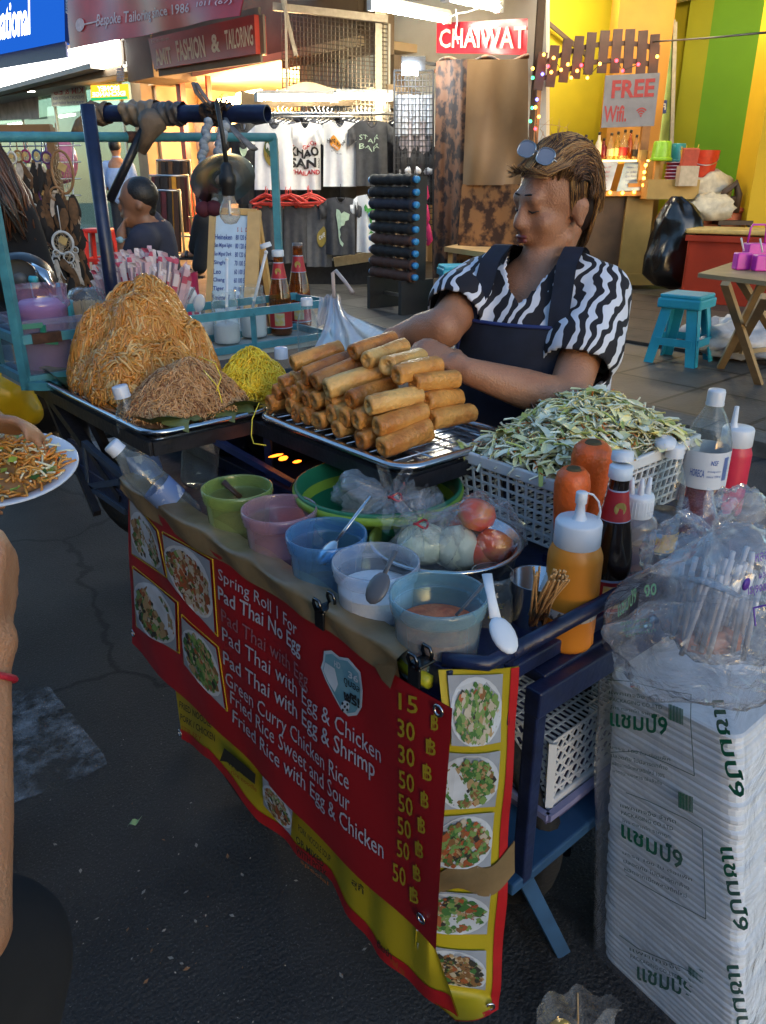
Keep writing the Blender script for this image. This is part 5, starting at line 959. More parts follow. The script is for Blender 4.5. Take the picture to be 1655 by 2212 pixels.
# upright pole with the top tube
p0=pd(250,690,2.1); top=V((p0.x,p0.y,pd(195,245,2.15).z)); 
part('pole',navy,lambda g:g.tube([(p0.x,p0.y,SH),top],.0175,12))
tb=[pd(185,245,2.16),pd(578,246,1.96)]
def toptube(g):
    a,b=tb; t=(b-a).normalized(); g.tube([a,b],.021,20,cap=False); g.tube([a,b],.0175,20,cap=False)
    n=20; x=t.cross(Z1).normalized(); y=x.cross(t)
    o=len(g.v); g.add([b+(x*math.cos(2*PI*i/n)+y*math.sin(2*PI*i/n))*r for r in (.021,.0175) for i in range(n)],[(i,(i+1)%n,n+(i+1)%n,n+i) for i in range(n)])
part('top_tube',navy,toptube)
part('diagonal_brace',blk,lambda g:g.tube([pd(318,262,2.08),pd(236,435,2.12)],[.011,.012],8))
# teal basket frame at the far end
TY=2.0
def tp(x,y,Y=TY): return py(x,y,Y)
zb,zr=.89,1.0
xl,xr=.575,1.53
part('teal_post',teal,lambda g:g.bar((xl,TY,zb-.01),(xl,TY,1.45),.02)); part('teal_post',teal,lambda g:g.bar((xr-.06,2.2,zb),(xr-.06,2.2,1.475),.022))
part('teal_post',teal,lambda g:g.bar((xl,2.2,zb),(xl,2.2,1.45),.02))
part('teal_top_rail',teal,lambda g:g.tube([(.30,2.2,1.448),(xl,2.2,1.45),(xr-.055,2.2,1.478)],.0125,10)); part('rust_joint',rust,lambda g:g.tube([V((1.0,2.2,1.4632)),V((1.03,2.2,1.464))],.0145,8))
for Y in (TY,2.2):
    part('teal_rail',teal,lambda g:g.bar((xl,Y,zr),(xr,Y,zr+.004),.012,.022)); part('teal_rail',teal,lambda g:g.bar((xl,Y,zb+.012),(xr,Y,zb+.014),.012,.02))
for x in (xl,xr): part('teal_rail',teal,lambda g:g.bar((x,TY,zr),(x,2.2,zr),.012,.022)); part('teal_rail',teal,lambda g:g.bar((x,TY,zb+.012),(x,2.2,zb+.012),.012,.02))
for x in (1.235,xr,.86): part('teal_stay',teal,lambda g:g.bar((x,TY+.001,zb),(x,TY+.001,zr),.014))
part('rust_joint',rust,lambda g:g.bar((xr-.03,TY-.002,zr+.003),(xr+.008,TY-.002,zr+.003),.016,.026)); part('rust_joint',rust,lambda g:g.bar((xl+.03,TY-.002,zr),(xl+.10,TY-.002,zr),.016,.025))
part('teal_shelf',mat('pale worn shelf',(.42,.42,.38),.6,var=.2,sc_=20),lambda g:g.bb((xl,TY,zb-.012),(xr,2.2,zb)))
part('teal_bracket',teal,lambda g:[g.bar((xl,TY,zb),(xl+.06,TY-.06,zb+.0),.02)])
# cloth strips and twine wound on the top tube
def wrap(name,lab,t0,t1,r,m,seed,cat='cloth strip'):
    g=MB(); a,b=tb; ax=(b-a); t=ax.normalized(); x=t.cross(Z1).normalized(); y=x.cross(t)
    def f(u,v): c=a+ax*(t0+(t1-t0)*v); q=2*PI*u; k=r*(1+.28*n3(V((math.cos(q)*1.3+seed,math.sin(q)*1.3,v*5)))+.10*math.sin(v*22+q*2)); return c+(x*math.cos(q)+y*math.sin(q))*k
    g.grid(f,22,26,cu=True); return single(name,g,m,lab,cat)
ragm=mat('dirty tan rag',(.16,.11,.07),.7,var=.35,sc_=20,bump=.8,bs=60)
wrap('rag_wrap','dirty tan plastic wound round the left end of the top tube',.02,.14,.027,ragm,1); wrap('rag_wrap','rumpled tan and grey plastic wrap in the middle of the top tube',.24,.42,.030,mat('tan plastic wrap',(.22,.16,.10),.45,var=.4,sc_=25,bump=.8,bs=40),5); wrap('rag_wrap','dark crinkled film right of the middle wrap on the top tube',.42,.56,.028,mat('dark crinkled film',(.09,.08,.075),.4,var=.5,sc_=25,bump=.8,bs=40),9); wrap('rag_wrap','brown knotted straps bunched near the right end of the top tube',.68,.80,.027,mat('brown strap',(.05,.03,.02),.8,var=.4,sc_=40,bump=1,bs=80),13)
g=MB(); g.tube([pd(322,255,2.04),pd(330,272,2.03),pd(322,290,2.04),pd(305,330,2.06)],[.03,.036,.02,.012],10); single('rag_knot',g,ragm,'brown rag tied where the diagonal brace meets the top tube','cloth strip')
g=MB(); g.tube([pd(186,250,2.12),pd(168,262,2.1),pd(166,285,2.1),pd(176,290,2.1),pd(178,262,2.1)],[.008,.007,.016,.02,.012],8); single('rag_tassel',g,mat('ochre rag',(.20,.11,.04),.7,bump=.6),'ochre rag tassel hanging left of the blue pole','cloth strip')
stp=mat('grey webbing',(.14,.14,.15),.7,var=.3,sc_=80); g=MB()
for a,b,c_ in (((460,245),(425,200),(417,178)),((470,244),(440,205),(424,180))): g.tube([pd(*a,1.98),pd(*b,1.97),pd(*c_,1.96)],[.007,.011,.010],8,flat=.4)
g.tube([pd(490,262,1.97),pd(520,295,1.95),pd(548,322,1.93)],[.006,.010,.015],8,flat=.35); g.tube([pd(487,255,1.97),pd(505,285,1.95),pd(527,308,1.94)],[.006,.006,.008],8,flat=.4)
single('webbing_strap',g,stp,'grey webbing straps looped and tied at the right of the top tube','strap')
g=MB(); 
for i in range(24):
    a=pd(466+rnd.uniform(-18,26),238+rnd.uniform(-5,3),1.96); g.tube([a,a+V((rnd.uniform(-.02,.02),rnd.uniform(-.02,.02),rnd.uniform(.0,.022)))],.003,5)
single('dried_twigs',g,MC['brown strap'],'frayed dark brown twigs bunched on top of the tube','twigs')
# jasmine garland
g=MB()
for i in range(17): g.ball(pd(450-i*.9+3*math.sin(i*1.3),262+i*5.6,1.95),(.012,.011,.010),nu=7,nv=5,mi=i%2); g.ball(pd(485-i*.8+4*math.sin(i*1.7),270+i*4.2,1.95),(.012,.011,.012),nu=7,nv=5,mi=(i+1)%2)
for x,y in ((440,448),(462,446)): g.ball(pd(x,y-22,1.95),(.012,.012,.022),nu=8,nv=6); g.ball(pd(x,y+4,1.95),(.022,.02,.02),nu=9,nv=6,mi=2)
g.tube([pd(436,355,1.95),pd(438,425,1.95)],.003,4); g.tube([pd(474,340,1.95),pd(462,425,1.95)],.003,4)
single('flower_garland',g,[mat('faded jasmine',(.30,.33,.36),.8,var=.2,sc_=50),mat('grey jasmine',(.20,.23,.26),.8),mat('wilted rose',(.09,.015,.03),.8)],'faded jasmine garland with dark rose ends hanging from the tube','garland')
# bulb with disc reflector
bc=pd(497,462,1.85); T=thing('light_bulb','unlit clear light bulb in a black socket hanging from the top tube','bulb',tuple(bc))
g=MB(); g.lathe([(.0,-.024),(.014,-.021),(.0235,-.008),(.025,.004),(.021,.018),(.013,.034),(.0115,.044)],bc,24); build('glass',g,clear('bulb glass',(.95,.92,.85),(.7,.6,.5),.22,.75,.06),T)
g=MB(); g.lathe([(.004,.03),(.003,.0),(.006,-.004)],bc,8); g.tube([bc+RT*.008+Z1*.004,bc-RT*.008+Z1*.004],.001,4); build('filament',g,steel,T)
g=MB(); g.lathe([(.013,.04),(.016,.044),(.017,.06),(.021,.066),(.020,.084),(.015,.09),(.014,.105),(.006,.112)],bc,16); build('socket',g,mat('black bakelite',(.010,.010,.011),.5,bump=.5,bs=90),T)
g=MB(); q=bc+Z1*.11; g.tube([q,q+Z1*.06-RT*.004,V((q.x,q.y,tb[0].z-.01))-RT*.012],.0055,7); build('cord',g,dark,T)
dc=pd(482,388,1.90); nrm=(Z1*.66-RT*.30+fh*.62).normalized(); xx=nrm.cross(Z1).normalized(); yy=nrm.cross(xx)
T=thing('disc_reflector','old compact disc used as a tilted lamp shade above the bulb','disc',tuple(dc)); Md=Matrix((xx,yy,nrm)).transposed()
g=MB(); g.lathe([(.0195,-.0006),(.080,-.0006),(.080,.0006),(.0195,.0006),(.0195,-.0006)],dc,64); dm=mat('disc surface',(.62,.60,.50),.24,metal=.95,var=.06,sc_=9); dp=dm.node_tree.nodes['Principled BSDF']; dp.inputs['Anisotropic'].default_value=.92; tg=dm.node_tree.nodes.new('ShaderNodeTangent'); tg.direction_type='RADIAL'; tg.axis='Z'; dm.node_tree.links.new(tg.outputs[0],dp.inputs['Tangent']); o=build('disc',g,dm,T); o.rotation_euler=Md.to_euler()
g=MB(); g.lathe([(.009,-.001),(.0195,-.001),(.0195,.001),(.009,.001),(.009,-.001)],dc,32,M=Md); build('hub_ring',g,mat('pale disc hub',(.5,.45,.4),.3),T)
# ---------------------------------------------------------------- trays
def tray(label,x0,x1,y0,y1,z,dep=.022):
    T=thing('steel_tray',label,'tray',((x0+x1)/2,(y0+y1)/2,z-dep)); r=.05
    def ring(e,zz,rr):
        P=[]
        for cx_,cy_,a0 in ((x1-r,y1-r,0),(x0+r,y1-r,90),(x0+r,y0+r,180),(x1-r,y0+r,270)):
            for k in range(7): a=R(a0+15*k); P.append(V((cx_+(rr)*math.cos(a),cy_+(rr)*math.sin(a),zz)))
        return P
    lv=[(z-dep-.0015,r-.018),(z-.004,r-.012),(z-.001,r-.010),(z,r-.002),(z-.001,r+.004),(z-.008,r+.005)]
    lv2=[(z-.008,r+.003),(z-.003,r+.002),(z-.003,r-.010),(z-dep,r-.019)]
    g=MB(); vs=[];n=28
    lv=[(z-dep,r-.02),(z-.004,r-.014),(z,r-.010),(z,r+.001),(z-.004,r+.005),(z-.010,r+.004),(z-.006,r-.006),(z-dep-.003,r-.016)]
    for zz,rr in lv: vs+=ring(0,zz,rr)
    fs=[(i*n+j,i*n+(j+1)%n,(i+1)*n+(j+1)%n,(i+1)*n+j) for i in range(len(lv)-1) for j in range(n)]
    fs+=[tuple(range(n)),tuple(range((len(lv)-1)*n,len(lv)*n))[::-1]]
    g.add(vs,fs,0,True); o=build('pan',g,inox,T); o.data.polygons.foreach_set('use_smooth',[len(p.vertices)<5 for p in o.data.polygons]); return T
tray('large rectangular steel tray holding the noodles',.612,.905,1.40,2.06,TR); tray('rectangular steel tray holding the spring rolls',.85,1.160,.922,1.395,TR)
T=thing('wire_rack','steel wire draining rack in the spring roll tray','rack',(1.0,1.16,TR-.022)); g=MB()
for k in range(13): y=.955+k*.034; g.tube([(.885,y,TR-.012),(1.125,y,TR-.012)],.0016,6)
for x in (.885,.96,1.05,1.125): g.tube([(x,.945,TR-.0155),(x,1.375,TR-.0155)],.0022,6)
build('grid',g,inox,T); g=MB(); g.tube([(.885,.95,TR-.0155),(.885,.95,TR-.0215)],.002,6); g.tube([(1.125,.95,TR-.0155),(1.125,.95,TR-.0215)],.002,6); build('foot',g,inox,T)
# spring rolls
fry=[mat('golden fried wrapper',(.66,.31,.075),.36,sc_=20,c2=(.42,.135,.022),thr=(.34,.60),bump=1.0,bs=110),mat('pale fried wrapper',(.76,.44,.14),.40,sc_=18,c2=(.50,.20,.04),thr=(.30,.58),bump=1.0,bs=120),mat('deep fried wrapper',(.56,.22,.045),.36,sc_=20,c2=(.28,.075,.014),thr=(.34,.62),bump=1.0,bs=110)]
def roll_mesh(sd,L=.118,r=.0190):
    """a wrapper rolled round its filling: squarish section, an overlapping seam, pinched uneven ends tucked in"""
    g=MB(); n=40; q=random.Random(int(sd*10)); sk=q.uniform(-.004,.004); bd=q.uniform(-.022,.022); sq=q.uniform(.05,.11); e0,e1=q.uniform(-.10,.10),q.uniform(-.10,.10)
    T_=[-.5,-.498,-.49,-.475,-.45,-.41]+[-.41+.82*i/13 for i in range(1,13)]+[.41,.45,.475,.49,.498,.5]
    def prof(t):
        d=.5-abs(t); return min(1,.50+.50*min(1,d/.030)**.55)*(1-.04*math.exp(-((abs(t)-.40)/.05)**2))
    vs=[]
    for t in T_:
        for j in range(n):
            a=2*PI*j/n; ph_=(a-t*1.1+sd)%(2*PI); seam=.10*max(0,1-ph_/2.4) ; tuck=0
            k=prof(t)*(1+seam*.9+sq*(abs(math.cos(2*a+sd))-.5)*.9+.045*n3(V((t*9+sd*3,math.cos(a)*1.6,math.sin(a)*1.6)))+.02*n3(V((t*34+sd,math.cos(a)*5,math.sin(a)*5))))
            tl=t*L+(e0 if t<0 else e1)*r*math.cos(a+sd)*min(1,max(0,(abs(t)-.3)*6)); dish=.10*r*(1 if abs(t)==.5 else 0)*(-1 if t>0 else 1)
            vs.append((tl+dish,r*k*math.cos(a)+sk*math.sin(t*3)+bd*(t*t-.1),r*k*math.sin(a)*.92))
    K_=len(T_); fs=[(i*n+(j+1)%n,i*n+j,(i+1)*n+j,(i+1)*n+(j+1)%n) for i in range(K_-1) for j in range(n)]
    for i0,s_ in ((0,-1),((K_-1)*n,1)):   # dished end folded over
        c0=len(vs); ring=[vs[i0+j] for j in range(n)]; cx_=sum(p[0] for p in ring)/n
        for kk,dd in ((.62,.0016),(.25,.0026)):
            for j in range(n): p=ring[j]; vs.append((p[0]-s_*dd*(1+.8*math.sin(3*2*PI*j/n+sd)),p[1]*kk,p[2]*kk))
        for lv in range(2):
            A_=i0 if lv==0 else c0; B_=c0+lv*n
            for j in range(n): f_=(A_+j,A_+(j+1)%n,B_+(j+1)%n,B_+j); fs.append(f_ if s_<0 else f_[::-1])
        f_=tuple(range(c0+n,c0+2*n)); fs.append(f_ if s_<0 else f_[::-1])
    g.add(vs,fs,0,True); return g
protos=[build('spring_roll',roll_mesh(k*1.9),fry[k%3]) for k in range(6)]
RL=[(823,967,922,928,.875,'lowest spring roll at the front corner of the heap'),(809,921,918,892,.88,'spring roll just above the lowest front one'),(794,877,907,852,.885,'pale spring roll third from the bottom at the front'),(710,838,832,805,.888,'large pale spring roll with a split wrinkled seam on top of the heap'),(630,787,735,751,.905,'topmost left spring roll of the heap'),(760,764,850,732,.965,'spring roll at the back of the heap, nearest the bag'),(789,780,872,751,.955,'spring roll behind the middle of the heap, second from the back'),(839,790,900,769,.965,'short looking spring roll third from the back'),(854,813,944,784,.955,'squared spring roll at the back right of the heap'),(890,831,987,816,.985,'spring roll at the upper right of the heap, under the squared one'),(918,870,990,856,1.0,'spring roll with a dark burnt dot at the right of the heap'),(933,910,1012,888,1.0,'lowest spring roll at the right of the heap, on the bare rack'),(656,812,760,777,.898,'spring roll just beneath the topmost left one'),(681,827,782,784,.893,'dark spring roll behind the big wrinkled one'),(753,867,843,831,.888,'spring roll wedged under the big wrinkled one')]
G_='golden spring roll deep in the heap, only its rounded end showing'
for x,y in ((778,953),(767,910),(726,930),(688,910),(654,899),(620,880),(580,880),(591,849),(645,842),(679,866),(710,873),(712,898),(607,831),(742,902),(660,866),(618,856)): RL.append((x,y,x+100,y-34,.872+.03*((945-y)/120.),G_))
first=[True]*6
for i,(x,y,x2,y2,X,lab) in enumerate(RL):
    a=px(x,y,X); 
    if a.z<TR+.009: a.z=TR+.009
    b=px(x2,y2,X+.112); dv=(b-a); dv.z=max(-.02,min(.03,dv.z)); dv.y=max(-.03,min(.03,dv.y)); dv=dv.normalized(); c=a+dv*.059
    k=[0,0,1,1,0,2,1,1,0,0,0,0,2,2,2][i] if i<15 else rnd.choice([0,2,0])
    k=k+3*(i%2); o=protos[k] if first[k] else protos[k].copy()
    if not first[k]: col.objects.link(o)
    first[k]=False; o.location=c; q=dv.to_track_quat('X','Z'); o.rotation_mode='QUATERNION'; from mathutils import Quaternion as Q_
    o.rotation_quaternion=q@Q_((1,0,0),rnd.uniform(0,6.28)); s=rnd.uniform(.96,1.05)*(1.12 if i==3 else 1); o.scale=(s,s,s)
    tag(o,lab,'spring roll','fried spring rolls heaped on the steel tray')
# second hidden layer that carries the upper rolls
for i in range(10):
    o=protos[i%6].copy(); col.objects.link(o); o.rotation_mode='XYZ'; o.location=(.945+.10*(i%2),1.02+.035*i,TR+.010+.03*(i%3==1)); o.rotation_euler=(i,0,rnd.uniform(-.1,.1)); o.scale=(1,1,1); tag(o,G_,'spring roll','fried spring rolls heaped on the steel tray')
for i in range(8):
    o=protos[i%6].copy(); col.objects.link(o); o.rotation_mode='XYZ'; o.location=(.955+.02*(i%2),1.12+.033*i,TR+.047+.02*(i%2)); o.rotation_euler=(i,0,rnd.uniform(-.1,.1)); o.scale=(1,1,1); tag(o,G_,'spring roll','fried spring rolls heaped on the steel tray')
# ---------------------------------------------------------------- banana leaf and noodles
lf=mat('banana leaf',(.05,.085,.022),.4,var=.35,sc_=10,bump=.5,bs=40)
T=thing('banana_leaf','dark green banana leaf lining under the noodles, its edges curling over the tray','leaf',(.76,1.73,TR-.02))
g=MB()
def leafp(x0,x1,y0,y1,sd,up=.02,z=TR-.012):
    def f(u,v): e=max(abs(u-.5),abs(v-.5))*2; return V((x0+(x1-x0)*u,y0+(y1-y0)*v,z+up*e**6*(1.2+.8*math.sin(u*9+sd)+.6*math.sin(v*13+sd*2))))
    g.grid(f,22,26); g.grid(lambda u,v:f(1-u,v)-Z1*.0012,22,26)
leafp(.625,.89,1.415,2.05,1,.014)
build('blade',g,lf,T)
for c,dx,dy,zz in ((pz(395,905,TR+.004),.06,.03,.02),(pz(500,885,TR+.004),.075,.02,.012)):
    g=MB(); g.grid(lambda u,v:c+V(((u-.5)*dx*1.6*(1-.5*v)+.01*v,(v-.3)*-.05+.01*math.sin(u*5)+(u-.5)*dy,zz*math.sin(u*PI)*(.4+v*.6)+.006*math.sin(u*9)-v*.014)),12,8); g.grid(lambda u,v:c+V(((.5-u)*dx*1.6*(1-.5*v)+.01*v,(v-.3)*-.05+.01*math.sin((1-u)*5)+(.5-u)*dy,zz*math.sin(u*PI)*(.4+v*.6)+.006*math.sin((1-u)*9)-v*.014-.0012)),12,8); build('leaf_tip',g,mat('olive leaf tip',(.13,.15,.05),.45,var=.3,sc_=15),T)
def noodles(name,label,mounds,N,rad,mats,mi_w,L,npt,wig,base_m,flat=1.0,clipx=None,lift=.012,sides=5):
    def h(x,y): 
        z=0
        for cx_,cy_,rx,ry,hh,pw in mounds:
            q=((x-cx_)/rx)**2+((y-cy_)/ry)**2
            if q<1: z=max(z,hh*(1-q**pw)*(1+.20*n3(V((x*17,y*17,1)))))
        return z
    T=thing(name,label,'noodles',(mounds[0][0],mounds[0][1],TR-.015)); z0=TR-.012
    g=MB()
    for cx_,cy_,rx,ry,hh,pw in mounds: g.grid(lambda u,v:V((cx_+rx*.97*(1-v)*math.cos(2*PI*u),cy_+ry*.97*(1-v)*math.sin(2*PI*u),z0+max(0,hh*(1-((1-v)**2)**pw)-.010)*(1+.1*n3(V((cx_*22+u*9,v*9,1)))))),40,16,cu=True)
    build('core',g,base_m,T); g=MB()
    for s in range(N):
        m_=rnd.choices(mounds,[q[2]*q[3] for q in mounds])[0]; a=rnd.uniform(0,2*PI); rr=math.sqrt(rnd.random())*.98
        x=m_[0]+m_[2]*rr*math.cos(a); y=m_[1]+m_[3]*rr*math.sin(a); d=rnd.uniform(0,2*PI); cv=rnd.uniform(-wig,wig); P=[]; l0=rnd.uniform(0,lift); ph_=rnd.uniform(0,6)
        for k in range(npt):
            hz=h(x,y); P.append(V((x,y,z0+max(.001,hz)+l0+lift*.5*math.sin(k*.9+ph_)))); st=L/npt
            gx=(h(x+.004,y)-hz)/.004; gy=(h(x,y+.004)-hz)/.004; cd,sd_=math.cos(d),math.sin(d); sl=gx*cd+gy*sd_; st/=math.sqrt(1+min(9,sl*sl))
            x+=cd*st; y+=sd_*st; d+=cv+rnd.uniform(-wig,wig)*.5
            if h(x,y)<.012: d+=1.6; x-=cd*st*1.3; y-=sd_*st*1.3
        g.tube(P,rad*rnd.uniform(.8,1.15),sides,mi=rnd.choices(range(len(mats)),mi_w)[0],flat=flat)
    build('strands',g,mats,T); return T
wn=[mat('rice noodle',(.60,.29,.065),.22,var=.12,sub=.1),mat('amber noodle',(.52,.21,.038),.22,sub=.1),mat('pale noodle',(.68,.42,.16),.35,sub=.1)]
big=[(.785,1.79,.168,.245,.150,1.2),(.812,1.80,.150,.175,.225,1.25),(.685,1.69,.075,.115,.10,1.3),(.72,1.86,.085,.12,.165,1.2),(.87,1.71,.07,.11,.15,1.2)]
noodles('rice_noodle_heap','tall heap of glossy wide rice noodles filling the large tray',big,1500,.0029,wn,[4,5,1.6],.26,20,.85,wn[1],.75,lift=.016)
vn=[mat('vermicelli',(.56,.30,.12),.45),mat('pinkish vermicelli',(.64,.38,.19),.45),mat('brown vermicelli',(.30,.12,.045),.5)]
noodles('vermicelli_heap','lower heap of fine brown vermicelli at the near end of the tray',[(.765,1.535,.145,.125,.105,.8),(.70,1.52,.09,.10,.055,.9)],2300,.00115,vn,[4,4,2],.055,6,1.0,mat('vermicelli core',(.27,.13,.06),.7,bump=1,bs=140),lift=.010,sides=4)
yn=[mat('egg noodle',(.85,.56,.02),.4),mat('bright egg noodle',(.92,.68,.05),.4)]
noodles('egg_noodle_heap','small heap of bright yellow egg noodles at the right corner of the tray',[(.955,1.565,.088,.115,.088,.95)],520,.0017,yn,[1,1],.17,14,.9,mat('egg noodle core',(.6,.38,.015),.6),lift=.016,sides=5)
g=MB()
for pts in ([(560,870),(545,905),(543,940),(548,958),(575,962)],[(430,770),(465,785),(478,815),(468,845)],[(440,800),(470,835),(480,870)]): g.tube([pd(x,y,1.62-.0004*(y-800)) for x,y in pts],.0012,5)
single('loose_noodle',g,yn[1],'loose yellow noodle strands straying over the tray edge','noodle')
part('tray_extension',blk,lambda g:g.bb((.90,1.40,TR-.024),(1.05,1.68,TR-.016)))
# ================================================================= goods on the cart
def lathing(name,label,cat,c,parts,group=None,n=28,tilt=None):
    """a round thing standing at c: parts = (part name, profile, material)"""
    T=thing(name,label,cat,tuple(c),group); M=tilt
    for nm,pr,m in parts: g=MB(); g.lathe(pr,c,n,M=M); build(nm,g,m,T)
    return T
# tubs of seasonings along the front edge
def tub(label,px_,py_,tint,body,fill=None,fillh=0,grp='round plastic seasoning tubs along the front edge',r=.0635,h=.122):
    c=pz(px_,py_,SHT+h); c.z=SHT+.001; T=thing('plastic_tub',label,'tub',tuple(c),grp)
    m=clear('tub '+label[:22],tint,body,.20,.66,.3,.5)
    g=MB(); g.lathe([(0,.002),(r*.80,.002),(r*.83,.008),(r*.93,h*.80),(r*.94,h*.81)],c,36); build('body',g,m,T)
    g=MB(); g.lathe([(r*.94,h*.80),(r*1.0,h*.82),(r*.985,h*.85),(r*1.015,h*.87),(r*1.0,h*.90),(r*1.03,h*.93),(r*1.02,h),(r*.985,h*1.005),(r*.965,h*.98),(r*.955,h*.82)],c,36); build('rim',g,m,T)
    if fill:
        g=MB(); g.lathe([(0,.006),(r*.78,.006),(r*.80,.012),(r*(.80+.11*fillh),h*fillh*.8)],c,30)
        def top(u,v): q=2*PI*u; k=(1-v)*r*(.79+.12*fillh); return c+V((k*math.cos(q),k*math.sin(q),h*fillh*.8+.016*v*(.6+n3(V((k*math.cos(q)*40,k*math.sin(q)*40,fillh*9))))))
        g.grid(top,30,9,cu=True); build('contents',g,fill,T)
    return T,c
chil=mat('ground peanut',(.16,.10,.05),.9,bump=1,bs=300); t1,c1=tub('lime tinted tub of ground peanut, furthest along the front edge',512,1052,(.78,.88,.50),(.58,.74,.26),chil,.52)
t2,c2=tub('pink tinted tub smeared with chilli flakes, second from the far end',603,1098,(.88,.72,.80),(.76,.50,.60),mat('pink sauce',(.22,.07,.07),.6),.5)
t3,c3=tub('sky blue tub with a dark sauce and a steel spoon, middle of the front row',705,1152,(.55,.76,.95),(.22,.52,.86),mat('brown sauce',(.10,.045,.03),.4),.28)
t4,c4_=tub('clear tub half full of white sugar, with a spoon',812,1212,(.92,.94,.97),(.78,.82,.92),mat('white sugar',(.80,.80,.82),.9,bump=.6,bs=250,var=.03),.80)
t5,c5=tub('pale blue tub of orange dried shrimp, nearest the corner',948,1282,(.70,.87,.94),(.42,.70,.82),mat('dried shrimp',(.75,.22,.09),.7,c2=(.50,.10,.045),sc_=60,bump=1.2,bs=90),.74,r=.066)
def spoon(label,a,b,m,bowl=True,w_=.004,name='spoon'):
    g=MB(); a=V(a);b=V(b); d=(b-a).normalized(); g.tube([a,a*.6+b*.4,b],[w_,w_*.9,w_*1.1],8,flat=.45)
    if bowl: q=d.to_track_quat('Z','Y').to_matrix(); g.ball(a-d*.018,(.017,.006,.024),M=q,nu=14,nv=8)
    return single(name,g,m,label,'spoon')
spoon('dark wooden spoon end leaning inside the lime tub',pd(520,1075,1.46),pd(482,1040,1.45),mat('dark wood',(.05,.02,.012),.5),False,.009)
spoon('steel spoon in a plastic sleeve leaning out of the sky blue tub',pd(722,1175,1.20),pd(800,1072,1.21),inox); spoon('black handled spoon in the white sugar',pd(828,1245,1.06),pd(854,1190,1.07),mat('grey spoon',(.10,.10,.11),.35)); spoon('thin steel spoon handle leaning out of the shrimp tub',pd(985,1330,.985),pd(1054,1252,1.0),mat('grey spoon',(.1,.1,.1),.3),False,.0028)
# green basin and its lime bucket
bc=pz(817,1045,SH+.092); bc.z=SH+.001; R_=.152
T=thing('plastic_basin','dark green basin nested in a lime plastic basin under the spring roll tray','basin',tuple(bc))
g=MB(); g.lathe([(0,.002),(.11,.002),(.118,.01),(R_*.97,.07),(R_*1.03,.074),(R_*1.04,.086),(R_*1.01,.088)],bc,48); build('outer_basin',g,mat('lime basin',(.25,.40,.045),.4,var=.08),T)
g=MB(); g.lathe([(R_*1.0,.078),(R_*1.02,.092),(R_*.985,.094),(R_*.93,.05),(.10,.02),(0,.02)],bc,48); build('inner_basin',g,mat('dark green basin',(.02,.17,.08),.35,var=.08),T)
film=clear('clear bag film',(.97,.97,.98),(.80,.83,.87),.03,.45,.06,1.0,1.0,22); film2=clear('milky bag film',(.92,.93,.95),(.72,.75,.80),.20,.70,.08,.9,1.0,18)
def crumple(name,label,c,r,m,amp=.3,seed=0,neck=None,cat='plastic bag',flat=-.8,fr=2.2):
    g=MB(); nu,nv=40,26
    def f(u,v):
        a=2*PI*u; b=PI*(v-.5); d=V((math.cos(a)*math.cos(b),math.sin(a)*math.cos(b),math.sin(b)))
        k=1+amp*n3(d*fr+V((seed,seed*1.7,0)))+amp*.45*n3(d*fr*2.6+V((seed,0,5))); z=max(flat,d.z*k)
        return V(c)+RT*(d.x*k*r[0])+fh*(d.y*k*r[1])+Z1*(z*r[2])
    g.grid(f,nu,nv,cu=True)
    if neck:
        p=V(c)+Z1*r[2]*.75; q=V(neck); dd=(q-p).normalized(); xx=dd.orthogonal().normalized(); yy=xx.cross(dd)
        def f2(u,v):
            a=2*PI*u; rad=(r[0]*.55*(1-v)**2+.007)+max(0,v-.72)*.13; fold_=1+.35*math.sin(a*7+seed)*(.4+v); return p+(q-p)*(v*1.25)+(xx*math.cos(a)+yy*math.sin(a))*rad*fold_
        g.grid(f2,36,16,cu=True)
    T=single(name,g,m,label,cat); return T
crumple('plastic_bag','clear bag of pale food inside the green basin',bc+Z1*.07+RT*.02,(.10,.07,.055),film2,.25,3)
blob('food_lump','pale lump of food in the bag inside the green basin','food',bc+Z1*.045+RT*.02,(.085,.06,.04),mat('pale lump',(.38,.30,.24),.7,var=.4,sc_=60),.3,seed=5)
# steel bowl with bagged onion, cabbage and tomatoes
wc=pz(963,1162,SH+.07); wc.z=SH+.001; r=.122
T=thing('steel_bowl','shallow steel bowl holding bagged onion, cabbage and tomatoes','bowl',tuple(wc)); g=MB(); g.lathe([(0,.003),(.06,.003),(.095,.02),(r*.97,.062),(r*1.03,.066),(r*1.03,.070),(r*.97,.069),(.092,.024),(.058,.006),(0,.006)],wc,44); build('pan',g,inox,T)
on=mat('peeled onion',(.74,.74,.52),.35,var=.08,sc_=20)
p=pz(990,1185,SH+.045); g=MB(); g.lathe([(0,-.036),(.016,-.035),(.034,-.02),(.040,0),(.034,.022),(.014,.034),(.006,.038),(0,.039)],p,24,M=Euler((.9,.2,0)).to_matrix()); single('onion',g,on,'peeled pale green white onion in the steel bowl','onion')
p=pz(915,1175,SH+.045); g=MB(); g.ball(p,(.045,.045,.034),nu=20,nv=14); g.box(p+V((.03,-.02,-.01)),(.05,.05,.05),(.3,.4,.5)); single('cabbage_wedge',g,mat('cut cabbage',(.76,.78,.52),.5,bump=.8,bs=60,var=.15),'pale cut cabbage wedge in the tied bag at the left of the bowl','cabbage')
tm=mat('ripe tomato',(.74,.085,.018),.25,c2=(.74,.36,.04),thr=(.28,.50),sc_=16)
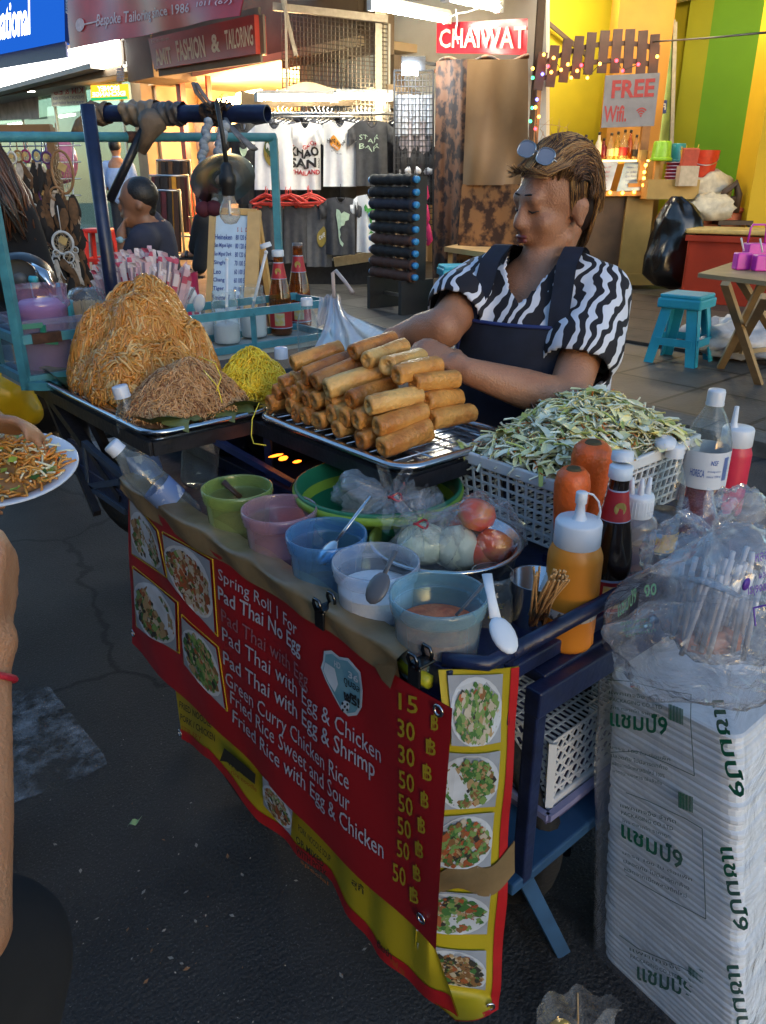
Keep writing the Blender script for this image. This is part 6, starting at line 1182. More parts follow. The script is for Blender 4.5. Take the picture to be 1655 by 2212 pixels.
for i,(x,y,z_) in enumerate(((1030,1112,.098),(1068,1180,.055),(1010,1145,.06),(1048,1195,.04))):
    p=pz(x,y,SH+z_); g=MB(); g.lathe([(0,-.026),(.018,-.024),(.031,-.008),(.032,.006),(.024,.021),(.008,.026),(0,.023)],p,22,M=Euler((.5*i,.4,i)).to_matrix()); single('tomato',g,tm,('yellowish tomato on top of the bagged tomatoes','orange tomato split with green yellow, at the right of the bowl','reddish tomato under the topmost one','small red tomato lowest in the tomato bag')[i],'tomato')
c=pz(1042,1165,SH+.06); crumple('plastic_bag','clear bag around the tomatoes at the right of the steel bowl',c,(.068,.06,.072),film,.22,7)
c=pz(930,1170,SH+.055); crumple('plastic_bag','clear bag tied with a red band around the cabbage in the bowl',c,(.065,.06,.05),film,.22,11,pz(905,1128,SH+.115)); crumple('plastic_bag','clear bag tied with a red band at the top left of the steel bowl',pz(868,1120,SH+.06),(.045,.045,.055),film,.28,15,pz(850,1070,SH+.135))
g=MB(); 
for x,y,z_ in ((909,1132,.108),(853,1074,.127)): q=pz(x,y,SH+z_); g.tube([q+RT*.011*math.cos(k*.5)+Z1*.004*math.sin(k)+fh*.011*math.sin(k*.5) for k in range(14)],.002,5)
single('rubber_band',g,mat('red rubber band',(.5,.03,.04),.5),'red rubber bands tied round the necks of the clear bags in the bowl','band')
# clear water bottles under the noodle tray
water=clear('clear bottle plastic',(.90,.94,.95),(.6,.68,.72),.05,.50,.06,1.0,.3,30); capw=mat('pale blue white cap',(.62,.68,.80),.4,var=.04)
def wbottle(label,base,h,r,lab=None,cap=capw,tilt=(0,0,0),grp=None,m=water,liquid=None,name='water_bottle'):
    T=thing(name,label,'bottle',tuple(base),grp); M=Euler(tilt).to_matrix()
    pr=[(0,.002),(r*.85,.001),(r,.012)]
    for i in range(6): z=.02+(.56*h-.02)*i/5; pr+=[(r,z),(r*.965,z+.004)]
    pr+=[(r,.60*h),(r*.97,.66*h),(r*.80,.76*h),(r*.5,.85*h),(.0145,.90*h),(.0135,.93*h)]
    g=MB(); g.lathe(pr,base,30,M=M); build('body',g,m,T)
    g=MB(); g.lathe([(.0165,.905*h),(.0165,.985*h),(.015,h),(0,h)],base,26,M=M); g.lathe([(.0172,.90*h),(.0172,.915*h)],base,26,M=M); build('cap',g,cap,T)
    if lab: g=MB(); g.lathe([(r*1.012,lab[0]*h),(r*1.012,lab[1]*h)],base,30,M=M); build('label',g,lab[2],T)
    if liquid: g=MB(); g.lathe([(0,.004),(r*.84,.004),(r*.94,.014),(r*.94,liquid[0]*h),(0,liquid[0]*h)],base,26,M=M); build('liquid',g,liquid[1],T)
    return T
lblb=mat('blue white label',(.45,.50,.60),.5,c2=(.12,.20,.42),thr=(.55,.6),sc_=30)
b=pz(415,1120,SHT+.01); wbottle('clear water bottle leaning towards the far end, its white cap highest',b,.215,.032,(.25,.45,lblb),tilt=(-.30,-.62,0)); wbottle('dark looking clear bottle behind the leaning one, under the tray',pz(335,1070,SHT+.001),.25,.033,(.2,.42,lblb),tilt=(-.1,-.15,0)); wbottle('round clear jar bottle with a blue cap under the middle of the tray',pz(430,1045,SHT+.001),.19,.042,None,mat('blue cap plastic',(.08,.18,.40),.4),tilt=(.1,.1,0))
# wok burner with fire glow
T=thing('wok_burner','black charcoal burner with a wok under the trays, embers glowing','burner',(1.04,1.55,SH))
g=MB(); g.lathe([(.12,0),(.14,.03),(.15,.085),(.135,.09),(.11,.03),(0,.02)],(1.05,1.53,SH+.001),28); build('stove',g,blk,T); g=MB(); g.lathe([(0,.02),(.10,.03),(.20,.10),(.205,.104),(.2,.106),(.1,.036),(0,.026)],(1.07,1.60,SH+.03),32); build('wok',g,mat('wok iron',(.02,.018,.016),.35,metal=.6),T)
em=glow('ember',(1,.16,.01),2.2); g=MB()
for x,y in ((596,984),(612,990),(642,997)): p=pz(x,y,SH+.075); g.ball(p,(rnd.uniform(.006,.02),.006,rnd.uniform(.0015,.005)),nu=8,nv=5)
build('ember',g,em,T); point('ember_glow',(1.02,1.42,SH+.08),.25,(1,.3,.04),.05)
g=MB(); g.lathe([(.0,0),(.065,0),(.07,.09),(.072,.095),(.068,.095),(.062,.01),(0,.01)],(.93,1.60,SH+.002),28); single('steel_pot',g,inox,'small steel pot under the noodle tray behind the bottles','pot')
# white basket with shredded vegetables
wp=mat('white basket plastic',(.66,.68,.70),.4,var=.06)
def lattice(g,quad,nu,nv,w_,mode='rect',th=.003,n_=None):
    f=qmap(quad,0); q=[V(p) for p in quad]; n_=(q[3]-q[0]).cross(q[1]-q[0]).normalized()
    if mode=='rect':
        for i in range(nu+1): g.bar(f(i/nu,0),f(i/nu,1),w_,th,roll=n_)
        for j in range(nv+1): g.bar(f(0,j/nv),f(1,j/nv),w_,th*.9,roll=n_)
    else:
        for j in range(nv+1): g.bar(f(0,j/nv),f(1,j/nv),w_*1.3,th,roll=n_)
        for s in (1,-1):
            for i in range(-nv,nu+nv+1):
                # clip u = i/nu + s*t*(nv/nu)/1.0 , v=t
                k=nv/nu; u0=i/nu; ta,tb_=0.,1.
                if s>0: ta=max(0,(0-u0)/k); tb_=min(1,(1-u0)/k)
                else: ta=max(0,(u0-1)/k); tb_=min(1,u0/k)
                if tb_-ta>.02: g.bar(f(u0+s*ta*k,ta),f(u0+s*tb_*k,tb_),w_,th*.85,roll=n_)
def basket(label,x0,x1,y0,y1,z0,z1,flare=.012,mode='rect',nn=(16,6),name='plastic_basket',grp=None):
    T=thing(name,label,'basket',((x0+x1)/2,(y0+y1)/2,z0),grp); e=flare
    B=[V((x0+e,y0+e,z0)),V((x1-e,y0+e,z0)),V((x1-e,y1-e,z0)),V((x0+e,y1-e,z0))]; U=[V((x0,y0,z1)),V((x1,y0,z1)),V((x1,y1,z1)),V((x0,y1,z1))]
    for i in range(4):
        a,b=i,(i+1)%4; L=(U[b]-U[a]).length; g=MB(); lattice(g,[U[a],U[b],B[b],B[a]],int(L/abs(z1-z0)*nn[1]),nn[1],.0042,mode); build('side_wall',g,wp,T)
    g=MB(); lattice(g,[B[3],B[2],B[1],B[0]],18,14,.004,'rect'); build('base',g,wp,T)
    g=MB()
    for i in range(4): a,b=U[i],U[(i+1)%4]; g.bar(a+(a-b).normalized()*.004,b+(b-a).normalized()*.004,.010,.022)
    build('rim',g,wp,T,bevel=.003); g=MB()
    for i in range(4): g=MB(); g.bar(B[i],U[i],.014); build('corner_post',g,wp,T)
    return T
bx0,bx1,by0,by1=1.01,1.43,.70,.955; zb0,zb1=.765,.885
basket('white plastic basket heaped with shredded cabbage and carrot',bx0,bx1,by0,by1,zb0,zb1)
part('basket_support',navy,lambda g:[g.bar((1.0,.72,zb0-.014),(1.45,.72,zb0-.014),.02),g.bar((1.0,.93,zb0-.014),(1.45,.93,zb0-.014),.02)])
part('support_leg',navy,lambda g:g.bar((1.44,.72,zb0-.022),(1.44,.72,ZS),.018)); part('support_leg',navy,lambda g:g.bar((1.44,.93,zb0-.022),(1.44,.93,.02),.018))
vm=[mat('pale cabbage',(.86,.79,.40),.45,var=.15),mat('white cabbage',(.93,.89,.66),.45),mat('green cabbage',(.56,.58,.15),.45),mat('dark chive',(.035,.10,.03),.45),mat('carrot shred',(.65,.18,.03),.45),mat('bean sprout',(.68,.66,.50),.35)]
T=thing('vegetable_heap','heap of shredded cabbage, carrot and bean sprouts in the white basket','vegetables',((bx0+bx1)/2,(by0+by1)/2,zb0+.01))
def vh(x,y): u=(x-bx0)/(bx1-bx0);v=(y-by0)/(by1-by0); e=max(0,min(1,6*min(u,1-u,v,1-v))); return zb1-.012+e*.012+.075*math.exp(-((u-.62)/.30)**2-((v-.55)/.5)**2)+.03*math.exp(-((u-.2)/.25)**2-((v-.4)/.4)**2)
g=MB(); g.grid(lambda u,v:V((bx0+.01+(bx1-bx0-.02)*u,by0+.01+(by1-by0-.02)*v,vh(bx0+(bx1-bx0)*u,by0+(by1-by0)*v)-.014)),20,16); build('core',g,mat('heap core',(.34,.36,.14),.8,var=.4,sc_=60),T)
g=MB()
for s in range(2100):
    x=rnd.uniform(bx0+.006,bx1-.006);y=rnd.uniform(by0+.006,by1-.006); k=rnd.choices(range(6),[5,5,1.3,1.2,3.0,9])[0]; c=V((x,y,vh(x,y)+rnd.uniform(-.012,.012))); a=rnd.uniform(0,6.28); d=V((math.cos(a),math.sin(a),rnd.uniform(-.5,.6))).normalized(); sdv=d.cross(Z1).normalized(); up=sdv.cross(d)
    if k==5: L=rnd.uniform(.03,.06); g.tube([c+d*L*t+up*.008*math.sin(t*4+s) for t in (-.5,-.2,.1,.35,.5)],[.0016,.0018,.0018,.0018,.0028],5,mi=5)
    elif k in (3,4): L=rnd.uniform(.02,.05); g.tube([c+d*L*t+up*.006*math.sin(t*3+s) for t in (-.5,0,.5)],.0018 if k==4 else .0022,5,mi=k,flat=.5)
    else:
        L=rnd.uniform(.03,.075); w_=rnd.choice([.0016,.002,.003,.004,.008,.012]); tw=rnd.uniform(-1.4,1.4); vs=[]
        for i in range(5):
            t=i/4-.5; q=tw*t; sv=sdv*math.cos(q)+up*math.sin(q); p=c+d*L*t+up*(.012*(1-4*t*t))*rnd.uniform(.6,1); ww=w_*(1-.18*abs(t)); vs+=[p-sv*ww+up*.003,p,p+sv*ww+up*.003]
        g.add(vs,[(i*3+j,i*3+j+1,i*3+j+4,i*3+j+3) for i in range(4) for j in (0,1)],k,True)
build('shreds',g,vm,T)
car=mat('carrot skin',(.72,.115,.015),.4,var=.15,sc_=40,bump=.5,bs=120); ctop=mat('carrot crown',(.10,.07,.025),.8)
for i,(x,y,z_,rr) in enumerate(((1282,955,.965,.033),(1240,1012,.945,.028))):
    p=pz(x,y,z_); T=thing('carrot',('larger whole carrot standing crown up in the vegetable basket','smaller whole carrot standing in front of the larger one')[i],'carrot',(p.x,p.y,p.z-.16)); q=p-Z1*.012
    g=MB(); g.lathe([(.008,-.15),(rr*.8,-.09),(rr*.97,-.04),(rr,-.015),(rr*.90,.003),(rr*.62,.012),(rr*.38,.010)],q,24); build('root',g,car,T); g=MB(); g.lathe([(rr*.42,.010),(rr*.34,.014),(rr*.2,.010),(0,.012)],q,14); build('crown',g,ctop,T)
T=thing('steel_tongs','steel tongs resting in the vegetable basket beside the vendor','tongs',tuple(pd(1180,925,1.55)))
a=pd(1148,868,1.58);b=pd(1192,935,1.50)
for s in (-1,1): g=MB(); g.bar(a+RT*.004*s,b+RT*.012*s,.016,.002,roll=RT*s+fh*.6); build('arm',g,inox,T)
# bottles on the side shelf
def sz(x,y): p=pz(x,y,ZS+.001); return p
orp=mat('orange squeeze plastic',(.68,.24,.025),.38,var=.06); wcap=mat('white nozzle plastic',(.66,.70,.76),.4,var=.04)
def squeeze(label,c,r,h,m,cap,grp=None,capr=.8,extra=None):
    T=thing('squeeze_bottle',label,'bottle',tuple(c),grp)
    g=MB(); g.lathe([(0,.002),(r*.92,.001),(r,.008),(r*.985,.02),(r,.03),(r,h*.86),(r*.98,h*.90),(r*.90,h*.95),(r*capr,h)],c,32); build('body',g,m,T)
    g=MB(); k=r*capr; g.lathe([(k*1.04,h*.985),(k*1.06,h*.99),(k*1.05,h+.032),(k*.98,h+.036),(0,h+.037)],c,32); build('cap',g,cap,T); return T
# orange
c=sz(1223,1386); h=.172; T=squeeze('orange sauce squeeze bottle with a white nozzle cap and tethered lid, at the rail',c,.0405,h,orp,wcap)
g=MB(); g.lathe([(.011,h+.036),(.008,h+.044),(.0062,h+.060),(.0085,h+.062),(.0085,h+.078),(.0075,h+.079),(0,h+.079)],c,18); build('nozzle',g,wcap,T); q=c+Z1*(h+.077); g=MB(); g.tube([q+RT*(.008+.0)]+[q+RT*(.008+.022*math.sin(t))-Z1*(.034*(1-math.cos(t))) for t in (.4,.9,1.4,1.9,2.4,2.8)],.0016,6); build('tether',g,wcap,T)
g=MB(); g.lathe([(.0409,.055),(.0409,.072)],c,32); build('price_label',g,mat('barcode label',(.5,.5,.5),.5,c2=(.08,.08,.08),thr=(.45,.5),sc_=90),T)
# dark sauce bottle
sauce=mat('dark soy glass',(.014,.007,.005),.10,spec=.7); redl=mat('red label',(.42,.018,.025),.45,var=.12); silver=mat('silver band',(.5,.5,.52),.35,metal=.6)
def saucebottle(label,c,h,r,glass,liquid=None,cap=True,grp=None,flip=0):
    T=thing('sauce_bottle',label,'bottle',tuple(c),grp); z=lambda t:t*h
    prof=[(0,.003),(r*.9,.001),(r,z(.03)),(r,z(.40)),(r*.97,z(.46)),(r*.80,z(.60)),(r*.56,z(.75)),(r*.44,z(.86)),(r*.42,z(.95)),(r*.46,z(.955)),(r*.46,z(.975)),(r*.4,z(.98))]
    g=MB(); g.lathe(prof,c,30); build('glass',g,glass,T)
    g=MB(); g.lathe([(r*1.01,z(.10)),(r*1.01,z(.30))],c,30); build('label',g,redl,T); g=MB(); g.lathe([(r*1.015,z(.30)),(r*1.015,z(.315))],c,30); g.lathe([(r*1.015,z(.09)),(r*1.015,z(.10))],c,30); g.lathe([(r*.70,z(.675)),(r*.685,z(.685))],c,30); g.lathe([(r*.455,z(.855)),(r*.45,z(.865))],c,30); build('silver_band',g,mat('pale blue band',(.40,.45,.60),.4),T)
    g=MB(); g.lathe([(r*.695,z(.68)),(r*.585,z(.75)),(r*.46,z(.855))],c,30); build('neck_label',g,redl,T)
    a0=math.atan2(-fh.y,-fh.x); g=MB()
    def onlab(u,v,zc,hh,ww,rr): a=a0+(u-.5)*ww; return c+V((rr*math.cos(a),rr*math.sin(a),z(zc)+(v-.5)*z(hh)))
    g.grid(lambda u,v:onlab(u,v,.2,.15,.9,r*1.02),8,4); build('label_panel',g,mat('yellow label panel',(.55,.42,.06),.5,c2=(.5,.5,.42),sc_=60),T); g=MB(); g.add([onlab(.5+.42*math.cos(k*PI/8),.5+.42*math.sin(k*PI/8),.76,.10,1.1,r*.62) for k in range(16)],[tuple(range(16))]); build('neck_emblem',g,mat('gold emblem',(.42,.28,.07),.5),T)
    if liquid: g=MB(); g.lathe([(0,.005),(r*.88,.004),(r*.96,z(.03)),(r*.96,z(liquid[0])),(0,z(liquid[0]))],c,26); build('liquid',g,liquid[1],T)
    if cap:
        g=MB(); g.lathe([(r*.52,z(.93)),(r*.54,z(.935)),(r*.53,z(1.0)),(r*.46,z(1.005)),(0,z(1.005))],c,22); build('cap',g,wcap,T)
        g=MB(); d=-RT if flip else RT*.3+fh*.95; p=c+Z1*(z(1.0)+(0 if flip else .008))+d*r*.5; k=r*.5; ax=(Z1*.9+d*.4).normalized() if not flip else (Z1*.95-RT*.3).normalized(); g.lathe([(k,-.004),(k*1.02,.0),(k*.95,.010),(0,.011)],p+(d*k*1.0+Z1*.012 if flip else V((0,0,0))),20,M=ax.to_track_quat('Z','Y').to_matrix() if flip else (Z1*.97+fh*.12).normalized().to_track_quat('Z','Y').to_matrix()); build('flip_lid',g,wcap,T)
    return T
saucebottle('full dark sauce bottle with red neck label and open white lid',sz(1302,1330),.262,.034,sauce)
# three nozzle bottle
c=sz(1352,1280); sqm=clear('frosted squeeze plastic',(.90,.88,.88),(.60,.58,.62),.22,.62,.35,.5); h=.150; T=squeeze('frosted squeeze bottle with three nozzles, half full of maroon sauce',c,.036,h,sqm,wcap,capr=.66)
g=MB(); g.lathe([(0,.004),(.033,.004),(.0345,.012),(.0345,.075),(0,.078)],c,26); build('sauce',g,mat('maroon sauce',(.11,.022,.028),.45,var=.25,sc_=30),T)
g=MB(); 
for s in (-1,0,1): p=c+RT*.013*s-fh*.006*(s==0)+Z1*(h+.034); g.tube([p,p+Z1*.03+RT*.002*s],[.0062,.0028],12)
for i in range(30): a=2*PI*i/30; g.bar(c+V((.0245*math.cos(a),.0245*math.sin(a),h+.002)),c+V((.0245*math.cos(a),.0245*math.sin(a),h+.028)),.0016)
build('nozzle',g,wcap,T)
# small clear bottle with open lid, big water bottle, red bottle
c=sz(1425,1190); T=wbottle('slim clear oil bottle with its lid flipped open, between squeeze and water bottles',c,.215,.029,(.04,.22,mat('blue yellow label',(.12,.28,.5),.5,c2=(.55,.38,.04),thr=(.5,.54),sc_=26)),wcap,name='oil_bottle',liquid=(.40,mat('brown oil',(.05,.025,.02),.3)))
g=MB(); p=c+Z1*.219-RT*.02; g.lathe([(.019,-.003),(.019,.006),(0,.008)],p,18,M=Euler((.2,-.25,0)).to_matrix()); build('flip_lid',g,wcap,T)
c=sz(1497,1150); lb=mat('white water label',(.62,.66,.72),.5,var=.03); T=wbottle('large clear water bottle with white cap and blue print, red liquid inside',c,.298,.0445,(.37,.62,lb),wcap,liquid=(.36,clear('red drink',(.75,.25,.25),(.30,.05,.06),.45,.8,.2,.5)))
a0=math.atan2(-fh.y,-fh.x); cyl=lambda c,r,a1,a2,z1,z2:(lambda u,v:c+V((r*math.cos(a0+a1+(a2-a1)*u),r*math.sin(a0+a1+(a2-a1)*u),z1+(z2-z1)*v)))
g=MB(); ttext(g,'HORECA',cyl(c,.0456,-.95,-.35,.135,.150),.01); ttext(g,'NSF',cyl(c,.0456,-.15,.15,.16,.17),.01); ttext(g,'drinking water',cyl(c,.0456,-.25,.35,.145,.150),0); ttext(g,'mineral 1500 ml',cyl(c,.0456,-.25,.35,.135,.140),0); build('lettering',g,mat('water blue print',(.06,.13,.42),.5),T)
g=MB(); 
for i in range(16): f=cyl(c,.0456,.42+.018*i,.42+.018*i+.006+.006*(i%3),.128,.175); g.add([f(0,0),f(1,0),f(1,1),f(0,1)],[(0,1,2,3)])
build('barcode',g,mat('water blue print',(.06,.13,.42),.5),T)
g=MB(); q=c+Z1*.11; g.tube([q+RT*.012+fh*.0,c+Z1*.25+RT*.0],.003,6)
c=sz(1563,1105); T=squeeze('pinkish red squeeze bottle with a white pointed cap, furthest along the side shelf',c,.035,.155,mat('pink red squeeze plastic',(.62,.03,.07),.4,var=.06),wcap,capr=.86); g=MB(); g.lathe([(.010,.19),(.0065,.20),(.0045,.235),(0,.236)],c+RT*-.012,14); build('nozzle',g,wcap,T)
# chopstick cup
c=sz(1150,1368); T=thing('steel_cup','small steel cup holding wooden skewers and rolled paper, by the rail','cup',tuple(c)); g=MB(); g.lathe([(0,.002),(.030,.002),(.034,.008),(.042,.098),(.0435,.100),(.041,.099),(.033,.012),(0,.010)],c,32); build('body',g,inox,T)
g=MB(); 
for i in range(34):
    a=rnd.uniform(0,6.28); rr=.020*math.sqrt(rnd.random()); p=c+V((rr*math.cos(a),rr*math.sin(a),.015)); t=pd(1205+rnd.uniform(-22,26),1243+rnd.uniform(-14,16),.93)+V((0,0,0)) if i<28 else pd(1160+rnd.uniform(-12,6),1215+rnd.uniform(0,30),.93); g.tube([p,t],.0016,5)
single('bamboo_skewers',g,mat('bamboo',(.48,.28,.12),.6,var=.2,sc_=40),'bundle of brown bamboo skewers standing in the steel cup','skewers')
g=MB(); a=c+Z1*.02; b=c+Z1*.130+RT*.030-fh*.028; ax=(b-a).normalized(); Mq=ax.to_track_quat('Z','Y').to_matrix(); L=(b-a).length
g.grid(lambda u,v:a+Mq@V(((.013+.012*v)*math.cos(-.6+8.6*u)*(1-.42*u),(.013+.010*v)*math.sin(-.6+8.6*u)*(1-.42*u),L*v*(1.0+.10*math.sin(5.2*u)))),30,10); g.grid(lambda u,v:a+Mq@V(((.0135+.012*v)*math.cos(-.6+8.6*u)*(1-.42*u),(.0135+.010*v)*math.sin(-.6+8.6*u)*(1-.42*u),L*v*(1.0+.10*math.sin(5.2*u)))),30,10)
single('paper_roll',g,mat('white paper',(.86,.87,.88),.7,var=.04),'rolled white paper tucked around the skewers in the steel cup','paper')
# glass jar with white plastic spoon
c=pz(1090,1360,ZS+.002); c=V((c.x-.02,c.y+.015,ZS+.001)); T=thing('glass_jar','small glass jar of yellow flecks with a white spoon beside the steel cup','jar',tuple(c)); gl_=clear('jar glass',(.93,.95,.93),(.6,.66,.66),.10,.75,.05)
g=MB(); g.lathe([(0,.003),(.034,.002),(.037,.008),(.037,.075),(.033,.084),(.031,.088),(.033,.092),(.033,.106),(.031,.106)],c,30); build('glass',g,gl_,T); g=MB(); 
for i in range(70): a=rnd.uniform(0,6.28); rr=.032*math.sqrt(rnd.random()); q=c+V((rr*math.cos(a),rr*math.sin(a),.006+rnd.random()*.03)); g.ball(q,.0028,nu=5,nv=4)
build('seeds',g,mat('yellow seed',(.45,.38,.05),.6,c2=(.2,.05,.03),sc_=90),T)
T=thing('plastic_spoon','white plastic spoon standing in the small glass jar','spoon',tuple(c)); g=MB(); a=pd(1052,1240,.93);b=pd(1070,1335,.905); e=pd(1088,1372,.895)
g.tube([a,a*.5+b*.5,b],[.0065,.0055,.007],10,flat=.35); g.ball(e,(.016,.007,.024),M=(b-e).to_track_quat('Z','Y').to_matrix()); build('spoon',g,wcap,T)
# things on the teal shelf
jz=.892
def jz_(x,y): p=pz(x,y,jz); return p
sug=MC['white sugar']
for i,(x,y,hh,rr,fl,lab) in enumerate(((492,742,.158,.041,.055,'front glass jar of white sugar with a plastic stick, on the teal shelf'),(550,728,.160,.043,.075,'rear glass jar of white sugar with a leaning white stick, beside the sauce bottles'),(447,735,.115,.034,.05,'smaller glass jar at the left of the two sugar jars'))):
    c=jz_(x,y); T=thing('glass_jar',lab,'jar',tuple(c),'glass jars on the teal shelf'); g=MB(); g.lathe([(0,.003),(rr*.92,.002),(rr,.010),(rr,hh*.74),(rr*.97,hh*.80),(rr*.84,hh*.85),(rr*.84,hh*.88),(rr*.87,hh*.90),(rr*.85,hh*.93),(rr*.87,hh*.96),(rr*.86,hh),(rr*.83,hh)],c,32); build('glass',g,gl_,T)
    g=MB(); g.lathe([(0,.005),(rr*.9,.005),(rr*.95,.012),(rr*.95,fl),(rr*.5,fl+.01),(0,fl+.004)],c,26); build('sugar',g,sug,T)
    if i<2:
        g=MB(); a=c+Z1*.03+RT*(.0 if i==0 else -.02); b=pd((490,575)[i],(560,545)[i],2.35); g.tube([a,b],.0045,8); g.ball(b,.006,nu=8,nv=6); single('plastic_stick',g,wcap,('upright white stick standing in the front sugar jar','slanting white stick in the rear sugar jar')[i],'stick')
amber=clear('amber sauce glass',(.80,.36,.06),(.35,.10,.01),.25,.7,.06); saucebottle('half full amber fish sauce bottle with a white flip lid, front of the pair',jz_(609,722),.262,.036,amber,(.43,mat('dark fish sauce',(.012,.006,.005),.2)),True,None,1)
saucebottle('taller amber fish sauce bottle behind, at the post of the teal frame',jz_(648,712)+fh*.03,.275,.037,amber,(.28,mat('amber liquid',(.35,.11,.02),.3)),False)
g=MB(); q=jz_(648,712)+fh*.03; g.lathe([(.017,.262),(.017,.276),(0,.277)],q,16); single('bottle_cap',g,mat('dark grey cap',(.12,.11,.11),.4),'dark cap on the rear amber fish sauce bottle','cap')
wbottle('clear flip lid bottle standing behind the spring rolls',pz(668,800,.86),.20,.030,None,wcap,name='water_bottle')
g=MB(); c=pd(607,757,1.95); g.lathe([(.017,-.02),(.017,.005),(.015,.008),(0,.008)],c,20); single('bottle_cap',g,capw,'pale blue bottle cap peeping up between yellow noodles and spring rolls','cap')
# purple tub, teal capped squeeze bottle, toothpick cup, clear tray, chopstick packets
lil=mat('lilac powder',(.36,.33,.62),.7,var=.06)
c=py(100,742,2.10); c=V((c.x,c.y,.902)); T=thing('plastic_tub','pinkish clear tub full of lilac sachets, on the far left of the cart','tub',tuple(c)); pkc=clear('pink clear plastic',(.9,.7,.8),(.5,.3,.45),.22,.75,.12)
g=MB(); g.lathe([(0,.002),(.054,.002),(.058,.01),(.066,.155),(.073,.160),(.073,.174),(.068,.178),(.070,.202),(.073,.21)],c,36); build('body',g,pkc,T); g=MB(); g.lathe([(0,.004),(.051,.004),(.056,.012),(.063,.155),(.045,.175),(0,.17)],c,30); build('contents',g,lil,T)
T=thing('clear_tray','clear plastic tray with a green clip holding the tub and toothpick cup','tray',(c.x+.08,c.y,.89)); ctm=clear('cloudy tray plastic',(.84,.86,.95),(.52,.54,.70),.18,.6,.25,.5)
x0,x1,y0_,y1_=xl+.012,.86,TY+.01,2.19; g=MB(); g.bb((x0,y0_,.893),(x1,y1_,.897)); 
for a,b in (((x0,y0_),(x1,y0_)),((x1,y0_),(x1,y1_)),((x1,y1_),(x0,y1_)),((x0,y1_),(x0,y0_))): g.add([V((*a,.897)),V((*b,.897)),V((*b,1.035)),V((*a,1.035))],[(0,1,2,3)])
build('body',g,ctm,T); g=MB(); 
for a,b in (((x0,y0_),(x1,y0_)),((x1,y0_),(x1,y1_)),((x1,y1_),(x0,y1_)),((x0,y1_),(x0,y0_))): g.bar(V((*a,1.036)),V((*b,1.036)),.012,.014)
build('rim',g,ctm,T); g=MB(); g.bar((x0-.004,y0_-.004,1.03),(x0+.05,y0_-.008,1.03),.008,.012); g.bar((x0+.05,y0_-.008,1.03),(x0+.05,y0_-.008,.99),.008,.012); g.bar((x0+.05,y0_-.008,.99),(x0+.08,y0_-.008,.985),.008,.012); build('clip',g,mat('green clip',(.02,.22,.16),.4),T)
c=py(133,735,2.16); c=V((c.x+.01,2.15,.902)); tq_=mat('turquoise plastic',(.05,.42,.50),.4,var=.05); T=squeeze('clear squeeze bottle with a turquoise nozzle cap beside the pink tub',c,.034,.125,clear('pale squeeze',(.88,.92,.95),(.6,.66,.7),.3,.8,.3,.6),tq_,capr=.92)
g=MB(); g.lathe([(.011,.16),(.008,.168),(.0055,.205),(.004,.207),(0,.207)],c,14); q=c+Z1*.162-RT*.03; g.lathe([(.008,0),(.008,.012),(0,.012)],q,10); build('nozzle',g,tq_,T); g=MB(); q=pd(65,612,2.33); g.tube([c+Z1*.155-RT*.03,pd(85,668,2.3),pd(72,640,2.31),pd(66,610,2.33)],.0022,6); build('tether',g,tq_,T); g=MB(); a=pd(64,603,2.33); g.tube([a,a+RT*.022-Z1*.002],.0105,10); build('nozzle_cap',g,tq_,T)
c=py(200,725,2.12); c=V((c.x,2.12,.902)); T=thing('toothpick_cup','clear plastic cup packed with toothpicks beside the turquoise bottle','cup',tuple(c)); g=MB(); g.lathe([(0,.002),(.040,.002),(.043,.01),(.049,.17),(.042,.188),(.022,.195)],c,30); build('cup',g,film,T); g=MB()
for i in range(90): a=rnd.uniform(0,6.28); rr=.039*math.sqrt(rnd.random()); p=c+V((rr*math.cos(a),rr*math.sin(a),.008)); g.tube([p,p+V((rnd.uniform(-.004,.004),rnd.uniform(-.004,.004),.15))],.0013,4)
build('toothpicks',g,mat('toothpick wood',(.50,.35,.18),.6),T)
bagc=py(290,640,2.15); c=V((bagc.x+.01,2.13,.895)); T=thing('chopstick_bundle','bundle of paper sleeved chopsticks with red print behind the noodle heap','chopsticks',tuple(c)); g=MB()
slv=[mat('white sleeve',(.62,.56,.60),.6,var=.05),mat('pink sleeve',(.58,.40,.47),.6),mat('red print sleeve',(.45,.07,.13),.6)]
for i in range(190):
    a=rnd.uniform(0,6.28); rr=math.sqrt(rnd.random()); p=c+RT*(.06*rr*math.cos(a))+fh*(.04*rr*math.sin(a)); x_=rr*math.cos(a); t=c+RT*(.135*x_+.012)+fh*(.06*rr*math.sin(a))+Z1*(.262-.045*x_*x_+rnd.uniform(-.03,.02)); d=(t-p).normalized(); m_=p+(t-p)*.62; sdv=(RT*math.cos(i)+fh*math.sin(i))
    g.bar(p,m_,.007,.004); g.bar(m_,t,.014,.005,mi=rnd.choice([0,0,1]),roll=sdv); 
    if i%2: q=m_+(t-m_)*rnd.uniform(.2,.7); g.bar(q,q+d*.02,.0146,.0056,mi=2,roll=sdv)
    e=t+d*.012; sv=d.cross(fh).normalized(); g.add([t-sv*.007,t+sv*.007,e+sv*.009+RT*rnd.uniform(-.01,.01),e-sv*.004+fh*rnd.uniform(-.01,.01)],[(0,1,2,3)],rnd.choice([0,0,1,2]))
build('sleeves',g,slv,T); g=MB(); q=c; g.grid(lambda u,v:q+RT*((.07+.075*v**1.2)*math.cos(2*PI*u))*(1+.08*math.sin(u*40))+fh*((.05+.03*v)*math.sin(2*PI*u))+Z1*(.02+.165*v),50,6,cu=True); build('bag',g,film,T)
g=MB(); a=jz_(428,735)
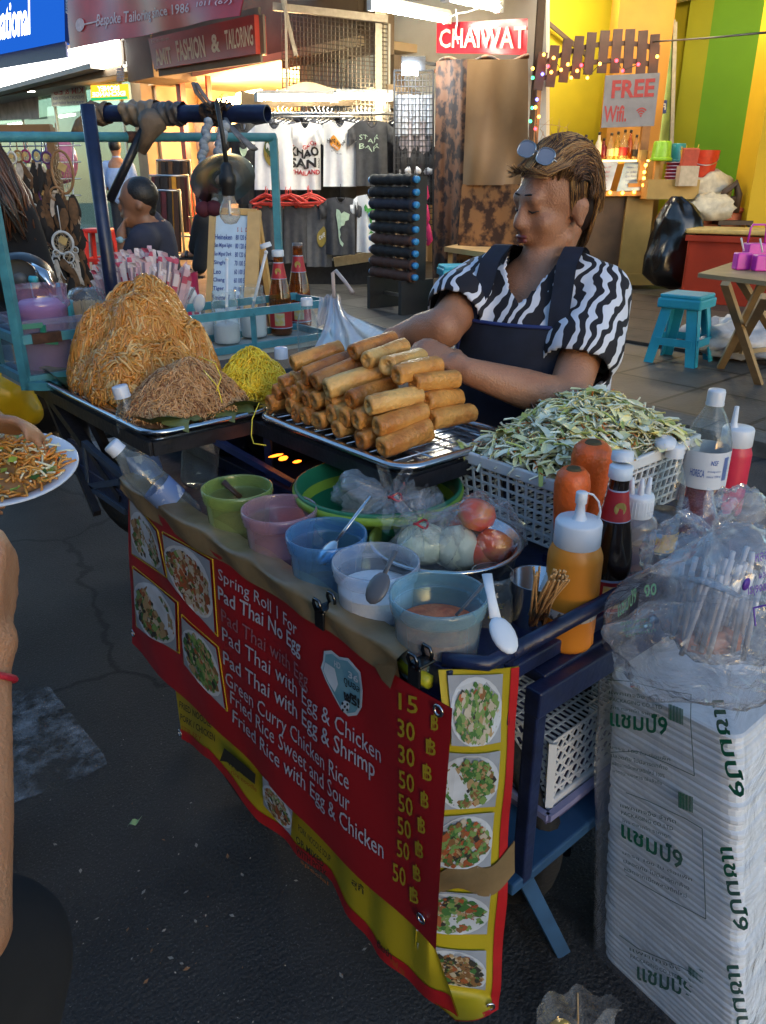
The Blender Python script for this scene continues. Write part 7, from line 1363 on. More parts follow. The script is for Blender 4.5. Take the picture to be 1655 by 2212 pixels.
for k,(x,y,sx) in enumerate(((395,620,.018),(412,640,.02),(430,655,.018))): p=pd(x,y,2.35); g.ball(p,(sx,.007,.03),M=Euler((.2,.3*k-.2,-AZ)).to_matrix()); g.tube([p-Z1*.025,p-Z1*.13+RT*.01],.005,7,flat=.5)
single('plastic_spoons',g,wcap,'white plastic spoons standing between the chopstick bundle and the jars','spoons')
# plastic bag hanging on the teal frame corner, and the one in her hand
g=MB(); P_=[(698,640),(725,648),(745,720),(790,745),(830,720),(838,705),(800,735),(760,760)]
def bg(u,v):
    x=722+ (u-.5)*(30+150*v*v)+45*v*v; y=640+118*v-(40*v*v*max(0,u-.5)*2)+5*math.sin(u*14+v*4); return pd(x,y,2.25-.42*v*(.4+u*.8))+fh*(.014*math.sin(u*23+v*6)+.01*n3(V((u*9,v*7,2))))
g.grid(bg,34,18); single('plastic_bag',g,clear('white translucent film',(.84,.82,.84),(.62,.60,.66),.55,.85,.35,.5,.8,10),'whitish thin plastic bag drooping from the teal frame corner to the spring rolls','plastic bag')
g=MB(); g.grid(lambda u,v:pd(690+u*34-v*6,640+v*62+4*math.sin(u*9),2.27)+fh*.01*math.sin(u*15+v*5),12,8); single('plastic_bag',g,MC['white translucent film'],'small limp plastic bag hung over the end of the teal rail','plastic bag')
g=MB(); g.tube([pd(722,645,2.24),pd(719,590,2.23),pd(726,585,2.23),pd(745,608,2.2),pd(762,632,2.18)],.0055,8); single('drinking_straw',g,mat('pinkish straw',(.62,.48,.42),.5),'bent pinkish drinking straw poking up at the end of the teal rail','straw')
# ================================================================= banners on the front of the cart
XB=.594; red=mat('red menu vinyl',(.31,.009,.013),.42,var=.12,sc_=3,bump=.25,bs=12); wav=lambda p:.004*math.sin(p.y*11+p.z*5)+.0025*math.sin(p.y*27-p.z*9)
def rp_(x,y,e=.0): q=px(x,y,XB); return V((XB-e+wav(q),q.y,q.z))
TLq,TRq,BRq,BLq=[px(*p,XB) for p in ((273,1062),(975,1532),(936,2055),(283,1390))]
def redS(u,v,e=0): q=(BLq*(1-u)+BRq*u)*(1-v)+(TLq*(1-u)+TRq*u)*v; return V((XB-e+wav(q),q.y,q.z))
T=thing('menu_banner','red vinyl menu banner with white dish names and yellow prices, clipped to the cart front','banner',tuple((BLq+BRq)/2)); RB=T
g=MB(); g.grid(lambda u,v:redS(u,v),60,24); g.grid(lambda u,v:redS(1-u,v,-.0012),60,24); build('vinyl',g,red,T)
def ltxt(g,s,x0,y0,x1,y1,h0,h1,bold=.0,e=.0022,desc=None,fn=rp_):
    ds=.27 if (desc if desc is not None else any(c in s for c in 'gpyjQ,')) else 0.0
    def f(u,v): x=x0+(x1-x0)*u; yb=y0+(y1-y0)*u; h=h0+(h1-h0)*u; return fn(x,yb+h*ds-(h*(1+ds))*v,e)
    ttext(g,s,f,bold)
wpr=mat('white banner print',(.42,.44,.50),.5,var=.1); fpr=mat('faded banner print',(.30,.13,.15),.5)
ypr=mat('yellow banner print',(.42,.30,.02),.5)
LN=[('Spring Roll 1 For',477,1249,643,1375,24,31,0),('Pad Thai No Egg',475,1294,652,1417,31,34,.012),('Pad Thai with Egg & Chicken',480,1384,827,1648,31,38,0),('Pad Thai with Egg & Shrimp',480,1436,813,1680,31,40,.006),('Green Curry Chicken Rice',484,1480,761,1704,30,38,0),('Fried Rice Sweet and Sour',494,1520,763,1751,28,38,0),('Fried Rice with Egg & Chicken',499,1562,829,1857,28,40,.004)]
for s,a,b,c_,d,h0,h1,bo in LN: g=MB(); ltxt(g,s,a,b,c_,d,h0,h1,bo); build('dish_name',g,wpr,T)
g=MB(); ltxt(g,'Pad Thai with Egg',480,1342,670,1487,29,34); build('faded_dish_name',g,fpr,T)
g=MB()
for s,x0,y0,x1,y1,h in (('15',871,1527,910,1540,36),('30',868,1585,904,1600,40),('30',868,1642,903,1656,40),('50',867,1698,901,1712,40),('50',864,1750,896,1764,40),('50',860,1800,890,1815,40),('50',857,1851,884,1862,38),('50',847,1903,874,1920,40)): ltxt(g,s,x0,y0,x1,y1,h,h*1.05,.012)
for x0,y0,x1,y1 in ((936,1578,950,1582),(926,1628,945,1637),(919,1683,937,1692),(914,1742,930,1751),(906,1798,922,1806),(898,1851,916,1861),(891,1904,908,1914),(882,1953,901,1963)): ltxt(g,'฿',x0,y0,x1,y1,40,42,.01,desc=False)
build('prices',g,ypr,T)
def gplate(g,quad,seed,cols,n=170,fn=None,e0=.0040):
    """a printed food picture: plate and many scraps of colour (all flat print)"""
    r2=random.Random(seed); q=[V((*p,0)) for p in quad]
    def F(u,v): p=(q[3]*(1-u)+q[2]*u)*(1-v)+(q[0]*(1-u)+q[1]*u)*v; return p.x,p.y
    def poly(pts,e,mi): g.add([fn(*F(max(0,min(1,u)),max(0,min(1,v))),e) for u,v in pts],[tuple(range(len(pts)))],mi)
    for i in range(5):
        for j in range(5): poly([(i/5,j/5),((i+1)/5,j/5),((i+1)/5,(j+1)/5),(i/5,(j+1)/5)],e0,0)
    poly([(.5+.52*math.cos(k*PI/12),.48+.50*math.sin(k*PI/12)) for k in range(24)],e0+.0006,1)
    for k in range(int(n*2.6)):
        a=r2.uniform(0,6.28); rr=.41*math.sqrt(r2.random()); u=.5+rr*math.cos(a)*1.05; v=.47+rr*math.sin(a); s=r2.uniform(.02,.085); b=r2.uniform(0,6.28); el=r2.uniform(.25,.7)
        poly([(u+s*math.cos(t+b)*(1 if i%2 else el),v+s*math.sin(t+b)*(el if i%2 else 1)*1.1) for i,t in enumerate((0,1.3,2.6,3.9,5.2))],e0+.0010+.000003*k,r2.choices(range(2,2+len(cols)),cols)[0])
pal=[mat('print plate shade',(.28,.31,.36),.5),mat('print plate white',(.50,.54,.60),.5),mat('print brown',(.20,.10,.04),.5),mat('print tan',(.36,.25,.13),.5),mat('print green',(.05,.15,.04),.5),mat('print light green',(.16,.27,.08),.5),mat('print orange red',(.30,.08,.03),.5),mat('print pale',(.45,.40,.32),.5),mat('print dark',(.03,.03,.025),.5)]
PH=[([(279,1080),(343,1146),(364,1242),(288,1195)],(3,3,3,1,1,3,1)),([(360,1152),(461,1209),(465,1368),(372,1248)],(3,2,1,1,3,4,1)),([(291,1228),(388,1300),(387,1405),(296,1352)],(3,4,3,2,1,1,1)),([(402,1330),(467,1400),(485,1532),(404,1432)],(2,4,4,3,1,1,1))]
for k,(qd,cl_) in enumerate(PH): g=MB(); gplate(g,qd,k+3,cl_,150,rp_); build('food_picture',g,pal,T)
g=MB()
for qd,_ in PH:
    cx_=sum(p[0] for p in qd)/4; cy_=sum(p[1] for p in qd)/4
    for i in range(4):
        a,b=qd[i],qd[(i+1)%4]; ex=lambda p:(cx_+(p[0]-cx_)*1.07,cy_+(p[1]-cy_)*1.06)
        p,q=ex(a),ex(b); g.bar(rp_(*p,.001),rp_(*q,.001),.0022,.0012)
build('gold_border',g,ypr,T)
g=MB()
for x,y in ((287,1368),(952,1532),(908,1985)): q=rp_(x,y,.003); g.lathe([(.0055,0),(.0095,0),(.0095,.002),(.0055,.003),(.0055,0)],q,18,M=Matrix.Rotation(-PI/2,3,'Y'))
build('eyelet',g,inox,T)
# sticker
shp=[(703,1405),(718,1404),(735,1418),(755,1421),(783,1450),(788,1490),(786,1525),(775,1543),(757,1545),(742,1530),(726,1500),(708,1465),(698,1440),(702,1425)]
T=thing('sticker','pale blue shield sticker with Thai words and a football, on the red banner','sticker',tuple(rp_(757,1545)))
g=MB(); g.add([rp_(743+(x-743)*1.0,1475+(y-1475)*1.0,.0020) for x,y in shp],[tuple(range(len(shp)))]); build('backing',g,mat('sticker white',(.48,.55,.60),.4),T)
g=MB(); g.add([rp_(745+(x-745)*.90,1475+(y-1475)*.90,.0028) for x,y in shp],[tuple(range(len(shp)))]); build('shield',g,mat('sticker blue',(.08,.24,.31),.4,c2=(.17,.33,.39),sc_=30),T)
g=MB(); ltxt(g,'HD',727,1437,740,1444,13,13,.02,.0040); ltxt(g,'36',757,1460,780,1474,14,15,.02,.0040); g.add([rp_(x,y,.0036) for x,y in [(752+9*math.cos(k*.63),1523+13*math.sin(k*.63)) for k in range(10)]],[tuple(range(10))]); g.add([rp_(x,y,.0036) for x,y in [(708,1428),(728,1442),(736,1475),(730,1492),(716,1470),(705,1445)]],[(0,1,2,3,4,5)]); build('white_print',g,mat('sticker print',(.52,.58,.63),.4),T)
g=MB(); ltxt(g,'ดูบอล',748,1478,783,1500,18,18,.01,.0040,False); ltxt(g,'ฟรี!',748,1508,783,1528,24,24,.04,.0040,False)
for dx,dy in ((0,0),(-5,-7),(5,-5),(-4,7),(5,7)): g.add([rp_(752+dx+2.6*math.cos(k*1.26),1523+dy+3.6*math.sin(k*1.26),.0044) for k in range(5)],[tuple(range(5))])
build('dark_print',g,ink,T)
# brown packing tape along the top edge, rolled yellow banner edge, clips
tapem=mat('brown packing tape',(.20,.135,.065),.35,var=.3,sc_=12,bump=.6,bs=20)
g=MB(); top=[(262,1030),(300,1080),(360,1122),(430,1160),(500,1215),(560,1262),(640,1308),(700,1342),(780,1378),(868,1418)]
wd_=[22,34,40,40,34,36,38,40,44,58]
def tapef(u,v,e=0):
    k=u*(len(top)-1); i=min(int(k),len(top)-2); t=k-i; x=top[i][0]*(1-t)+top[i+1][0]*t; y=top[i][1]*(1-t)+top[i+1][1]*t; w_=wd_[i]*(1-t)+wd_[i+1]*t
    p=px(x,y,XB); zt=SH+.020; 
    if v>.55: s=(v-.55)/.45; return V((XB-.006+e+s*.05,p.y,max(p.z,SH+.024)+.004*math.sin(s*PI)+.003*math.sin(u*40)))
    q=px(x,y+w_*(1-v/.55),XB); z0=max(p.z,SH+.024); return V((XB-.006+e+.003*math.sin(u*33+v*5),q.y*.0+p.y,z0-(p.z-px(x,y+w_,XB).z)*(1-v/.55)))
g.grid(lambda u,v:tapef(u,v),70,14); single('packing_tape',g,tapem,'strip of crinkled brown packing tape along the top edge of the red banner','tape')
g=MB(); p=rp_(868,1450,.006); g.add([rp_(820,1430,.005),rp_(868,1430,.006),rp_(872,1440,.007),rp_(858,1480,.006),rp_(838,1462,.005)],[(0,1,2,3,4)]); single('tape_end',g,tapem,'torn loose end of the brown tape by the second binder clip','tape')
g=MB(); g.tube([px(315,1050,.625),px(350,1085,.625),px(400,1118,.625)],.011,10); single('rolled_sheet',g,mat('yellow black sheet',(.40,.36,.02),.5,c2=(.02,.02,.015),thr=(.45,.5),sc_=60),'rolled yellow sheet with black print tucked behind the tape','sheet')
g=MB(); g.tube([px(868,1432,.612),px(905,1458,.612),px(930,1474,.612)],.010,10); single('rolled_edge',g,mat('lime rolled vinyl',(.42,.42,.02),.45),'rolled lime yellow banner edge under the second binder clip','banner edge')
for i,(x,y) in enumerate(((702,1318),(905,1450))):
    p=px(x,y,XB); q=V((XB-.006,p.y,SH+.012)); 
    if i: q=V((XB-.004,p.y,max(SH-.005,p.z)))
    T=thing('binder_clip',('black binder clip with chrome loops on the tape, beside the sugar tub','black binder clip at the near end of the banner, by the shrimp tub')[i],'clip',tuple(q))
    g=MB(); g.box(q+V((-.004,0,-.004)),(.005,.022,.030)); g.box(q+V((.010,0,.012)),(.028,.022,.005)); build('jaw',g,mat('black enamel',(.008,.008,.009),.25),T,bevel=.002)
    for dx,dz in ((-.006,.010),(.020,.012)):
        g=MB(); g.tube([q+V((dx,-.006,dz)),q+V((dx-.002,-.009,dz+.012)),q+V((dx-.003,-.006,dz+.021)),q+V((dx-.003,.006,dz+.021)),q+V((dx-.002,.009,dz+.012)),q+V((dx,.006,dz))],.0026,7); build('loop',g,mat('dark chrome',(.12,.12,.13),.2,metal=1),T)
# yellow banner behind, wrapping round the near corner
yv=mat('yellow vinyl',(.40,.31,.012),.45,var=.15,sc_=5,bump=.5,bs=9); XY=.607
bot=[(389,1598),(420,1620),(457,1640),(510,1700),(565,1772),(610,1815),(641,1850),(709,1900),(752,1966),(790,2010),(822,2053),(860,2092),(899,2133),(945,2172),(984,2203)]
def interp(P,t): k=t*(len(P)-1); i=min(int(k),len(P)-2); s=k-i; return P[i][0]*(1-s)+P[i+1][0]*s,P[i][1]*(1-s)+P[i+1][1]*s
def yf(u,v,e=0):
    x,y=interp(bot,u); p=px(x,y,XY); zt=.70; return V((XY-e+.006*math.sin(p.y*14+p.z*6)*(1-v)+.003*math.sin(u*40),max(p.y,p.y*(1-min(1,v*5))+.590*min(1,v*5)) if p.y<.60 else p.y,p.z*(1-v)+zt*v))
T=thing('food_banner','yellow banner with red edging and food pictures, wrapped round the near cart end','banner',(XY,.9,.05))
g=MB(); g.grid(lambda u,v:yf(u,v),64,12); g.grid(lambda u,v:yf(1-u,v,-.0012),64,12); build('vinyl',g,yv,T)
rows_=[(948,1450,1120,1437),(956,1540,1116,1525),(957,1610,1112,1600),(948,1690,1106,1680),(940,1770,1100,1760),(918,1850,1097,1842),(900,1925,1095,1925),(898,1985,1090,1995),(897,2040,1085,2065),(903,2100,1081,2125),(905,2133,1079,2152),(984,2203,1077,2181)]
def ye(u,v,e=0):
    k=(1-v)*(len(rows_)-1); i=min(int(k),len(rows_)-2); s=k-i; r0,r1=rows_[i],rows_[i+1]; xa,ya_,xb,yb_=[r0[j]*(1-s)+r1[j]*s for j in range(4)]
    a=px(xa,ya_,XY); b=py(xb,yb_,YE-.012); p=a*(1-u)+b*u; n_=V((-.55,-.83,0)); return p+n_*(e+.004*math.sin(u*PI)+.003*math.sin(v*23+u*4))
g=MB(); g.grid(lambda u,v:ye(u,v),20,46); g.grid(lambda u,v:ye(1-u,v,-.0012),20,46); build('end_vinyl',g,yv,T)
def yuv(x,y):  # where on the end face a sight line falls
    lo=0;best=None
    for i in range(len(rows_)-1):
        pass
    return None
redb=mat('red edging',(.42,.012,.016),.45); g=MB(); g.grid(lambda u,v:ye(.89+.11*u,v,.0015),4,46); build('red_border',g,redb,T)
g=MB(); g.grid(lambda u,v:yf(u,v*.055*1.0,.0016),64,3); build('red_border',g,redb,T); g=MB(); g.grid(lambda u,v:ye(u,v*.018,.0017),20,3); build('red_border',g,redb,T)
def epic(v0,v1,u0,u1,seed,cl_):
    g=MB(); gplate(g,[(u0,v1),(u1,v1),(u1,v0),(u0,v0)],seed,cl_,150,lambda x,y,e:ye(x,y,e)); return build('food_picture',g,pal,T)
epic(.825,.992,.10,.78,21,(1,1,4,4,1,4,1)); epic(.665,.805,.0,.78,27,(2,3,6,4,1,.4,1)); epic(.525,.650,.0,.78,23,(3,1,3,3,4,1,1)); epic(.335,.460,.0,.80,24,(1,1,5,6,4,1,1)); epic(.150,.290,.02,.80,25,(4,3,1,1,1,2,5))
def yp(x,y,e=.0): 
    p=px(x,y,XY-.006); return V((p.x-e-.004,p.y,p.z))
g=MB(); qd=[(575,1672),(640,1742),(636,1800),(577,1735)]; gplate(g,qd,31,(4,2,1,2,2,3,1),110,yp); build('food_picture',g,pal,T)
bpr=mat('black banner print',(.02,.018,.012),.6); opr=mat('orange banner print',(.35,.10,.01),.6); g=MB()
for s,x0,y0,x1,y1,h in (('FRIED NOODLE',393,1525,462,1570,14),('PORK / CHICKEN',395,1552,470,1600,14),('ผัดซีอิ๊ว',455,1560,476,1575,18),('PAD THAI',500,1650,556,1690,13),('PORK NOODLE SOUP',650,1790,720,1860,14),('OR MIXED',645,1815,705,1872,15),('WITH PORK',645,1838,712,1895,15),('สุกี้',765,1910,792,1935,22),('ต้มยำ',820,2040,852,2070,18)): ltxt(g,s,x0,y0,x1,y1,h,h*1.1,.02,.002,False,yp)
build('lettering',g,bpr,T); g=MB()
for s,x0,y0,x1,y1,h in (('หมู ไก่ ทะเล',396,1500,460,1540,12),('STIR FRY',397,1575,440,1600,11),('rice noodle',505,1668,560,1708,10),('special',655,1862,715,1912,11),('rad na',850,2075,880,2105,16)): ltxt(g,s,x0,y0,x1,y1,h,h,.01,.002,False,yp)
build('orange_lettering',g,opr,T)
g=MB(); g.add([yp(*p,.004) for p in ((482,1640),(492,1612),(560,1668),(558,1690),(545,1680),(498,1642))],[(0,1,2,3,4,5)]); build('black_patch',g,bpr,T)
g=MB(); g.lathe([(.0055,0),(.0095,0),(.0095,.002),(.0055,.003),(.0055,0)],yp(396,1580,.004),18,M=Matrix.Rotation(-PI/2,3,'Y')); g.lathe([(.0055,0),(.0095,0),(.0095,.002),(.0055,.003),(.0055,0)],ye(.82,.035,.003),18,M=V((-.55,-.83,0)).to_track_quat('Z','Y').to_matrix()); build('eyelet',g,inox,T)
g=MB(); g.grid(lambda u,v:ye(.2+.88*u,.49+.07*v-.05*(1-u)+.02*math.sin(u*7),.004+.01*max(0,u-.85)),16,6); g.grid(lambda u,v:ye(1.08-.88*u,.49+.07*v-.05*u+.02*math.sin((1-u)*7),.003),16,6); single('packing_tape',g,tapem,'patch of brown tape across the red edge of the yellow banner','tape')
# ================================================================= under the cart
basket('upturned white lattice basket on the plank shelf, beside the foam boxes',.925,1.20,.615,.97,.450,.330,.016,'tri',(8,5))
T=thing('storage_tub','translucent purplish storage tub under the lattice basket','tub',(.97,.76,.29)); pcl=clear('purplish plastic',(.55,.52,.75),(.22,.20,.38),.55,.85,.3,.5)
g=MB(); g.bb((.91,.605,.289),(1.20,.98,.325)); build('body',g,pcl,T,bevel=.008); g=MB()
for a,b in (((.905,.60),(1.205,.60)),((1.205,.60),(1.205,.985)),((1.205,.985),(.905,.985)),((.905,.985),(.905,.60))): g.bar((*a,.325),(*b,.325),.012)
build('rim',g,mat('lilac rim',(.25,.25,.42),.4),T)
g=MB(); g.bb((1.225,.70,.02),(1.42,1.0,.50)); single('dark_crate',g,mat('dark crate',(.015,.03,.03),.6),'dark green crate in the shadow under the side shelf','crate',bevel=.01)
# ================================================================= foam boxes in a printed plastic bag
XS=.99; fb=[px(1297,2065,XS),px(1311,1459,XS),px(1595,1600,XS)]; BL_=V((XS,.509,.002)); BRr=V((XS-.03,.22,.002)); TL_=V((XS,.573,.600)); TR_=V((XS-.005,.348,.605)); dX=V((.24,0,0))
T=thing('foam_box_stack','tall stack of white foam food boxes packed in the printed clear bag','foam boxes',tuple((BL_+BRr)/2+dX/2)); foam=mat('white foam',(.88,.89,.90),.6,var=.04,sc_=30)
N=50; 
for part_ in ('stack',):
    g=MB()
    def corner(t,o):
        a=BL_*(1-t)+TL_*t; b=BRr*(1-t)+TR_*t; y=(b-a).normalized()
        return [a-y*o*-1*-1+V((-o,0,0)),b+y*o+V((-o,0,0)),b+dX+y*o+V((o,0,0)),a+dX-y*o+V((o,0,0))]
    vs=[];lv=[]
    for k in range(N):
        sh_=V((0,rnd.uniform(-.002,.002),0)); a_=rnd.uniform(.001,.0035); b_=rnd.uniform(-.001,.0015); lv+=[(k+.0,-a_,sh_),(k+.30,b_,sh_),(k+.70,b_,sh_),(k+.90,-a_,sh_)]
    def rc_(t,o,sh_):
        a,b,c_,d=corner(t,o); out=[]; P=[a,b,c_,d]; r_=.028
        for i in range(4):
            p=P[i]; u_=(P[i-1]-p).normalized(); w2=(P[(i+1)%4]-p).normalized()
            for s in (0,.25,.5,.75,1): q=(1-s)**2*(p+u_*r_)+2*s*(1-s)*p+s*s*(p+w2*r_); out.append(q+sh_)
            if i in (0,1,2,3):
                m_=(p+P[(i+1)%4])/2; nn=(p-P[i-1]).normalized() 
        # notch in the middle of each long side
        return out
    for k,o,sh_ in lv: vs+=rc_(k/N,o,sh_)
    n=20; fs=[(i*n+j,i*n+(j+1)%n,(i+1)*n+(j+1)%n,(i+1)*n+j) for i in range(len(lv)-1) for j in range(n)]+[tuple(range(n))[::-1],tuple(range((len(lv)-1)*n,len(lv)*n))]
    g.add(vs,fs,0,False); build('stack',g,foam,T)
bagm=clear('printed bag film',(.97,.97,.98),(.70,.74,.82),.05,.42,.14,.9,1.0,11)
T=thing('printed_bag','tall clear plastic bag with green Thai print and tied handles around the foam boxes','plastic bag',tuple((BL_+BRr)/2+dX/2)); PB=T
knot=pd(1392,1236,.985); knot2=V((knot.x+.05,knot.y-.02,knot.z-.015))
def bagf_(u,v):
    t=min(1,v/.72); P=corner(t,.010); k=(u*4)%4; i=int(k); s=k-i; p=P[i]*(1-s)+P[(i+1)%4]*s; ce=(P[0]+P[2])/2; p=p+(p-ce)*(.02*math.sin(u*38+v*3)*.5+.03*n3(V((u*11,v*5,1))))
    if v<=.72: return p
    s2=(v-.72)/.28; ang=u*2*PI; top_=knot+(knot2-knot)*(.5+.5*math.sin(ang)); d=(p-ce); q=p*(1-s2**.8)+top_*s2**.8; bul=math.sin(min(1,s2)*PI)*.03; return q+V((d.x,d.y,0)).normalized()*bul*(1+.8*math.sin(u*60)*s2)+V((0,0,.02*math.sin(s2*PI)))
g=MB(); g.grid(bagf_,96,44,cu=True); build('film',g,bagm,T)
g=MB(); g.grid(lambda u,v:knot+V((.0,.0,0))+ (knot2-knot)*u+V((.004*math.sin(u*9),-.01*u,.03*v*(.4+u)-.014*math.sin(u*PI)*v)),12,8); 
for a,b in ((knot,px(1315,1300,.97)),(knot2,pd(1600,1290,.90)),(knot,pd(1480,1210,.93))): g.tube([a,(V(a)+V(b))/2+V((0,0,.006)),b],[.006,.011,.004],8,flat=.4)
build('handle',g,film2,T)
gp=mat('green bag print',(.008,.13,.07),.5); lp=mat('grey green bag print',(.06,.13,.11),.5)
def fp(x,y,e=.013): p=px(x,y,XS-e); return p
def ft(g,s,x0,y0,x1,y1,h0,h1,b=.01): ltxt(g,s,x0,y0,x1,y1,h0,h1,b,.016,False,lambda x,y,e:fp(x,y,e))
g=MB(); g2=MB()
for (tx,ty,x1,y1,bx,by) in ((1318,1560,1442,1590,1445,1520),(1342,1800,1475,1882,1466,1710),(1376,2108,1496,2160,1488,2085)):
    ft(g,'แชมป์9',tx,ty+8,x1,y1,38,44,.02)
    for k in range(14): 
        a=fp(bx+k*2.3,by+k*.9,.016); b=fp(bx+k*2.3,by+34+k*.9,.016); g.bar(a,b,.0009+.0006*(k%3),.0006)
for (x0,y0,s0,w_,rows3) in ((1316,1490,.16,120,('แพคเกจจิ้ง จำกัด','PACKAGING CO.,LTD','โทร ตลาดไท ราคาถูก')),(1318,1610,.22,130,('บรรจุ 100 ใบ ต่อแพ็ค','ปลอดภัย ไม่มีสารตกค้าง','ผลิตจากเม็ดพลาสติกใหม่ 100%','มาตรฐานอาหาร ใช้แล้วทิ้ง')),(1340,1735,.30,120,('แพคเกจจิ้ง จำกัด','PACKAGING CO.,LTD','โทร ตลาดไท ราคาถูก')),(1345,1838,.40,150,('บรรจุ 100 ใบ ต่อแพ็ค','ปลอดภัย ไม่มีสารตกค้าง','ผลิตจากเม็ดพลาสติกใหม่')),(1360,2045,.42,110,('แพคเกจจิ้ง','PACKAGING CO.,LTD'))):
    for k,s in enumerate(rows3): ft(g2,s,x0+2*k,y0+8+k*17,x0+w_-8*k+2*k,y0+8+k*17+w_*s0,9,10,0)
for fr_ in ([(1312,1468),(1362,1472),(1440,1492),(1493,1500),(1492,1560),(1500,1676),(1440,1648),(1375,1622),(1320,1625)],[(1352,1712),(1400,1730),(1480,1768),(1517,1790),(1525,1985),(1430,1935),(1352,1890)],[(1338,2020),(1380,2050),(1470,2088),(1525,2120),(1538,2212)]):
    for a,b in zip(fr_,fr_[1:]): g2.bar(fp(*a,.015),fp(*b,.015),.0011,.0008)
build('bag_print',g,gp,T); build('small_bag_print',g2,lp,T)
g=MB()
for (x0,y0,x1,y1) in ((1548,1512,1590,1722),(1566,1830,1598,2010),(1580,2085,1612,2260)):
    ttext(g,'แชมป์9',lambda u,v:fp(x0+(x1-x0)*u+(1-v)*-0+36*(v-.5)*1.0+6,y0+(y1-y0)*u,.022),.02)
build('side_bag_print',g,gp,T)
g=MB(); ltxt(g,'แชมป์9',1335,1335,1375,1300,34,36,.02,.02,False,lambda x,y,e:pd(x,y,.955)); ltxt(g,'๑๐',1392,1290,1418,1285,26,26,.02,.02,False,lambda x,y,e:pd(x,y,.94)); 
for k in range(3): ltxt(g,('จำกัด มหาชน','ปลอดสาร','ตลาดไท')[k],1340+6*k,1352+k*12,1400+8*k,1340+k*12,8,8,0,.02,False,lambda x,y,e:pd(x,y,.945))
build('top_bag_print',g,gp,T)
# bags of straws at the right edge
c=pd(1590,1290,1.02); crumple('plastic_bag','clear knotted bag of white straws with purple print, at the right edge',c,(.10,.08,.100),film2,.16,21,pd(1545,1155,1.04)); crumple('plastic_bag','smaller clear bag knotted with a red band, left of the straw bag',pd(1468,1205,1.10),(.05,.05,.055),film,.3,25,pd(1475,1140,1.08))
g=MB()
for i in range(26): a=c+RT*rnd.uniform(-.075,.02)+fh*rnd.uniform(-.05,.05)-Z1*.065; g.tube([a,a+Z1*rnd.uniform(.10,.13)+RT*rnd.uniform(-.01,.02)],.0036,7)
single('straw_bundle',g,mat('white straws',(.66,.64,.66),.45),'bundle of white drinking straws inside the knotted bag','straws')
T=thing('bag_print_patch','purple printed words on the straw bag at the right edge','print',tuple(pd(1640,1300,.90))); pu=mat('purple print',(.10,.03,.30),.5)
fpp=lambda x,y,e:pd(x,y,.905)
g=MB(); ltxt(g,'IS(9001)',1616,1290,1668,1278,22,22,.02,0,False,fpp); ltxt(g,'ผลิตภัณฑ์',1640,1250,1690,1242,14,14,.01,0,False,fpp); ltxt(g,'หลอด',1632,1215,1670,1205,18,18,.01,0,False,fpp); g.bar(fpp(1628,1313,0),fpp(1632,1352,0),.0014); g.bar(fpp(1628,1313,0),fpp(1690,1300,0),.0014); g.ball(fpp(1612,1262,0),(.008,.003,.008)); build('lettering',g,pu,T)
crumple('plastic_bag','crumpled clear wrapper at the end of the side shelf beside the red bottle',pd(1600,1092,1.32),(.04,.04,.03),film2,.45,31); crumple('plastic_bag','bulging clear bag with an orange tint behind the printed bag handles',pd(1560,1400,.98),(.14,.08,.07),film,.2,37)
blob('carrot_pieces','orange carrots seen through the clear bag by the foam boxes','vegetables',pd(1530,1375,1.04),(.045,.03,.018),mat('pale orange food',(.60,.22,.10),.6),.3,seed=9)
# clear bag with sticks at the bottom edge
c=pd(1245,2215,.93); T=thing('plastic_bag','clear bag with yellow food and a stick at the bottom edge','plastic bag',tuple(c))
g=MB(); g.grid(lambda u,v:c+RT*((u-.5)*.085*(1+.2*v))+fh*(.02*math.sin(u*PI)+.006*math.sin(u*17+v*5))+Z1*(v-.5)*.075,18,10); g.grid(lambda u,v:c+RT*((u-.5)*.085*(1+.2*v))-fh*(.02*math.sin(u*PI)+.006*math.sin(u*13+v*7))+Z1*(v-.5)*.075,18,10); build('film',g,film,T); g=MB(); g.ball(c-Z1*.02-RT*.02,(.022,.015,.02)); build('food',g,mat('yellow food',(.6,.35,.03),.5),T); g=MB(); g.tube([c+RT*.005-Z1*.03,pd(1248,2145,.94)],.0013,5); build('stick',g,MC['bamboo'],T)
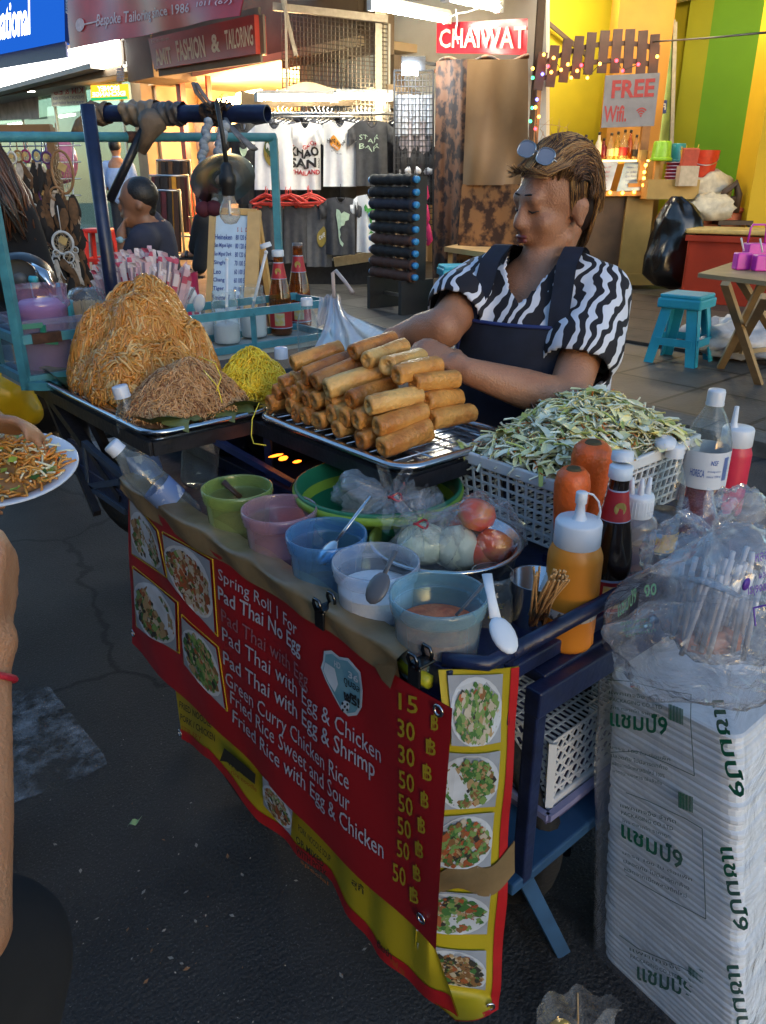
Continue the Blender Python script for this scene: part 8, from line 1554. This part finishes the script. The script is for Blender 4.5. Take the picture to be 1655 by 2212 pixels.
# ================================================================= the vendor
zeb=bpy.data.materials.new('zebra print cotton'); zeb.use_nodes=True
def zebra():
    n=zeb.node_tree; p=n.nodes['Principled BSDF']; p.inputs['Roughness'].default_value=.8
    tc=n.nodes.new('ShaderNodeTexCoord'); mp=n.nodes.new('ShaderNodeMapping'); mp.inputs['Rotation'].default_value=(R(30),R(-48),R(25)); n.links.new(tc.outputs['Object'],mp.inputs[0])
    wv=n.nodes.new('ShaderNodeTexWave'); wv.inputs['Scale'].default_value=11.5; wv.inputs['Distortion'].default_value=11; wv.inputs['Detail'].default_value=2.0; wv.inputs['Detail Scale'].default_value=1.15; wv.inputs['Detail Roughness'].default_value=.5; n.links.new(mp.outputs[0],wv.inputs['Vector'])
    cr=n.nodes.new('ShaderNodeValToRGB'); cr.color_ramp.elements[0].position=.49; cr.color_ramp.elements[0].color=(.012,.010,.016,1); cr.color_ramp.elements[1].position=.54; cr.color_ramp.elements[1].color=(.66,.68,.76,1); nz=n.nodes.new('ShaderNodeTexNoise'); nz.inputs['Scale'].default_value=16; nz.inputs['Detail'].default_value=2; n.links.new(mp.outputs[0],nz.inputs[0]); ma=n.nodes.new('ShaderNodeMath'); ma.operation='MULTIPLY_ADD'; ma.inputs[1].default_value=.9; n.links.new(nz.outputs[0],ma.inputs[0]); mb_=n.nodes.new('ShaderNodeMath'); mb_.operation='SUBTRACT'; mb_.inputs[1].default_value=.45; n.links.new(wv.outputs['Fac'],mb_.inputs[0]); n.links.new(mb_.outputs[0],ma.inputs[2]); n.links.new(ma.outputs[0],cr.inputs[0]); n.links.new(cr.outputs[0],p.inputs['Base Color'])
    nb=n.nodes.new('ShaderNodeTexNoise'); nb.inputs['Scale'].default_value=11; n.links.new(tc.outputs['Object'],nb.inputs[0]); bn=n.nodes.new('ShaderNodeBump'); bn.inputs['Strength'].default_value=.6; bn.inputs['Distance'].default_value=.012; n.links.new(nb.outputs[0],bn.inputs['Height']); n.links.new(bn.outputs[0],p.inputs['Normal'])
zebra()
vskin=mat('vendor skin',(.42,.20,.115),.40,c2=(.29,.12,.062),thr=(.25,.65),sc_=13,sub=.15,bump=.5,bs=260)
def vendor():
    ax=pd(1158,700,1.78); ax=V((ax.x,ax.y,0)); T=thing('person','woman vendor in a zebra print top and navy apron working behind the trays','person',(ax.x,ax.y,0))
    f=(-fh*math.cos(R(28))-RT*math.sin(R(28))).normalized(); l=Z1.cross(f)
    TB=[(.40,.18,.14,0),(.62,.182,.142,0),(.80,.170,.132,.005),(.92,.166,.126,.01),(1.04,.166,.122,.01),(1.12,.156,.104,.0),(1.175,.118,.078,-.010),(1.21,.062,.056,-.02)]
    def tor(z,e=0):
        for i in range(len(TB)-1):
            if z<=TB[i+1][0] or i==len(TB)-2:
                t=max(0,min(1,(z-TB[i][0])/(TB[i+1][0]-TB[i][0]))); a=[TB[i][k]*(1-t)+TB[i+1][k]*t for k in range(4)]; return a[1]+e,a[2]+e,a[3]
    def tp_(ang,z,e=0): a,b,o=tor(z,e); return ax+Z1*z+l*(a*math.sin(ang))+f*(b*math.cos(ang)+o)
    hc=pd(1196,429,1.69); fd=(-RT*.84-fh*.48-Z1*.19).normalized(); hu=(Z1-fd*Z1.dot(fd)+RT*.10).normalized(); hu=(hu-fd*hu.dot(fd)).normalized(); hs=fd.cross(hu); M=Matrix((hs,fd,hu)).transposed()
    HK=.90; h=lambda a,b,c:hc+(hs*a+fd*b+hu*c)*HK
    nb_=ax+Z1*1.185+f*-.012
    shL=ax+l*.138+Z1*1.125; shR=ax-l*.138+Z1*1.13
    elL=pd(1222,868,1.615); wrL=pd(1012,802,1.56); elR=pd(958,708,1.70); wrR=pd(872,722,1.77)
    P=[('e',h(0,-.012,.02),(.077,.098,.102),M),('e',h(0,.028,-.045),(.063,.070,.082),M),('e',h(0,.060,-.108),(.030,.027,.022),M),('c',h(-.045,.01,-.085),h(-.018,.06,-.112),.022,.02),('c',h(.045,.01,-.085),h(.018,.06,-.112),.022,.02),
       ('c',h(-.032,.080,.018),h(.032,.080,.018),.015,.015),('c',h(0,.090,.008),h(0,.113,-.036),.008,.0125),('e',h(.012,.102,-.040),(.009,.010,.008),M),('e',h(-.012,.102,-.040),(.009,.010,.008),M),
       ('e',h(0,.096,-.064),(.022,.012,.007),M),('e',h(0,.094,-.077),(.019,.012,.008),M)]
    for s in (1,-1): P+=[('e',h(.037*s,.064,-.040),(.026,.026,.027),M),('e',h(.030*s,.080,-.004),(.015,.010,.0095),M),('e',h(.079*s,-.010,-.026),(.012,.019,.034),M),('e',h(.086*s,-.020,-.016),(.011,.014,.022),M),('e',h(.083*s,-.006,-.052),(.011,.011,.012),M)]
    P+=[('c',h(0,-.022,-.07),nb_+Z1*.0,.049,.054),('c',nb_,nb_-Z1*.05+f*.025,.05,.05),('g',lambda u,v:tp_(2*PI*u,.42+v*.775,-.024),28,16)]
    P=[(q[0],q[1],tuple(r*HK for r in q[2]),q[3]) if q[0]=='e' else q for q in P]; P+=[('c',shL,elL,.050,.044),('c',elL,elL*.55+wrL*.45,.047,.042),('c',elL*.55+wrL*.45,wrL,.042,.028),('c',shR,elR,.050,.044),('c',elR,elR*.5+wrR*.5,.047,.042),('c',elR*.5+wrR*.5,wrR,.042,.028)]
    for s in (1,-1): P+=[('c',ax+l*.09*s+Z1*.45,ax+l*.085*s+Z1*.05,.085,.045),('c',ax+l*.085*s+Z1*.04,ax+l*.09*s+f*.13+Z1*.03,.04,.03)]
    P+=hand(wrL,(pd(945,775,1.58)-wrL)+Z1*.01,-Z1*.8+fh*.3,Z1*.3+fh,.9,(.55,.7,.5),.05,.4); P+=hand(wrR,-RT*.8-Z1*.2-fh*.15,-Z1,-fh,.9,(.6,.8,.6),.04,.4)
    fused('body',P,vskin,T,.0065,7)
    # face details
    lip=mat('lips',(.17,.045,.045),.4); fused('lips',[('e',h(0,.1035,-.065),(.0185,.0075,.0045),M),('e',h(0,.1015,-.0755),(.0165,.0078,.0055),M)],lip,T,.0025,3)
    brow=mat('brow hair',(.018,.010,.008),.7); 
    for s in (1,-1):
        g=MB(); g.tube([h(.012*s,.0955,.028),h(.026*s,.0915,.029),h(.043*s,.078,.020)],[.0028,.0034,.0014],8,flat=.6); build('eyebrow',g,brow,T)
        g=MB(); g.tube([h(.017*s,.0915,-.007),h(.029*s,.0915,-.0115),h(.043*s,.082,-.008)],[.0010,.0019,.0010],7); build('eyelashes',g,brow,T)
    # hair
    hm=[mat('dark brown root hair',(.022,.010,.006),.42,var=.3),mat('brown dyed hair',(.12,.050,.018),.38,var=.3),mat('blond streak hair',(.34,.17,.055),.36,var=.25),mat('light streak hair',(.48,.28,.10),.36,var=.2)]
    fused('hair_base',[('e',h(0,-.028,.030),(.074,.081,.080),M),('e',h(0,-.058,-.02),(.064,.045,.075),M)],hm[0],T,.008,5)
    g=MB()
    def sk(a,b,r=1): # a: around from brow over the crown (0) to the nape (PI), b: sideways
        return h(.089*math.sin(b)*r,(-.028+.094*math.cos(a)*math.cos(b)*r),(.030+.098*math.sin(a)*math.cos(b)*r) if a<2.2 else (.030+.098*math.sin(a)*math.cos(b)*r)-.02*(a-2.2))
    for s in range(2600):
        b0=rnd.gauss(0,.62); b0=max(-1.25,min(1.25,b0)); a0=rnd.uniform(.30,1.3); a1=rnd.uniform(2.3,3.75); n=9; r0=rnd.uniform(1.0,1.085); lift=rnd.uniform(0,.05); bend=rnd.uniform(-.2,.2)
        pts=[sk(a0+(a1-a0)*t/(n-1),b0*(1+.25*t/(n-1))+bend*math.sin(t*.4),r0+lift*math.sin(PI*min(1,t/(n-1)*1.3))+(.06 if t==n-1 else 0)*rnd.random()) for t in range(n)]; pts=[q+V((rnd.uniform(-1,1),rnd.uniform(-1,1),rnd.uniform(-1,1)))*.0016 for q in pts]
        k=rnd.choices(range(4),[1.6,3,3.2,1.6])[0] if abs(b0)<1.0 else rnd.choices(range(4),[4,3,1,.3])[0]
        g.tube(pts,[.0006,.0009,.0010,.0010,.0010,.0010,.0009,.0007,.0003],4,mi=k)
    for s in range(2000):   # locks falling from the crown over the back and sides to the nape
        th=rnd.uniform(-2.05,2.05); top_=rnd.uniform(.01,.10); lo=-.125+.05*abs(th)/1.95+rnd.uniform(-.02,.02)
        if abs(th)>1.12: lo=max(lo,.012+rnd.uniform(-.012,.006)) if abs(th)<1.72 else max(lo,-.022+rnd.uniform(-.02,.01))
        sy,cy=math.sin(th),math.cos(th); rr=lambda z_:math.sqrt(max(.05,1-((z_-.03)/.115)**2)) if z_>.03 else 1-.42*max(0,(.03-z_)/.15)**1.5
        pts=[]; off=rnd.uniform(1.0,1.07)
        for k in range(6): z_=top_+(lo-top_)*k/5; q=rr(z_)*off; pts.append(h(.084*sy*q+rnd.uniform(-.0015,.0015),-.030-.093*cy*q,z_))
        g.tube(pts,[.0006,.0009,.0010,.0010,.0008,.0003],4,mi=rnd.choices(range(4),[2.2,3,2.6,1.2])[0])
    for s in range(170): 
        b0=rnd.uniform(-.9,.9); p=sk(.42,b0,1.02); q=h(.07*math.sin(b0),.088+rnd.uniform(-.01,.012),.075+rnd.uniform(-.012,.02)); g.tube([sk(1.3,b0,1.07),sk(.8,b0,1.12),(p+q)/2+fd*.006,q],[.0010,.0014,.0011,.0004],4,mi=rnd.choice([1,2,2,3]))
    for s in range(9): b0=rnd.uniform(-.5,.8); p=sk(1.2,b0,1.05); g.tube([p,p+hu*.03+fd*.02*rnd.uniform(-1,1),p+hu*.045+fd*.05*rnd.uniform(-.4,1)],[.001,.0006,.0003],4,mi=3)
    build('hair',g,hm,T)
    # zebra top
    slL=shL+(elL-shL)*.52; slR=shR+(elR-shR)*.50
    S=[('g',lambda u,v:tp_(2*PI*u,.50+v*.70,.014+.006*math.sin(u*25+v*9)*(1-v)),40,24),('c',ax+l*.10+Z1*1.145,shL,.055,.062),('c',ax-l*.10+Z1*1.15,shR,.055,.062),('c',shL,slL,.066,.084),('c',shR,slR,.064,.080),('c',ax+l*.15+Z1*1.0,slL+Z1*.01,.05,.06),('c',ax+l*.06+Z1*1.17-f*.02,ax+l*.11+Z1*1.15,.045,.05),('c',ax-l*.06+Z1*1.175-f*.02,ax-l*.11+Z1*1.155,.045,.05)]
    o=fused('zebra_top',S,zeb,T,.008,8)
    # open the sleeve hems and the V neck by cutting the shell, then give it cloth thickness
    bm=bmesh.new(); bm.from_mesh(o.data); off=WL[T.name]; kill=[]
    dL=(elL-shL).normalized(); dR=(elR-shR).normalized(); cL=slL-dL*-.045; cR=slR-dR*-.045
    for fc in bm.faces:
        c=fc.calc_center_median()+off; rel=c-ax; fl=rel.dot(l); ff=rel.dot(f)
        if (c-cL).dot(dL)>0 and (c-cL).length<.16 and c.z<1.08: kill.append(fc)
        elif (c-cR).dot(dR)>0 and (c-cR).length<.16: kill.append(fc)
        elif ff>-.03 and c.z>1.115 and abs(fl+.004)<.056*((c.z-1.115)/.075)**.7: kill.append(fc)
        elif c.z>1.185 and rel.xy.length<.062: kill.append(fc)
        elif c.z<.53: kill.append(fc)
    bmesh.ops.delete(bm,geom=kill,context='FACES'); bm.to_mesh(o.data); bm.free()
    sm=o.modifiers.new('s','SMOOTH'); sm.iterations=4; so=o.modifiers.new('t','SOLIDIFY'); so.thickness=.004; so.offset=1
    # apron
    apm=mat('navy apron cloth',(.010,.014,.030),.85,var=.2,sc_=30,bump=.4,bs=24); trim=mat('blue apron trim',(.015,.03,.14),.7)
    def apf(u,v,e=0):
        z=.46+v*.61; w_=1.25 if v<.55 else 1.25-.62*((v-.55)/.45)**.8; a=(u-.5)*2*w_-.10; return tp_(a,z,.026+e+.005*math.sin(u*19+v*3)*(1-v))
    g=MB(); g.grid(lambda u,v:apf(u,v),40,24); g.grid(lambda u,v:apf(1-u,v,-.004),40,24); build('apron',g,apm,T)
    g=MB(); g.tube([apf(k/20,1,.001) for k in range(21)],.0045,7); g.tube([apf(1,1-k/20*.4,.001) for k in range(21)],.0035,7); g.tube([apf(0,1-k/20*.4,.001) for k in range(21)],.0035,7); build('apron_trim',g,trim,T)
    for s in (0,1):
        a=apf(.05 if s==0 else .95,.985,.002); sg=1 if s else -1
        mid=ax+l*.088*sg+f*.120+Z1*1.135; tpp=ax+l*.080*sg+f*.025+Z1*1.222; bk=ax+l*.07*sg-f*.075+Z1*1.17; bb=ax+l*.03*sg-f*.15+Z1*1.03
        pts=[a,(a+mid)/2+f*.004,mid,(mid+tpp)/2+f*.020+Z1*.014,tpp,(tpp+bk)/2-f*.012+Z1*.012,bk,bb]; wv_=l
        g=MB(); n=len(pts)
        def st(u,v,e=0):
            k=v*(n-1); i=min(int(k),n-2); t=k-i; p=pts[i]*(1-t)+pts[i+1]*t; return p+l*(u-.5)*.042+f*e*(1 if v<.6 else -1)+Z1*e
        g.grid(lambda u,v:st(u,v,.004),5,30); g.grid(lambda u,v:st(1-u,v,.0),5,30); build('apron_strap',g,apm,T)
    # trousers
    fused('trousers',[('c',ax+l*.09+Z1*.5,ax+l*.085+Z1*.08,.115,.07),('c',ax-l*.09+Z1*.5,ax-l*.085+Z1*.08,.115,.07),('c',ax-l*.06+Z1*.55,ax+l*.06+Z1*.55,.15,.15)],bt,T,.016)
    # sunglasses pushed up in her hair
    lc=[pd(1138,322,1.622),pd(1179,338,1.598)]; c=(lc[0]+lc[1])/2; S_=thing('sunglasses','wire rimmed grey sunglasses pushed up on the blond hair of the vendor','sunglasses',tuple(c))
    gx=(lc[1]-lc[0]).normalized(); gn=(fd*.75+hu*.6-fh*.35).normalized(); gn=(gn-gx*gn.dot(gx)).normalized(); gy=gn.cross(gx); 
    for q in lc:
        g=MB(); shape=[q+gx*(.0205*math.copysign(abs(math.cos(t))**.75,math.cos(t)))+gy*(.0165*math.copysign(abs(math.sin(t))**.8,math.sin(t))) for t in [2*PI*k/22 for k in range(22)]]; g.add(shape+[p-gn*.0015 for p in shape],[tuple(range(22)),tuple(range(22,44))[::-1]]); build('lens',g,mat('grey lens',(.24,.26,.33),.12,spec=.7,coat=.5),S_)
        g=MB(); g.tube(shape+shape[:1],.0013,6); build('rim',g,steel,S_)
    g=MB(); g.tube([lc[0]+gx*.019,(lc[0]+lc[1])/2+gy*.004,lc[1]-gx*.019],.0013,6); build('bridge',g,steel,S_)
    g=MB(); e=lc[1]+gx*.021; g.tube([e,e+(pd(1213,358,1.61)-e)*.6,pd(1213,358,1.615),pd(1228,385,1.64)],.0014,6); e=lc[0]-gx*.021; g.tube([e,e-gn*.03,e-gn*.08-gy*.02],.0014,6); build('temple',g,steel,S_)
vendor()
# ================================================================= customers at the left edge of the street
def customer_plate():
    pc=pd(8,1030,1.20); T=thing('plate','white oval plate of fried noodles held at the left edge','plate',tuple(pc)); nz_=(Z1*1.0-fh*.20+RT*.05).normalized(); xx=(RT-nz_*RT.dot(nz_)).normalized(); yy=nz_.cross(xx); M=Matrix((xx,yy,nz_)).transposed()
    g=MB(); g.lathe([(0,.002),(.066,.002),(.084,.010),(.108,.019),(.112,.0185),(.1125,.0165),(.108,.015),(.085,.004),(.066,-.004),(0,-.004)],pc,48,M=M); build('dish',g,mat('white melamine',(.62,.66,.76),.25,var=.03),T)
    N_=thing('fried_noodles','pad thai with bean sprouts and greens heaped on the white plate','noodles',tuple(pc+nz_*.01)); g=MB(); g.ball(pc+nz_*.012,(.085,.085,.030),M=M); build('core',g,mat('noodle core',(.22,.11,.04),.7,var=.4,sc_=50),N_); g=MB()
    nm=[wn[0],wn[1],mat('bean sprout',(.68,.66,.50),.35),mat('fresh green',(.30,.42,.07),.45),mat('dark green leaf',(.03,.09,.02),.45),mat('carrot shred',(.65,.18,.03),.45),mat('pale egg',(.60,.42,.16),.5)]
    for s in range(430):
        a=rnd.uniform(0,6.28); rr=.088*math.sqrt(rnd.random()); hh=.010+.036*(1-(rr/.092)**2)+rnd.uniform(-.002,.008); c=pc+xx*rr*math.cos(a)+yy*rr*math.sin(a)+nz_*hh; d=rnd.uniform(0,6.28); k=rnd.choices(range(7),[5,4,4,1.2,.6,.7,1.5])[0]
        dv=xx*math.cos(d)+yy*math.sin(d); sv=nz_.cross(dv)
        if k in (3,4,6): w_=rnd.uniform(.004,.010); L=rnd.uniform(.012,.026); g.add([c-dv*L/2,c-sv*w_+nz_*.003,c+dv*L/2+nz_*rnd.uniform(-.003,.006),c+sv*w_+nz_*.002],[(0,1,2,3)],k)
        else: L=rnd.uniform(.025,.055); b=rnd.uniform(-.5,.5); g.tube([c+dv*L*t+sv*b*L*t*t*2+nz_*(.005*math.sin(t*6+s)) for t in (-.5,-.25,0,.25,.5)],.0021 if k<2 else .0017,5,mi=k)
    build('strands',g,nm,N_)
    B=thing('person','customer at the left edge holding the noodle plate and chopsticks','person',(pd(-330,1000,1.30).x,pd(-330,1000,1.30).y,0)); bx=pd(-330,1000,1.30); bx=V((bx.x,bx.y,0))
    wr=pd(-95,905,1.16); sh=bx+RT*.17+Z1*1.28; el=bx+RT*.22+Z1*1.0-fh*.05
    wr2=pd(-200,1075,1.18); sh2=bx+fh*-.12+Z1*1.27; el2=bx+RT*.10-fh*.20+Z1*.95
    Q=[('e',bx+Z1*1.55,(.08,.10,.125)),('c',bx+Z1*1.3,bx+Z1*1.45,.055,.055),('c',bx+Z1*.85,bx+Z1*1.2,.14,.15),('c',sh,el,.048,.042),('c',el,wr,.04,.026),('c',sh2,el2,.048,.042),('c',el2,wr2,.04,.026),('c',bx+Z1*.8-fh*.09,bx+Z1*.05-fh*.09,.085,.045),('c',bx+Z1*.8+fh*.09,bx+Z1*.05+fh*.09,.085,.045)]
    Q+=hand(wr,pd(0,915,1.15)-wr,-Z1*.6-fh*.4,-fh*.6+Z1*.4,1.0,(.55,.7,.5),.05,.5); Q+=hand(wr2,pd(-90,1068,1.17)-wr2-Z1*.02,Z1,-fh,.95,(.15,.2,.15),.06,.3)
    fused('body',Q,skin2,B,.0075,6); fused('shirt',[('c',bx+Z1*.85,bx+Z1*1.2,.165,.175),('c',sh,sh*.5+el*.5,.075,.065),('c',sh2,sh2*.5+el2*.5,.075,.065)],bt,B,.014); fused('trousers',[('c',bx+Z1*.8-fh*.09,bx+Z1*.1-fh*.09,.105,.06),('c',bx+Z1*.8+fh*.09,bx+Z1*.1+fh*.09,.105,.06)],bt,B,.016)
    fused('hair',[('e',bx+Z1*1.58-RT*.015,(.09,.105,.12))],hairm,B,.014)
    C_=thing('chopsticks','pair of wooden chopsticks held over the fried noodles','chopsticks',tuple(pd(58,944,1.15))); 
    for dx in (0,6): g=MB(); g.tube([pd(-30+dx,868+dx,1.155),pd(62+dx*.4,946+dx*.3,1.16)],[.0035,.0022],8); build('stick',g,mat('chopstick wood',(.45,.26,.09),.5),C_)
customer_plate()
def customer_near():
    base=V((0,0,0))-RT*.62+fh*.36; T=thing('person','customer in black at the near left edge, forearm raised, red bracelet on the wrist','person',(base.x,base.y,0)); z=lambda h,a=0,b=0:base+Z1*h+RT*a+fh*b
    el=pd(-76,2010,.63); mid=pd(-66,1750,.66); wr=pd(-36,1450,.70); sh=z(1.22,.16,-.05)
    Q=[('e',z(1.52),(.08,.10,.125)),('c',z(1.25),z(1.42),.055,.055),('c',z(.8),z(1.15),.13,.14),('c',sh,el,.045,.038),('c',el,mid,.036,.036),('c',mid,wr,.036,.0245),('c',z(1.2,-.15),z(.9,-.2),.045,.038),('c',z(.9,-.2),z(.68,-.15,.1),.036,.026),('c',z(.78,.09),pd(-30,2080,.86),.09,.07),('c',pd(-30,2080,.86),z(.05,.10,.06),.06,.04),('c',z(.78,-.09),z(.05,-.09),.09,.045)]
    Q+=hand(wr,pd(-8,1330,.715)-wr,-RT*.9-fh*.2,-fh,.92,(.75,.9,.6),.04,.5)
    fused('body',Q,skin2,T,.007,6); fused('shirt',[('c',z(.82),z(1.15),.155,.165),('c',sh,sh*.7+el*.3,.07,.06),('c',z(1.2,-.15),z(1.05,-.18),.07,.06)],bt,T,.014)
    fused('trousers',[('c',z(.78,.08),pd(-30,2080,.86),.14,.095),('c',pd(-30,2080,.86),z(.1,.10,.06),.095,.065),('c',z(.78,-.09),z(.1,-.09),.11,.06)],mat('black trousers',(.010,.010,.011),.9),T,.014); fused('hair',[('e',z(1.55,-.0,-.015),(.09,.105,.12))],hairm,T,.014)
    B=thing('bracelet','red cord bracelet on the wrist at the left edge','bracelet',tuple(wr)); g=MB(); d=(wr-mid).normalized(); x=d.orthogonal().normalized(); y=d.cross(x); c=wr-d*.004; g.tube([c+(x*math.cos(t)+y*math.sin(t))*.0265+d*.004*math.sin(t) for t in [2*PI*k/24 for k in range(25)]],.0032,8,cap=False); build('cord',g,mat('red cord',(.38,.01,.03),.6,bump=1,bs=200),B)
customer_near()
